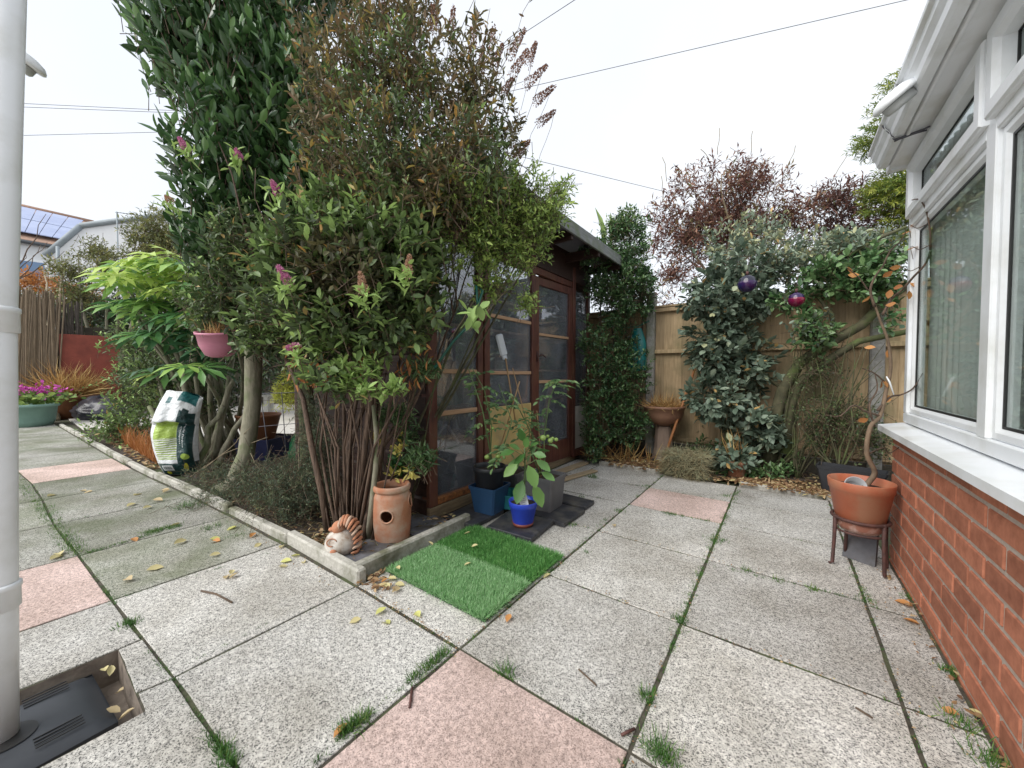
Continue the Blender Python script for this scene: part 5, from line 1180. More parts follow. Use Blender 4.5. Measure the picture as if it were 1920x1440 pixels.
# rusty seed spikes and pink flower heads of the two
def spike(root, base_, d, L, r, mat, n, name, ls=.007):
    d = Vector(d).normalized(); t = RNG.random(n); c = np.array(base_)[None] + np.array(d)[None] * (t * L)[:, None]
    o = unit(RNG.normal(size=(n, 3))); c = c + o * (r * (1 - t * .75))[:, None]
    me = leafmesh(name, mat, c, unit(o + np.array(d) * .5), unit(RNG.normal(size=(n, 3))), ls, ls * .8, np.clip(.5 + RNG.normal(size=n) * .3, 0, 1), 'dia', wloc(root)); ob = link(name, me, root); return ob
for (a, b_, c_, d_) in ((925, 60, 915, 130), (980, 62, 955, 105), (1003, 85, 990, 120), (1020, 128, 985, 160), (1035, 165, 1005, 190), (1036, 212, 1010, 232), (988, 268, 960, 285), (985, 100, 960, 140), (890, 40, 885, 100), (850, 20, 845, 70), (980, 285, 955, 310), (665, 115, 662, 150), (812, 15, 815, 60), (720, 10, 722, 50), (940, 90, 925, 125), (905, 95, 900, 140), (775, 30, 770, 80), (960, 150, 940, 180)):
    dd = 2.55 + rnd.uniform(-.1, .1); p0, p1 = D(c_, d_, dd), D(a, b_, dd); spike(brown, p0, p1 - p0, (p1 - p0).length * 1.15, .028, M_seed, 380, 'seed_head', .012)
    MB().tube(wob(p0 + Vector((rnd.uniform(-.1, 0), 0, -.30)), p1, 4, .01), .0018, 4).build('stalk', M_stem, brown)
def posy(px, py, qx, qy, d, mat, n=420, r=.021):
    d = d - .14
    p0, p1 = D(qx, qy, d), D(px, py, d); spike(main, p0, p1 - p0, (p1 - p0).length, r, mat, n, 'flower_head', .009)
    MB().tube([p0 + Vector((0.02, 0.02, -.12)), p0, p1], .002, 4).build('stalk', M_twig, main)
    k = 26; PP = np.array(p0) + RNG.normal(size=(k, 3)) * np.array((.02, .02, .03)) - np.array((0, 0, .03)); foliage(main, M_spirea, PP, unit(RNG.normal(size=(k, 3)) + A_up * .4 - A_fw * .4), unit(A_up + RNG.normal(size=(k, 3)) * .4), .062, .02, .95, 'six', 0, name='flower_leaves')
for q in ((522, 500, 540, 528, 1.85, M_pinkfl), (676, 512, 682, 548, 1.85, M_tanfl), (768, 480, 764, 515, 1.9, M_tanfl), (540, 652, 556, 652, 1.85, M_pinkfl), (336, 258, 350, 280, 2.4, M_pinkfl), (443, 280, 448, 296, 2.35, M_pinkfl), (510, 340, 522, 362, 2.1, M_pinkfl), (312, 368, 320, 378, 2.6, M_tanfl)): posy(*q)
# bright young shoots low in front
for cx, cy, d, rr in ((660, 715, 1.88, 34), (735, 725, 1.9, 34), (650, 690, 1.9, 30), (700, 690, 1.9, 40), (600, 650, 1.95, 30), (690, 730, 1.86, 26)):
    shrub(main, M_spirea, [(cx, cy, d, rr, rr * .6, .06, 1)], 12, int(cx), .07, 7, .050, .022, 'oval', 0, 2., 0, aout=.5, aup=.6, nup=1., tintb=.88, tints=.12, twigmat=M_twig)
# pale sprig leaves in the middle of the shrub
for cx, cy, d in ((575, 395, 1.95), (700, 430, 1.95), (740, 460, 2.0), (885, 600, 2.0)):
    k = 16; PP = np.array(D(cx, cy, d)) + RNG.normal(size=(k, 3)) * .04; foliage(main, M_spirea, PP, unit(RNG.normal(size=(k, 3)) * .8 - A_up * .3), unit(RNG.normal(size=(k, 3)) * .5 + A_up - A_fw * .6), .085, .045, .85 + RNG.normal(size=k) * .1, 'oval', 8)
# hanging dead leaves under the crown
k = 130; PP = np.array([np.array(D(rnd.choice((590, 610, 560, 800, 760, 690)) + rnd.uniform(-22, 22), rnd.uniform(640, 720), 2.05 + rnd.uniform(-.05, .15))) for _ in range(k)]); foliage(main, M_orangeleaf, PP, unit(RNG.normal(size=(k, 3)) * .5 - A_up), unit(RNG.normal(size=(k, 3))), .06, .018, RNG.random(k) * .8, 'six', 0, name='dead_leaves')

# --- cherry laurel and its grey trunk
tb = G(470, 905); tb = Vector((-4.0, 1.45, 0)); tb = D(440, 935, 3.05); tb.z = 0
lau = empty('laurel_tree', tb, 'tall dark glossy laurel with a smooth grey trunk rising left of the shrub', 'tree')
tt = D(476, 660, 3.15); MB().tube([tb + Vector((-.07, -.05, 0)), tb + Vector((0.0, 0, .08)), D(462, 850, 3.1), D(474, 760, 3.12), tt, tt + Vector((.05, .05, .3))], [.11, .075, .062, .062, .066, .055], 12).build('trunk', M_bark, lau)
for a, b_, r_ in (((476, 668), (520, 560), .04), ((470, 668), (430, 560), .045), ((474, 668), (470, 430), .05), ((505, 600), (560, 300), .03), ((440, 600), (380, 300), .03), ((470, 450), (450, 100), .035)):
    MB().tube(wob(D(*a, 3.15), D(*b_, 3.2), 6, .03), taper(r_, r_ * .3, 6), 8).build('branch', M_bark, lau)
tb2 = D(585, 900, 3.0); tb2.z = 0; MB().tube([tb2, D(575, 760, 3.0), D(560, 620, 3.0)], [.075, .06, .055], 10).build('trunk', M_mossbark, lau)
shrub(lau, M_laurel, [(430, 90, 3.0, 150, 150, .55, 1.1), (340, 30, 2.95, 90, 80, .4, .7), (445, 300, 3.0, 105, 150, .5, 1.2), (530, 180, 3.1, 110, 180, .5, 1.), (470, -60, 3.1, 200, 90, .6, .8), (420, 430, 3.0, 70, 70, .4, 1.), (560, 330, 3.1, 80, 110, .4, 1), (500, 520, 3.1, 80, 80, .4, .8)],
      2500, 31, .24, 8, .108, .040, 'oval', 295, 2.6, .1, 2., twigmat=M_twig, twigr=.003, aout=.5, aup=1.35, arnd=.35, open_=.55, nup=.35, tintb=.46, tints=.24, tipbright=.25)
shrub(lau, M_spirea, [(450, 560, 2.75, 110, 90, .35, 1.1), (480, 450, 2.7, 90, 70, .3, .9), (420, 600, 2.8, 60, 60, .3, .8), (560, 600, 2.6, 60, 60, .3, .8)], 800, 32, .15, 9, .050, .022, 'six', 0, 2.6, .2, 4., aout=.7, aup=.4, nup=.8, tintb=.28, tints=.24, **KW)

# --- lime green shrub leaning over the shed
lb = Vector((-2.15, 1.42, 0)); lime = empty('privet_shrub', lb, 'yellow green small leaved shrub arching over the summerhouse roof', 'shrub')
branches(lime, lb, px_ends([(880, 600, 2.45), (900, 560, 2.5), (960, 480, 2.6), (1040, 380, 2.8), (990, 340, 2.9), (850, 560, 2.3), (1080, 330, 2.9)]), M_mossbark, .013, .003, .02)
shrub(lime, M_privet, [(880, 440, 2.3, 85, 80, .3, 1.), (960, 450, 2.45, 90, 75, .3, 1.), (925, 530, 2.35, 55, 55, .2, .55), (1020, 400, 2.45, 60, 45, .25, .8), (960, 360, 2.35, 90, 60, .25, 1.), (1050, 360, 2.55, 35, 35, .15, .4), (870, 370, 2.15, 80, 60, .25, .8), (985, 560, 2.35, 30, 40, .12, .4)],
      1500, 41, .13, 10, .034, .013, 'six', 260, 2.2, .3, 5., aout=.9, aup=.15, arnd=.5, nup=.8, tintb=.52, tints=.25, tipbright=.2, **KW)
for a, b_, d in (((880, 620), (990, 500), 2.3), ((905, 590), (1010, 440), 2.35), ((930, 460), (1060, 395), 2.45), ((985, 420), (1065, 345), 2.6), ((840, 640), (900, 540), 2.25), ((985, 410), (1075, 322), 2.65), ((1000, 330), (1008, 300), 2.7)):
    MB().tube(wob(D(*a, d), D(*b_, d + .1), 5, .012), .003, 5).build('bare_shoot', M_paletwig, lime)
m = MB(); m.tube([D(815, 690, 2.1), D(850, 640, 2.15), D(888, 600, 2.2), D(905, 545, 2.2), D(893, 535, 2.2), D(897, 590, 2.2)], .008, 6); tag(m.build('green_hose', simple('hose_green', (.01, .10, .07), rough=.35)), 'dark green hose looped over the branches before the shed window', 'hose')

# --- evergreen climber on the fence beside the shed
ib = Vector((-1.66, 4.42, 0)); ivy = empty('evergreen_climber', ib, 'dense dark evergreen climber between the shed end and the concrete post', 'climber')
branches(ivy, [ib, ib + Vector((.15, .05, 0)), ib + Vector((.3, 0, 0))], px_ends([(1130, 500, 4.5), (1150, 560, 4.5), (1180, 600, 4.6), (1140, 640, 4.5), (1175, 500, 4.6), (1200, 560, 4.7)]), M_stem, .02, .006, .03)
shrub(ivy, M_ivy, [(1165, 470, 4.45, 55, 65, .35, 1.1), (1170, 550, 4.35, 65, 70, .35, 1.3), (1125, 530, 4.3, 35, 50, .25, .8), (1205, 540, 4.4, 30, 55, .25, .8), (1140, 720, 4.2, 45, 80, .25, .7), (1170, 790, 4.15, 50, 60, .25, .8), (1115, 820, 4.05, 30, 50, .2, .6), (1160, 640, 4.4, 55, 50, .25, .45), (1190, 700, 4.2, 40, 60, .2, .4), (1180, 420, 4.4, 40, 35, .25, .7), (1105, 470, 4.0, 25, 40, .2, .4), (1110, 640, 4.1, 35, 50, .2, .4), (1110, 750, 4.0, 30, 60, .2, .6)],
      2300, 51, .16, 12, .040, .021, 'six', 0, 2.4, .25, 4., aout=.8, aup=.4, nup=.7, tintb=.45, tints=.25, tipbright=.25, **KW)
shrub(ivy, M_privet, [(1170, 420, 4.5, 50, 30, .25, 1), (1205, 470, 4.5, 30, 40, .2, .5)], 160, 52, .15, 9, .035, .014, 'six', 0, 2., .2, aup=.7, tintb=.35, **KW)
ph = empty('sword_leaf_plant', onY(1135, 450, 4.9), 'long upright sword leaves standing above the shed eave', 'plant')
for a, b_ in (((1136, 470), (1120, 385)), ((1142, 470), (1148, 395)), ((1150, 460), (1172, 385)), ((1130, 470), (1128, 420))):
    p0, p1 = D(*a, 4.9), D(*b_, 4.9); foliage(ph, M_privet, np.array([p0]), np.array([p1 - p0]), np.array([-np.array(fw) + .3]), (p1 - p0).length, .07, .55, 'six', 1)

# --- silver leaved shrub
eb = Vector((-.42, 4.2, 0)); el = empty('silver_shrub', eb, 'silver green leaved shrub filling the middle of the fence', 'shrub')
branches(el, [eb, eb + Vector((.06, .1, 0))], px_ends([(1350, 640, 4.0), (1390, 560, 4.1), (1440, 540, 4.1), (1330, 560, 4.0), (1380, 700, 3.9), (1420, 780, 3.8), (1340, 760, 3.9), (1460, 700, 4.0)]), M_mossbark, .022, .006, .03)
shrub(el, M_silver, [(1365, 560, 3.75, 95, 55, .3, 1.2), (1345, 640, 3.75, 62, 80, .25, 1.1), (1400, 690, 3.75, 60, 80, .25, 1.), (1345, 745, 3.7, 65, 50, .25, .9), (1410, 800, 3.6, 60, 50, .25, .9), (1395, 500, 3.7, 80, 40, .25, .7), (1370, 860, 3.55, 55, 35, .2, .6), (1460, 830, 3.6, 30, 35, .15, .4), (1480, 560, 3.8, 40, 30, .2, .35)],
      900, 61, .15, 10, .078, .043, 'oval', 295, 2.6, .18, 3., twigmat=M_twig, aout=1.0, aup=.0, arnd=.4, open_=.7, nup=.8, tintb=.42, tints=.22, tipbright=.12)
shrub(el, M_silver, [(1400, 450, 4.0, 110, 35, .3, 1), (1500, 470, 4.0, 70, 45, .3, .9), (1430, 420, 4.1, 60, 30, .25, .5)], 260, 62, .18, 8, .062, .026, 'six', 0, 2.2, .3, 3., twigmat=M_twig, aout=.6, aup=.6, nup=.6, tintb=.72, tints=.25)

# --- leaning mossy tree on the right with thin foliage
rb_ = D(1450, 790, 4.25); rb_.z = 0; lt = empty('leaning_tree', D(1440, 850, 4.2), 'tree with thick mossy limbs leaning right along the fence top', 'tree')
def limb(pts, r0_, r1_, name='limb', mat=M_mossbark): m = MB(); p = [D(q[0], q[1], min(q[2], dY(q[0], 4.42))) for q in pts]; m.tube(p, taper(r0_, r1_, len(p) - 1), 10); m.build(name, mat, lt)
limb([(1440, 880, 4.2), (1452, 790, 4.2), (1468, 730, 4.15), (1500, 680, 4.05), (1560, 640, 3.9), (1615, 610, 3.7), (1665, 560, 3.5), (1720, 520, 3.3)], .06, .030)
limb([(1475, 850, 4.2), (1482, 760, 4.2), (1500, 715, 4.1), (1560, 670, 3.95), (1610, 640, 3.8), (1700, 622, 3.6)], .05, .022)
limb([(1565, 640, 3.9), (1560, 590, 3.9), (1520, 540, 3.9), (1470, 505, 3.95)], .022, .006, 'branch'); limb([(1640, 590, 3.6), (1640, 520, 3.7), (1600, 450, 3.8)], .02, .006, 'branch')
limb([(1560, 640, 3.9), (1540, 610, 3.9), (1510, 575, 3.9)], .026, .02, 'branch'); limb([(1590, 480, 3.6), (1640, 450, 3.5), (1700, 425, 3.4)], .016, .012, 'branch')
limb([(1480, 740, 4.15), (1420, 690, 4.1), (1380, 640, 4.1)], .02, .006, 'branch')
shrub(lt, M_ivy, [(1640, 510, 3.1, 65, 60, .2, .9), (1570, 520, 3.3, 75, 45, .2, 1.), (1530, 620, 3.3, 50, 45, .12, .45), (1670, 590, 3.0, 40, 50, .12, .4), (1500, 560, 3.4, 60, 35, .12, .6)], 420, 71, .15, 8, .062, .034, 'oval', 200, 2.2, .3, 3., twigmat=M_twig, aout=.9, aup=.1, nup=.7, tintb=.70, tints=.22)
shrub(lt, M_silver, [(1570, 475, 3.5, 110, 45, .3, .9), (1650, 460, 3.3, 55, 45, .2, .7), (1480, 500, 3.6, 50, 40, .2, .6), (1520, 610, 3.3, 45, 40, .12, .4)], 330, 72, .15, 8, .062, .030, 'six', 0, 2.2, .3, 3., twigmat=M_twig, nup=.7, tintb=.6, tints=.25)

# --- red brown maple beyond the fence and the yellow green tree by the roof
mp = empty('red_maple', onY(1390, 700, 6.6) - Vector((0, 0, 1)), 'thinning red brown maple beyond the fence', 'tree'); b0 = Vector((onY(1390, 700, 6.6).x, 6.6, 0))
MB().tube([b0, b0 + Vector((0, 0, 1.2)), D(1385, 560, 6.3)], [.09, .07, .06], 8).build('trunk', M_stem, mp)
for q in ((1300, 380), (1350, 330), (1400, 300), (1450, 350), (1500, 380), (1250, 470), (1540, 400), (1340, 430), (1280, 330), (1600, 380), (1240, 370)):
    MB().tube(wob(D(1385 + rnd.uniform(-25, 25), 560, 6.3), D(*q, 6.3 + rnd.uniform(-.5, .5)), 7, .06), taper(.03, .006, 7), 6).build('branch', M_paletwig, mp)
for a, b_ in (((1345, 290), (1348, 240)), ((1408, 290), (1412, 245)), ((1470, 325), (1490, 272)), ((1250, 340), (1238, 295)), ((1330, 300), (1312, 280)), ((1560, 340), (1592, 290)), ((1240, 330), (1240, 380))):
    MB().tube(wob(D(*a, 6.3), D(*b_, 6.3), 4, .02), .005, 4).build('bare_shoot', M_paletwig, mp)
shrub(mp, M_maple, [(1330, 360, 6.3, 95, 60, .8, 1.), (1290, 440, 6.3, 70, 75, .7, .9), (1420, 380, 6.3, 90, 60, .8, 1.1), (1480, 400, 6.2, 60, 50, .6, .8), (1390, 320, 6.3, 60, 40, .5, .5), (1260, 520, 6.3, 50, 50, .5, .5), (1375, 440, 6.3, 90, 60, .7, .9), (1240, 420, 6.3, 35, 60, .5, .5), (1255, 560, 6.3, 35, 35, .4, .4), (1540, 420, 6.2, 50, 45, .5, .7)],
      2600, 81, .30, 7, .10, .026, 'dia', 0, 1.8, .62, 1.6, twigmat=M_stem, twigr=.003, aout=.9, aup=.15, arnd=.5, nup=.7, tintb=.45, tints=.28)
mp2 = empty('red_maple', D(1590, 640, 6.0), 'smaller dark purple maple beside the conservatory corner beyond the fence', 'tree')
b0 = D(1600, 700, 6.0); b0.z = 0; MB().tube([b0, D(1600, 600, 6.0), D(1590, 480, 6.0)], [.06, .05, .03], 7).build('trunk', M_stem, mp2)
for q in ((1560, 380), (1600, 350), (1640, 380), (1530, 440), (1660, 450)): MB().tube(wob(D(1592, 500, 6.0), D(*q, 6.), 6, .05), taper(.02, .005, 6), 5).build('branch', M_stem, mp2)
shrub(mp2, M_maple, [(1575, 375, 6., 70, 45, .5, 1.2), (1580, 440, 6., 50, 45, .5, .9), (1650, 400, 6., 50, 60, .5, .8), (1640, 480, 6., 60, 40, .5, .5)], 760, 82, .25, 8, .085, .022, 'dia', 0, 2.2, .35, 2.2, twigmat=M_stem, aout=.9, aup=.1, nup=.7, tintb=.25, tints=.22)
ac = empty('feathery_tree', D(1760, 640, 5.2), 'yellow green feathery leaved tree behind the conservatory roof corner', 'tree')
b0 = D(1760, 700, 5.2); b0.z = 0; MB().tube([b0, D(1755, 500, 5.2), D(1740, 250, 5.2)], [.08, .06, .03], 7).build('trunk', M_stem, ac)
for q in ((1690, 200), (1700, 140), (1680, 300), (1680, 380), (1700, 440)): MB().tube(wob(D(1755, q[1] + 60, 5.2), D(*q, 5.2), 6, .04), taper(.02, .004, 6), 5).build('branch', M_stem, ac)
rng = np.random.default_rng(83); bl = blobs_px([(1690, 190, 5.2, 60, 55, .4, 1), (1655, 260, 5.2, 55, 35, .4, .9), (1680, 360, 5.2, 65, 65, .5, 1.2), (1700, 440, 5.2, 65, 50, .5, 1), (1700, 150, 5.2, 30, 30, .3, .5)])
P, o, r, ch = twigs(bl, 760, rng, 2.2, .2, 2.5); PP, Dr, N, LL, WW, tn, S, d, TL = twig_leaves(P, o * np.array((1, 1, .2)) - np.array(rt) * .8, rng, .30, 26, .075, .014, aout=.9, aup=-.25, arnd=.25, open_=.75, nup=.8, tintb=.5, tints=.28)
foliage(ac, M_acer, PP, Dr, N, LL, WW, tn, 'dia', 0); twig_mesh(ac, S, d, TL, M_stem, .003)

# --- contorted hazel in the orange pot
hz_ = empty('contorted_hazel', Vector((.335, 2.58, .41)), 'bare twisting small tree with a few orange leaves growing in the orange pot', 'tree')
def limb2(pts, r0_, r1_, name='branch', mat=None):
    mat = simple('hazel_bark', (.25, .17, .11), (.12, .085, .055), 16, .8, .3) if name == 'trunk' else M_stem
    p = [D(*q) for q in pts]; m = MB(); 
    # smooth the path
    out = []
    for i in range(len(p) - 1):
        a, b_, c_, e = p[max(i - 1, 0)], p[i], p[i + 1], p[min(i + 2, len(p) - 1)]
        for k in range(4):
            t = k / 4; out.append(.5 * ((2 * b_) + (c_ - a) * t + (2 * a - 5 * b_ + 4 * c_ - e) * t * t + (3 * b_ - a - 3 * c_ + e) * t ** 3))
    out.append(p[-1]); m.tube(out, taper(r0_, r1_, len(out) - 1), 8); m.build(name, mat, hz_); return p
dd = 1.905
limb2([(1612, 925, dd), (1628, 905, dd), (1640, 885, dd), (1625, 850, dd), (1632, 800, dd), (1650, 780, dd), (1662, 730, dd), (1670, 690, dd), (1665, 640, dd), (1650, 600, dd), (1640, 570, dd)], .0135, .0045, 'trunk')
limb2([(1640, 575, dd), (1632, 545, dd), (1640, 520, dd), (1655, 500, dd)], .007, .003); limb2([(1655, 590, dd), (1672, 560, dd), (1690, 545, dd - .05), (1712, 520, dd - .1), (1738, 490, dd - .15), (1745, 450, dd - .2), (1738, 400, dd - .2), (1725, 375, dd - .2), (1710, 375, dd - .15)], .006, .0022)
limb2([(1650, 780, dd), (1620, 770, dd), (1600, 760, dd), (1575, 780, dd), (1548, 778, dd)], .006, .002); limb2([(1662, 720, dd), (1640, 700, dd), (1615, 690, dd)], .005, .002); limb2([(1645, 770, dd), (1668, 745, dd), (1690, 740, dd), (1712, 728, dd - .05), (1730, 700, dd - .1)], .006, .002)
limb2([(1640, 800, dd), (1630, 760, dd), (1645, 730, dd), (1640, 700, dd)], .005, .002); limb2([(1628, 545, dd), (1610, 520, dd), (1585, 500, dd)], .004, .0015); limb2([(1655, 500, dd), (1670, 470, dd), (1690, 450, dd - .05), (1700, 430, dd - .05)], .004, .0015); limb2([(1630, 850, dd), (1655, 840, dd), (1668, 850, dd), (1690, 835, dd - .03)], .004, .0015)
for q in ((1738, 420), (1742, 460), (1725, 500)): limb2([(q[0], q[1], dd - .2), (q[0] - 18, q[1] + 8, dd - .18), (q[0] - 34, q[1] + 2, dd - .16), (q[0] - 30, q[1] + 26, dd - .16)], .002, .001)
pts = [(1612, 515), (1655, 520), (1630, 555), (1675, 540), (1660, 572), (1620, 652), (1665, 560), (1700, 470), (1655, 712), (1650, 728), (1660, 755), (1628, 785), (1705, 545), (1748, 478), (1735, 600), (1718, 540), (1690, 500), (1720, 410), (1668, 655), (1590, 500), (1690, 440), (1722, 710)]
k = len(pts); PP = np.array([np.array(D(*p, dd - (.05 if p[0] > 1690 else 0))) for p in pts]); foliage(hz_, M_orangeleaf, PP, unit(RNG.normal(size=(k, 3)) - A_up * .3), unit(RNG.normal(size=(k, 3)) * .6 - A_fw * .7), .046, .030, RNG.random(k), 'oval', k)
m = MB(); m.tube([D(1662, 706, dd - .02), D(1668, 716, dd - .03), D(1676, 740, dd - .03)], [.003, .004, .0025], 6); tag(m.build('white_tie', M_upvc), 'white plastic tie hanging from the twisting tree', 'tie')

# --- undergrowth shrub by the trough and low plants in the bed
ug = empty('undergrowth_shrub', Vector((.1, 4.35, 0)), 'half bare brown shrub with sparse small leaves above the black trough', 'shrub')
branches(ug, [Vector((.12, 4.3, 0)), Vector((.3, 4.3, .1)), Vector((.4, 4.15, .15)), Vector((-.05, 4.4, 0))], [onY(rnd.uniform(1480, 1665), rnd.uniform(600, 800), 4.35 + rnd.uniform(-.2, .2)) for _ in range(34)], M_mossbark, .009, .002, .035, name='branch')
shrub(ug, M_hedge, [(1560, 780, 3.3, 90, 75, .2, 1), (1630, 820, 3.1, 55, 50, .2, .8), (1540, 690, 3.35, 70, 60, .15, .5)], 620, 91, .16, 8, .026, .013, 'dia', 0, 2., .35, 4., twigmat=M_twig, nup=.7, tintb=.7, tints=.25)
lowp = empty('low_bed_plants', Vector((-.35, 4.0, 0)), 'low leafy plants round the small terracotta pot in the fence bed', 'plant')
shrub(lowp, M_ivy, [(1320, 850, 4.0, 35, 30, .15, .5), (1450, 882, 3.45, 50, 22, .15, .8), (1400, 900, 3.5, 40, 18, .12, .6), (1500, 868, 3.45, 40, 18, .15, .4), (1345, 885, 3.6, 30, 20, .12, .5), (1330, 800, 4.3, 25, 30, .12, .4)], 190, 92, .10, 8, .050, .024, 'six', 100, 2., .1, twigmat=M_twig, nup=.9, tintb=.65, tints=.22)
for c_, nme, lb, n_, sp_, L0, L1, mt in ((G(1380, 896), 'strap_leaf_plant', 'dry upright strap leaves in the small terracotta pot', 26, .25, .18, .38, M_straw), (Vector((-1.55, 4.1, 0)), 'strap_leaf_plant', 'withered strap leaves on the soil below the evergreen climber', 150, 1.3, .15, .35, M_straw)):
    e = empty(nme, c_, lb, 'plant'); P = np.array(c_) + RNG.normal(size=(n_, 3)) * np.array((.03 if sp_ < 1 else .22, .03 if sp_ < 1 else .08, 0)) + np.array((0, 0, .02 if sp_ > 1 else .16)); blades(e, mt, P, unit(RNG.normal(size=(n_, 3)) * sp_ * .8 + A_up * (1 if sp_ < 1 else .5)), RNG.uniform(L0, L1, n_), .012, RNG.random(n_), 'leaves')

# --- dry hay planter at the kerb
hc_ = Vector((-.74, 3.92, 0)); hay = empty('hay_planter', hc_, 'shaggy planter of dry grey green and straw grass at the edge of the slabs', 'planter')
n = 4200; u = RNG.random(n); s_ = RNG.integers(0, 3, n)
P = np.stack([RNG.uniform(-.19, .19, n), RNG.uniform(-.15, .15, n), RNG.uniform(.02, .23, n)], 1); P[s_ == 0, 1] = -.15 + RNG.normal(size=(s_ == 0).sum()) * .015; top = s_ == 1; P[top, 2] = .22 + RNG.normal(size=top.sum()) * .012
hol = top & (np.abs(P[:, 0]) < .12) & (np.abs(P[:, 1]) < .09); P = P[~hol]; n = len(P)
rotm = Matrix.Rotation(R(-4), 3, 'Z'); P = P @ np.array(rotm).T + np.array(hc_)
blades(hay, M_hay, P, unit(RNG.normal(size=(n, 3)) * np.array((1.1, .8, .5)) + np.array((0, -.35, -.1))), RNG.uniform(.05, .13, n), .0035, RNG.random(n), 'dry_grass')
m = MB(); m.box(-.18, -.14, .0, .18, .14, .20, .02, Matrix.Translation(hc_) @ Matrix.Rotation(R(-4), 4, 'Z')); m.build('liner', simple('dark_liner', (.03, .025, .02), rough=.9), hay)
spike(hay, G(1318, 893) + Vector((0, 0, .05)), (0, -.2, 1), .03, .015, simple('red_petal', (.40, .01, .02), rough=.5), 60, 'red_flower', .02)

# --- tomatoes
def compound(root, p, d, rng, mat, L=.16, n=9, ls=.045):
    """a drooping compound leaf"""
    d = unit(np.array(d)[None])[0]; a = unit(np.cross(d, A_up)[None])[0]; P = []; Dr = []
    for k in range(n):
        t = (k // 2 + 1) / (n / 2 + .5); s = 1 if k % 2 else -1; c = np.array(p) + d * L * t - A_up * L * .45 * t * t
        P.append(c); Dr.append(d * .5 + a * s * (1 if k < n - 1 else 0) - A_up * .35)
    return P, Dr
def tomato(root, stems, seed, fruits):
    rng = np.random.default_rng(seed); P = []; Dr = []
    for s in stems:
        p = [D(*q) for q in s]; MB().tube(p, taper(.006, .0025, len(p) - 1), 6).build('stem', simple('green_stem', (.16, .24, .09), (.10, .16, .06), 20, .6), root)
        for i in range(len(p) - 1):
            for k in range(5):
                if i == 0 and k < 4: continue
                q = np.array(p[i].lerp(p[i + 1], k / 5)); a, b = compound(root, q, rng.normal(size=3) * np.array((1, 1, .3)) + A_up * .25, rng, None, rng.uniform(.07, .15), 9); P += a; Dr += b
    P = np.array(P); Dr = np.array(Dr); n = len(P)
    foliage(root, M_tomleaf, P, unit(Dr), unit(A_up + rng.normal(size=(n, 3)) * .5), rng.uniform(.028, .060, n), rng.uniform(.015, .027, n), .55 + rng.normal(size=n) * .25, 'six', 60)
    for (x, y, d, r_) in fruits: m = MB(); sph(m, (0, 0, 0), r_, r_, r_ * .92, Matrix.Translation(D(x, y, d)), 16, 10); m.build('tomato', M_tomato, root)
t1 = empty('tomato_plant', Vector((-1.66, 2.0, .33)), 'left tomato plant climbing from the black pot with small green fruit', 'plant')
tomato(t1, [[(918, 878, 2.52), (922, 800, 2.5), (908, 730, 2.45), (885, 690, 2.4)], [(925, 878, 2.5), (905, 770, 2.4), (878, 690, 2.35)], [(930, 876, 2.5), (960, 790, 2.5), (935, 720, 2.55)], [(915, 880, 2.5), (940, 850, 2.4), (950, 830, 2.4)]], 101, [(913, 857, 2.40, .017), (934, 855, 2.40, .018), (924, 803, 2.45, .011), (914, 806, 2.45, .010), (945, 858, 2.42, .012)])
t2 = empty('tomato_plant', Vector((-1.385, 2.29, .25)), 'right tomato plant in the tall grey pot with a truss of green fruit', 'plant')
tomato(t2, [[(1022, 890, 2.66), (1020, 820, 2.6), (1030, 750, 2.55), (1045, 712, 2.5), (1062, 715, 2.45)], [(1015, 890, 2.66), (1005, 830, 2.6), (975, 770, 2.6), (960, 740, 2.6)], [(1012, 890, 2.66), (990, 830, 2.6), (1000, 770, 2.6)]], 102, [(1018, 821, 2.5, .022), (1032, 826, 2.5, .019), (1043, 824, 2.5, .014), (1027, 818, 2.52, .012), (1036, 822, 2.52, .013)])
# --- pepper plant
pp = empty('pepper_plant', Vector((bp[0], bp[1], .17)), 'pepper plant with large green leaves growing in the bright blue pot', 'plant')
MB().tube([Vector((bp[0], bp[1], .165)), D(985, 880, 2.33), D(983, 840, 2.33)], [.007, .006, .004], 7).build('stem', simple('green_stem'  , (.16, .24, .09)), pp)
pl_ = [(985, 850, -55, 60), (975, 858, -60, 80), (1000, 850, 60, 15), (1005, 862, 70, 55), (990, 872, 40, 110), (980, 900, -30, 115), (1000, 908, 45, 110), (985, 840, 10, -50), (992, 838, 45, -20), (975, 842, -50, -20), (1015, 885, 65, 40), (970, 870, -65, 60), (1008, 846, 60, -5), (982, 828, -20, -60), (965, 845, -70, 20)]
PP = []; Dr = []; LL = []
for (x, y, dx, dy) in pl_:
    d = 2.28 + rnd.uniform(-.08, .05); a = D(x, y, d); b_ = D(x + dx * .36, y + dy * .36, d - .04); PP.append(a); Dr.append(b_ - a); LL.append((b_ - a).length * 1.1)
    MB().tube([D(985, min(900, y + 12), 2.33), a], .002, 5).build('leaf_stalk', MATS['green_stem'], pp)
k = len(PP); PP = np.array([list(p) for p in PP]); Dr = np.array([list(p) for p in Dr]); LL = np.array(LL)
foliage(pp, M_pepper, PP, Dr, unit(-A_fw[None] * .6 + A_up * .7 + RNG.normal(size=(k, 3)) * .3), LL, LL * .56, .60 + RNG.normal(size=k) * .22, 'oval', k)
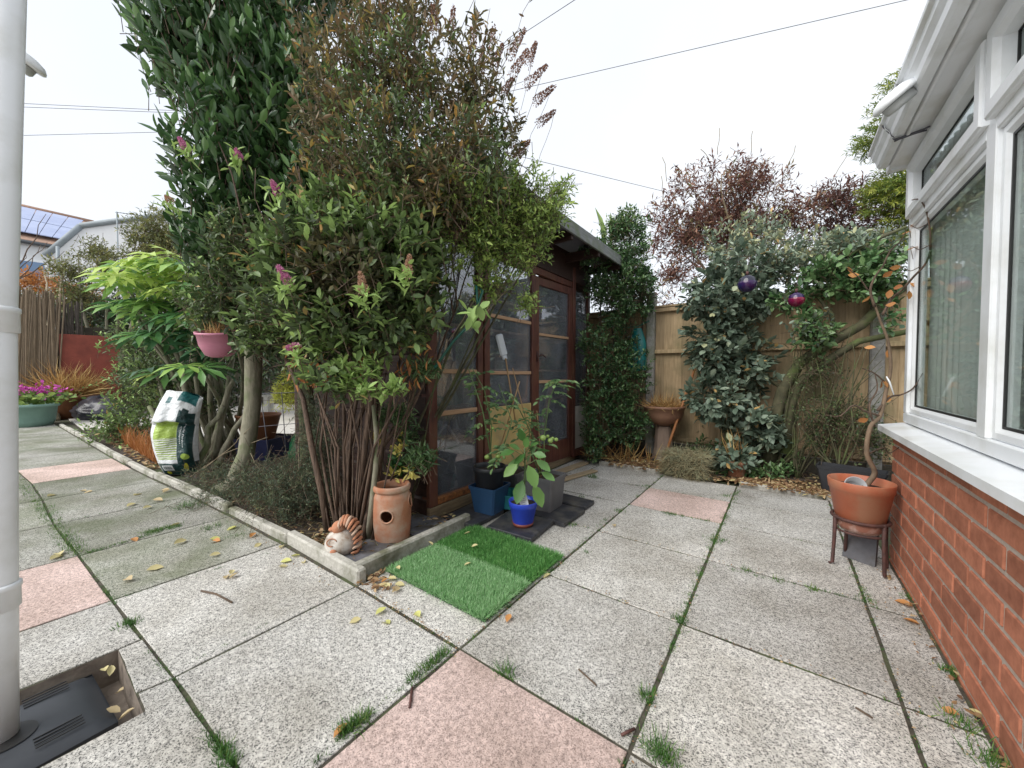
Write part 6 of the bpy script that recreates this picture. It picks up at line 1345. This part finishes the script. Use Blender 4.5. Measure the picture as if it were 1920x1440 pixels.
# --- variegated laurel behind the strawberry pot and the dark sprig
vg = empty('variegated_shrub', Vector((-2.05, 1.5, 0)), 'yellow and green spotted shrub behind the strawberry pot', 'shrub')
branches(vg, Vector((-2.03, 1.50, 0)), px_ends([(745, 860, 2.35), (740, 900, 2.35), (772, 885, 2.3), (735, 830, 2.4), (700, 820, 2.5)]), M_mossbark, .006, .003, .01)
for (x, y, d, k, tn_) in ((745, 845, 2.33, 26, .8), (750, 822, 2.36, 14, .9), (772, 886, 2.27, 12, .95), (742, 868, 2.33, 20, .3), (752, 880, 2.32, 16, .45), (705, 822, 2.5, 20, .9), (735, 890, 2.3, 8, .7), (740, 870, 2.3, 14, .2)):
    PP = np.array(D(x, y, d)) + RNG.normal(size=(k, 3)) * .012; foliage(vg, M_varieg, PP, unit(RNG.normal(size=(k, 3)) + A_up * .3 + np.array(rt) * .2), unit(A_up - A_fw * .5 + RNG.normal(size=(k, 3)) * .4), .062, .021, tn_ + RNG.normal(size=k) * .12, 'oval', min(k, 10))
ol = empty('oleander_shrub', Vector((-2.1, 1.58, 0)), 'narrow leaved dark green shrub against the shed corner', 'shrub')
branches(ol, Vector((-2.06, 1.60, 0)), px_ends([(795, 855, 2.35), (770, 850, 2.4), (755, 800, 2.4), (820, 690, 2.3), (805, 835, 2.35)]), M_mossbark, .006, .003, .01)
shrub(ol, M_ivy, [(785, 855, 2.3, 32, 22, .08, 1), (760, 810, 2.4, 22, 25, .08, .5), (795, 690, 2.2, 40, 25, .12, .5), (740, 780, 2.4, 40, 30, .1, .5)], 120, 93, .12, 12, .055, .010, 'six', 80, 2., 0, twigmat=M_twig, open_=.8, nup=.6, tintb=.7, tints=.22)

# --- low needle leaved undergrowth in the near bed
ro = empty('rosemary_bush', Vector((-2.9, 1.3, 0)), 'spreading grey green needle leaved bush under the laurel trunk', 'bush')
shrub(ro, M_needle, [(560, 915, 2.55, 95, 50, .3, 1.2), (455, 925, 2.95, 90, 35, .35, 1.), (400, 890, 3.3, 60, 28, .35, .8), (605, 840, 2.6, 45, 65, .25, .9), (585, 770, 2.75, 22, 45, .2, .3), (520, 890, 2.8, 100, 40, .35, .9)],
      1700, 94, .22, 22, .026, .0042, 'dia', 0, 2.2, .2, 4., twigmat=M_twig, twigr=.0015, aout=.7, aup=.5, arnd=.6, open_=1., nup=.5, tintb=.5, tints=.28)
for a, b_, c_ in (((350, 900, 3.4), (420, 850, 3.2), (500, 820, 3.0)), ((460, 890, 2.9), (520, 905, 2.8), (600, 950, 2.6)), ((380, 880, 3.2), (440, 830, 3.1), (470, 800, 3.0)), ((520, 930, 2.6), (560, 880, 2.6), (560, 820, 2.7)), ((470, 850, 3.0), (500, 900, 2.9), (540, 960, 2.6))):
    MB().tube(wob(D(*a), D(*b_), 4, .01) + wob(D(*b_), D(*c_), 4, .01)[1:], .0028, 5).build('bare_shoot', M_paletwig, ro)
# thin wire cage seen between the trunks
wc = empty('wire_frame', D(500, 900, 3.4), 'thin dark wire plant frame standing between the two trunks', 'frame')
for x0, x1 in ((488, 510), (528, 540), (565, 560)): MB().tube([D(x1, 900, 3.4), D(x0, 735, 3.4)], .004, 5).build('upright', M_wire, wc)
MB().tube([D(480, 738, 3.4), D(600, 735, 3.4)], .004, 5).build('rail', M_wire, wc); MB().tube([D(485, 800, 3.4), D(600, 790, 3.4)], .003, 5).build('rail', M_wire, wc)

# --- fatsia
fb = G(360, 862); fb = Vector((fb.x + .1, fb.y + .3, 0)); fa = empty('palm_leaved_shrub', fb, 'large pale green palmate leaved shrub behind the compost sack', 'shrub')
tops = [(200, 540), (240, 520), (290, 505), (330, 500), (380, 520), (420, 545), (250, 570), (310, 545), (360, 560), (400, 600), (215, 580), (275, 600), (330, 600), (360, 625), (240, 630), (300, 640), (330, 690), (400, 660), (290, 700), (260, 545), (345, 525), (300, 575), (425, 590), (190, 520), (225, 505), (270, 490)]
PP = []; Dr = []; N = []; LL = []; TN = []
rng = np.random.default_rng(95); dF = 4.1
for i, (x, y) in enumerate(tops):
    x = 238 + (x - 190) * .86; c = np.array(D(x, y, dF + rng.uniform(-.5, .4)))
    if i % 2 == 0: MB().tube(wob(fb + Vector((rnd.uniform(-.2, .2), rnd.uniform(-.2, .2), 0)), Vector(c), 6, .05), taper(.03, .014, 6), 8).build('stem', M_bark, fa)
    for k in range(7):
        a = k * 2.4 + rng.uniform(0, 1); h_ = np.array((math.cos(a), math.sin(a), rng.uniform(-.15, .35))); P0 = c; P1 = c + h_ * rng.uniform(.12, .22)
        PP.append(P1); Dr.append(h_ * np.array((1, 1, .2)) - A_up * .35); N.append(A_up + h_ * .3 + rng.normal(size=3) * .2); LL.append(rng.uniform(.22, .36)); TN.append((.98 if y < 560 else .62 if y < 620 else .42) + rng.normal() * .18 - (.3 if rng.random() < .3 else 0))  # upper leaves yellower and paler: light from above put into the tint
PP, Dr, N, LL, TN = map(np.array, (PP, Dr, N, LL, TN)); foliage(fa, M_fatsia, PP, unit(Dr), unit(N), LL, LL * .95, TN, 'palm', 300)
for a, b_ in (((345, 860, 4.0), (300, 690, 4.2)), ((380, 860, 3.9), (450, 700, 4.0)), ((370, 870, 3.9), (350, 650, 4.1)), ((390, 880, 3.8), (480, 760, 3.9)), ((360, 850, 4.1), (285, 760, 4.3)), ((400, 860, 4.0), (410, 640, 4.2)), ((372, 880, 3.8), (415, 760, 3.9))):
    p = D(*a); p.z = 0; MB().tube(wob(p, D(*b_), 6, .05), taper(.035, .022, 6), 9).build('stem', M_bark, fa)
shrub(fa, M_spirea, [(330, 735, 4.5, 60, 40, .3, .8), (280, 690, 4.7, 50, 50, .3, .8)], 300, 120, .2, 8, .06, .024, 'six', 0, 2., .1, twigmat=M_twig, nup=.7, tintb=.5, tints=.25)
shrub(fa, M_hedge, [(380, 740, 4.3, 80, 60, .4, 1), (300, 700, 4.4, 70, 50, .4, .6)], 420, 96, .2, 8, .06, .02, 'dia', 0, 2., .2, twigmat=M_twig, nup=.7, tintb=.6, tints=.25)
# --- shrubs and weeds along the kerb left of the sack
kb = empty('kerbside_shrub', G(215, 830), 'leafy green shrub growing beside the kerb left of the compost sack', 'shrub')
shrub(kb, M_spirea, [(225, 800, 5.3, 60, 45, .4, 1), (250, 730, 5.4, 45, 70, .35, .8), (240, 850, 4.9, 40, 22, .2, .5), (235, 640, 5.6, 40, 45, .3, .5)], 520, 97, .2, 8, .06, .026, 'six', 60, 2., .2, twigmat=M_twig, nup=.7, tintb=.55, tints=.25)
n = 420; P = np.array([np.array(G(rnd.uniform(170, 300), rnd.uniform(822, 872))) for _ in range(n)]); P[:, 1] = np.maximum(P[:, 1], .95); e = empty('dry_stalks', Vector(P.mean(0)), 'reddish dry stalks standing along the kerb beside the sack', 'plant')
blades(e, M_orangeleaf, P * np.array((1, 1, 0)), unit(RNG.normal(size=(n, 3)) * .2 + A_up), RNG.uniform(.08, .34, n), .010, RNG.random(n) * .6, 'stalks')

# --- far left planting
ta = blobs_px([(130, 715, 11, 60, 25, .4, 1)])[0]
gs = empty('straw_grass', Vector((bc.x, bc.y, 0)) if False else G(132, 784), 'arching straw coloured grass in the brown tub', 'plant')
n = 900; c = np.array(G(132, 784)) + np.array((0, 0, .46)); P = c + RNG.normal(size=(n, 3)) * np.array((.12, .12, .02)); dR = unit(RNG.normal(size=(n, 3)) * np.array((1, 1, .2)) + A_up * .9)
V0 = P; blades(gs, M_straw, P, dR, RNG.uniform(.45, .95, n), .020, RNG.random(n), 'leaves')
gs2 = empty('straw_grass', G(190, 775), 'smaller patch of straw coloured grass behind the black sack', 'plant'); n = 350; P = np.array(G(195, 772)) + RNG.normal(size=(n, 3)) * np.array((.25, .2, 0)) + np.array((0, .2, .4)); blades(gs2, M_straw, P, unit(RNG.normal(size=(n, 3)) * np.array((1, 1, .2)) + A_up * .7), RNG.uniform(.3, .7, n), .018, RNG.random(n), 'leaves')
pf = empty('pink_geranium', gc, 'magenta flowers above green leaves in the sage green tub', 'plant')
k = 420; P = np.array(gc) + RNG.normal(size=(k, 3)) * np.array((.22, .26, .06)) + np.array((0, 0, .52)); foliage(pf, M_privet, P, unit(RNG.normal(size=(k, 3)) + A_up * .4), unit(A_up + RNG.normal(size=(k, 3)) * .5), .09, .08, .4 + RNG.normal(size=k) * .25, 'six', 0)
k = 130; P = np.array(gc) + np.array((.05, .10, .66)) + RNG.normal(size=(k, 3)) * np.array((.13, .17, .05)); foliage(pf, M_magenta, P, unit(RNG.normal(size=(k, 3))), unit(RNG.normal(size=(k, 3)) + A_up), .07, .06, RNG.random(k), 'six', 0, name='petals')
sc = empty('scrambling_shrub', Vector((XR + .4, .2, 0)), 'orange and green leaved shrub scrambling over the reed screen', 'shrub')
shrub(sc, M_orangeleaf, [(60, 525, 12.0, 50, 22, .4, 1), (110, 545, 12.0, 40, 22, .4, 1), (40, 640, 11.6, 26, 50, .3, .5), (80, 590, 11.6, 40, 20, .3, .4), (170, 560, 11.8, 30, 30, .3, .4), (165, 610, 11.6, 20, 25, .3, .3)], 420, 98, .35, 8, .14, .05, 'dia', 0, 2., .1, twigmat=M_paletwig, twigr=.006, nup=.8, tintb=.6, tints=.3)
shrub(sc, M_olive, [(60, 560, 11.8, 50, 30, .4, 1), (35, 680, 11.6, 28, 70, .4, 1.6), (70, 620, 11.6, 26, 60, .3, 1.2), (100, 580, 11.6, 24, 30, .3, .8), (90, 700, 11.6, 35, 40, .4, .5), (120, 590, 11.8, 30, 60, .4, .6)], 420, 99, .35, 8, .14, .06, 'dia', 0, 2., .1, twigmat=M_paletwig, twigr=.006, nup=.8, tintb=.4, tints=.3)
branches(sc, Vector((XR + .5, .6, 0)), px_ends([(70, 500, 12), (95, 480, 12), (120, 560, 12), (60, 560, 12), (160, 575, 12)]), M_paletwig, .05, .015, .12)
lo = empty('bare_sapling', D(60, 560, 11), 'bare thin leaning branches in front of the white house', 'tree'); branches(lo, D(22, 530, 10.5), px_ends([(90, 400, 11), (75, 460, 11), (40, 470, 11), (85, 455, 11), (120, 470, 11)]), M_stem, .02, .006, .08)
ot = empty('small_leaved_tree', Vector((D(180, 700, 9).x, D(180, 700, 9).y, 0)), 'airy olive green small leaved tree in front of the white gable', 'tree')
b0 = Vector((D(180, 700, 9).x, D(180, 700, 9).y, 0)); branches(ot, b0, px_ends([(130, 520, 9), (180, 460, 9), (230, 500, 9), (290, 450, 9), (340, 420, 9), (150, 480, 9), (250, 440, 9)]), M_bark, .06, .012, .1)
shrub(ot, M_olive, [(175, 465, 9, 42, 28, .6, 1), (130, 505, 9, 38, 26, .5, .9), (205, 500, 9, 35, 30, .5, .7), (300, 440, 8.6, 60, 45, .7, 1.2), (340, 500, 8.6, 70, 60, .7, 1.3), (270, 480, 8.8, 40, 30, .5, .6), (150, 550, 9, 40, 40, .5, .8), (320, 400, 8.6, 35, 22, .4, .5)],
      1600, 110, .35, 9, .09, .03, 'dia', 0, 2.1, .3, 1.3, twigmat=M_twig, twigr=.004, aout=.8, aup=.5, nup=.7, tintb=.5, tints=.28)
hd = empty('dark_hedge', Vector((D(200, 700, 11).x, D(200, 700, 11).y, 0)), 'dark mixed hedge behind the large leaved shrub', 'hedge')
shrub(hd, M_hedge, [(150, 590, 11.5, 50, 60, .8, .8), (210, 600, 11, 60, 60, .8, 1), (300, 620, 10, 80, 90, 1., 1), (440, 640, 9, 110, 110, 1.2, 1.2), (620, 640, 8.5, 140, 130, 1.2, 1.2), (560, 560, 8.5, 120, 120, 1.2, .8), (100, 660, 12, 60, 50, .6, .6)], 3400, 111, .4, 8, .13, .06, 'dia', 0, 2.4, .0, twigmat=M_stem, twigr=.008, nup=.7, tintb=.45, tints=.28)
by = empty('golden_bamboo', D(552, 770, 8.2), 'bright yellow green bamboo clump seen between the trunks', 'plant')
shrub(by, M_acer, [(545, 735, 8., 28, 36, .35, 1), (555, 700, 8., 24, 25, .3, .7)], 260, 112, .3, 10, .12, .018, 'dia', 0, 2., 0, twigmat=M_cane, nup=.5, tintb=.95, tints=.12)

# ================================================================== LITTER, WEEDS, FALLEN LEAVES
def scatter(name, polys, n, mat, L, W, parent=None, z=.012, seed=1, tpl='six', soft=True):
    rng = np.random.default_rng(seed); P = []
    for k in range(n):
        x0, y0, x1, y1 = polys[rng.integers(len(polys))]; P.append((rng.uniform(x0, x1), rng.uniform(y0, y1), z + rng.uniform(0, .012)))
    P = np.array(P); me = leafmesh(name, mat, P, unit(rng.normal(size=(n, 3)) * np.array((1, 1, .18))), unit(A_up + rng.normal(size=(n, 3)) * .45), rng.uniform(L * .5, L * 1.2, n), rng.uniform(W * .5, W * 1.2, n), rng.random(n), tpl)
    o = link(name, me, parent); o['kind'] = 'stuff'; return tag(o)
scatter('leaf_litter', [(-2.3, 1.0, -1.72, 1.7), (-3.6, 1.02, -2.0, 1.5), (-5.5, 1.0, -3.2, 1.5), (-2.2, 1.0, -1.7, 1.35)], 1700, M_dead, .035, .018, z=.018, seed=2)
scatter('leaf_litter', [(-1.6, 3.86, 1.0, 4.6), (-1.4, 3.86, -.9, 4.2), (-.2, 3.80, .75, 4.2), (-1.5, 3.78, .3, 3.92), (-.3, 3.86, .3, 4.0)], 3000, M_dead, .050, .022, z=.028, seed=3)
scatter('leaf_litter', [(-9, .85, -5.2, 1.3)], 900, M_dead, .07, .03, z=.015, seed=4)
scatter('leaf_litter', [(-1.63, .985, -1.42, 1.10), (-1.61, .97, -1.48, 1.04)], 70, M_dead, .035, .018, z=.004, seed=5)
scatter('leaf_litter', [(-1.92, 1.60, -1.68, 1.80), (-1.75, 1.55, -1.68, 1.75)], 70, M_dead, .045, .022, z=.030, seed=12)
scatter('leaf_litter', [(.43, .9, .475, 2.6)], 46, M_dead, .03, .014, z=.004, seed=6)
scatter('crumbs', [(-.95, .9, -.91, 3.8), (-.33, -.2, -.29, 3.8), (.29, .6, .33, 3.8), (-1.6, 1.55, .4, 1.59), (-1.6, 2.18, .4, 2.22), (.40, .6, .475, 2.7), (-1.62, .93, -.93, .97), (-3.8, .86, -1.7, .93)], 1100, M_dead, .010, .006, z=.001, seed=14, tpl='dia')
scatter('twig_litter', [(-2.3, 1.0, -1.72, 1.7), (-1.6, 3.86, 1.0, 4.6), (-3.6, 1.0, -2.0, 1.5)], 1500, M_hay, .09, .003, z=.02, seed=9, tpl='dia')
leaves_px = [(274, 1072, 1), (235, 1088, 0), (432, 1080, 1), (430, 1087, 0), (423, 1088, 0), (414, 1040, 1), (350, 1014, 1), (393, 1013, 2), (413, 1016, 3), (338, 982, 1), (250, 930, 1), (305, 940, 0), (255, 945, 1), (285, 951, 1), (318, 918, 0), (305, 925, 0), (88, 932, 1), (150, 922, 0), (174, 922, 0), (248, 1011, 3), (113, 1043, 1), (93, 1052, 1), (545, 1045, 2), (547, 1053, 2), (525, 1030, 1), (570, 1058, 1), (490, 1020, 1), (445, 988, 2), (470, 1010, 3), (522, 1064, 1),
             (677, 1163, 1), (704, 1156, 2), (731, 1173, 2), (787, 1160, 2), (725, 1088, 1), (740, 1098, 1), (730, 1106, 1), (750, 1104, 0), (715, 1095, 3), (1033, 1078, 1), (625, 1389, 3), (1725, 1174, 3), (1800, 1345, 3), (1712, 1140, 3), (1310, 893, 2), (950, 1170, 3), (1150, 985, 0)]
where = lambda x, y: ('on the pale slab beside the kerb' if 480 < x < 600 else 'in the drift of dead leaves at the kerb corner' if 600 < x < 790 and y < 1130 else 'on the slab in front of the turf mats' if 600 < x < 800 else 'at the foot of the brick wall' if x > 1650 else 'on the left path' if x < 480 else 'on the slabs near the turf mats')
lm = {}
for (x, y, t) in leaves_px:
    if t not in lm: lm[t] = leafmesh('fallen_leaf', (M_fallen, M_fallen, M_fallen, M_orangeleaf)[t], np.zeros((1, 3)), np.array([[0., 1, 0]]), np.array([[0., 0, 1]]), 1., 1., (.3, .7, .98, .8)[t], 'oval')
    g = G(x, y); s_ = rnd.uniform(.042, .058) * (1.25 if g.length > 2.6 else 1) * (.9 if g.length < 1.9 else 1); o = bpy.data.objects.new('fallen_leaf', lm[t]); COL.objects.link(o); o.location = g + Vector((0, 0, .007)); o.rotation_euler = (rnd.uniform(-.15, .3), rnd.uniform(-.35, .35), rnd.uniform(0, 6.3)); o.scale = (s_ * .62, s_, s_ * 2.2)
    tag(o, ('cream', 'pale yellow', 'yellow green', 'orange brown')[t] + ' fallen leaf lying ' + where(x, y), 'leaf', 'fallen leaves on the paving')
for (x, y, lb) in ((812, 1025, 'pale leaf resting on the front turf mat by the kerb'), (882, 1000, 'small yellow leaf on the rear left turf mat'), (884, 1028, 'brown leaf standing on the rear left turf mat'), (744, 1065, 'pale leaf standing at the left edge of the front turf mat'), (883, 1058, 'small cream leaf on the seam between the turf mats')):
    g = G(x, y, .03); o = bpy.data.objects.new('fallen_leaf', lm[1]); COL.objects.link(o); o.location = g + Vector((0, 0, .008)); o.rotation_euler = (rnd.uniform(-.2, .5), .2, rnd.uniform(0, 6)); o.scale = (.022, .038, .08); tag(o, lb, 'leaf', 'fallen leaves on the turf mats')
for (x, y, z, lb) in ((195, 1252, -.04, 'tall tan leaf at the back of the gully pit'), (205, 1268, -.05, 'folded tan leaf in the middle of the gully pit'), (218, 1300, -.06, 'curled brown leaf low in the gully pit'), (226, 1335, -.06, 'crumpled yellow leaf at the front of the gully pit'), (222, 1350, -.05, 'long cream leaf along the front edge of the gully pit')):
    g = G(x, y, z + .02); o = bpy.data.objects.new('fallen_leaf', lm[1 if 'tan' in lb else 0]); COL.objects.link(o); o.location = g; o.rotation_euler = (rnd.uniform(.2, .8), rnd.uniform(-.4, .4), rnd.uniform(0, 6)); o.scale = (.022, .040, .08); tag(o, lb, 'leaf', 'leaves in the gully pit')
bylab = {}
for o in [o for o in bpy.data.objects if o.name.startswith('fallen_leaf')]: bylab.setdefault(o['label'], []).append(o)
ords = ['nearest', 'second nearest', 'third nearest', 'fourth nearest', 'fifth nearest', 'sixth nearest', 'seventh nearest', 'eighth nearest', 'ninth nearest', 'tenth nearest', 'eleventh nearest', 'twelfth nearest', 'thirteenth nearest', 'fourteenth nearest']
for lb, os_ in bylab.items():
    if len(os_) > 1:
        for i, o in enumerate(sorted(os_, key=lambda q: q.location.length)): o['label'] = lb.replace(' fallen leaf lying', ' leaf') + ', ' + ords[min(i, 13)]
# sticks and droppings on the paving
for pts, lb, mt in ((((377, 1110), (405, 1116), (435, 1132)), 'dark curved twig on the slab left of the kerb', M_twig), (((773, 1292), (768, 1330)), 'short straight brown stick on the pink slab', M_iron), (((1085, 1258), (1118, 1288)), 'thin grey twig on the slab right of the turf mats', M_twig), (((1604, 1330), (1636, 1350)), 'dark thin twig on the slab at the lower right', M_twig), (((1165, 1382), (1190, 1370)), 'stubby purple grey twig at the joint by the pink slab', M_iron)):
    m = MB(); m.tube([G(*p) + Vector((0, 0, .006)) for p in pts], .0028 if 'thin' in lb else .004, 6); tag(m.build('fallen_twig', mt), lb, 'twig')
for (x, y) in ((797, 1163), (738, 1172), (819, 1152)): pass
# weeds and moss in the joints
gr = []
def tuft(px, py, n, s, h, tint=.5): gr.append((np.array(G(px, py)), n, s, h, tint))
def line(a, b_, n, s, h, tint=.45):
    a, b_ = np.array(a, float), np.array(b_, float)
    for k in range(n): t = rnd.random(); q = a + (b_ - a) * t; gr.append((np.array(G(*q)), 14, s, h * rnd.uniform(.4, 1.1), tint + rnd.uniform(-.2, .2)))
line((845, 1218), (775, 1275), 34, .008, .040, .55); line((770, 1280), (690, 1340), 14, .006, .016, .6); line((690, 1345), (640, 1380), 30, .008, .045, .55); line((640, 1385), (580, 1440), 6, .006, .02, .2)
tuft(950, 1262, 90, .014, .045, .45); tuft(1213, 1310, 90, .012, .04, .5); tuft(1240, 1415, 130, .022, .045, .6); line((1215, 1395), (1260, 1435), 14, .01, .035, .5)
tuft(1275, 1162, 120, .014, .02, .4); tuft(1342, 1012, 220, .028, .022, .5); line((1385, 920), (1325, 1040), 60, .010, .022, .5); line((1325, 1040), (1275, 1165), 30, .008, .02, .5); line((1275, 1165), (1200, 1390), 20, .005, .012, .4)
line((1240, 960), (1330, 978), 30, .010, .022, .5); tuft(1162, 958, 120, .020, .022, .5); tuft(1260, 965, 60, .016, .022, .5); tuft(1090, 932, 60, .014, .02, .5); tuft(1100, 1035, 40, .012, .018, .5); line((1150, 960), (1030, 1075), 34, .007, .014, .45); tuft(1212, 912, 80, .020, .022, .5); tuft(1075, 985, 60, .014, .03, .55); tuft(1112, 895, 120, .025, .05, .5)
tuft(1400, 1070, 40, .012, .03, .45); tuft(1460, 1090, 40, .012, .03, .6); tuft(1523, 1105, 60, .010, .03, .7); line((1330, 1060), (1640, 1130), 30, .006, .012, .45); tuft(1618, 1120, 50, .014, .02, .6); line((1600, 1080), (1640, 1140), 20, .007, .014, .6)
line((20, 882), (150, 1040), 150, .022, .030, .6); line((150, 1040), (215, 1130), 22, .008, .016, .4); tuft(243, 1170, 120, .014, .03, .45); line((215, 1130), (440, 1440), 40, .006, .012, .35); line((395, 1385), (440, 1440), 40, .009, .03, .45)
line((160, 1038), (340, 985), 60, .010, .016, .55); line((270, 1000), (335, 985), 60, .020, .022, .6); line((310, 1265), (500, 1170), 16, .004, .008, .4); line((212, 1125), (520, 1032), 26, .005, .008, .4); line((105, 980), (330, 935), 20, .006, .010, .5)
line((1790, 1255), (1810, 1275), 14, .01, .03, .6); tuft(1800, 1355, 90, .020, .035, .65); tuft(1775, 1258, 60, .012, .03, .6); tuft(1860, 1430, 90, .018, .05, .6); tuft(1700, 1120, 40, .01, .02, .6)
tuft(395, 990, 120, .03, .03, .5); tuft(350, 950, 160, .05, .05, .45); tuft(445, 1005, 60, .02, .025, .5); tuft(1360, 930, 80, .02, .025, .5)
for x_, y0_, y1_ in ((-.93, .95, 3.8), (-.31, -.2, 3.8), (.31, .6, 3.8)):
    for k in range(60): gr.append((np.array((x_, rnd.uniform(y0_, y1_), 0)), rnd.choice((8, 14, 26)), rnd.choice((.004, .006, .012)), rnd.choice((.006, .009, .016)), rnd.uniform(.2, .7)))
for y_ in (.95, 1.57, 2.2, 2.79, 3.3):
    for k in range(26): gr.append((np.array((rnd.uniform(-1.5, .46), y_, 0)), 10, .005, rnd.choice((.004, .007, .012)), rnd.uniform(.1, .7)))
P = np.concatenate([c + RNG.normal(size=(n, 3)) * np.array((s, s, 0)) for c, n, s, h, t in gr]); HH = np.concatenate([h * RNG.uniform(.4, 1.1, n) for c, n, s, h, t in gr]); TT = np.concatenate([t + RNG.normal(size=n) * .2 for c, n, s, h, t in gr])
P[:, 2] = -.012; n = len(P); me = leafmesh('joint_grass', M_grass, P, unit(RNG.normal(size=(n, 3)) * .55 + A_up), unit(RNG.normal(size=(n, 3)) + A_up * .2), HH + .012, .0030, np.clip(TT, 0, 1), 'blade'); tag(link('joint_grass', me), None, None, None, 'stuff')
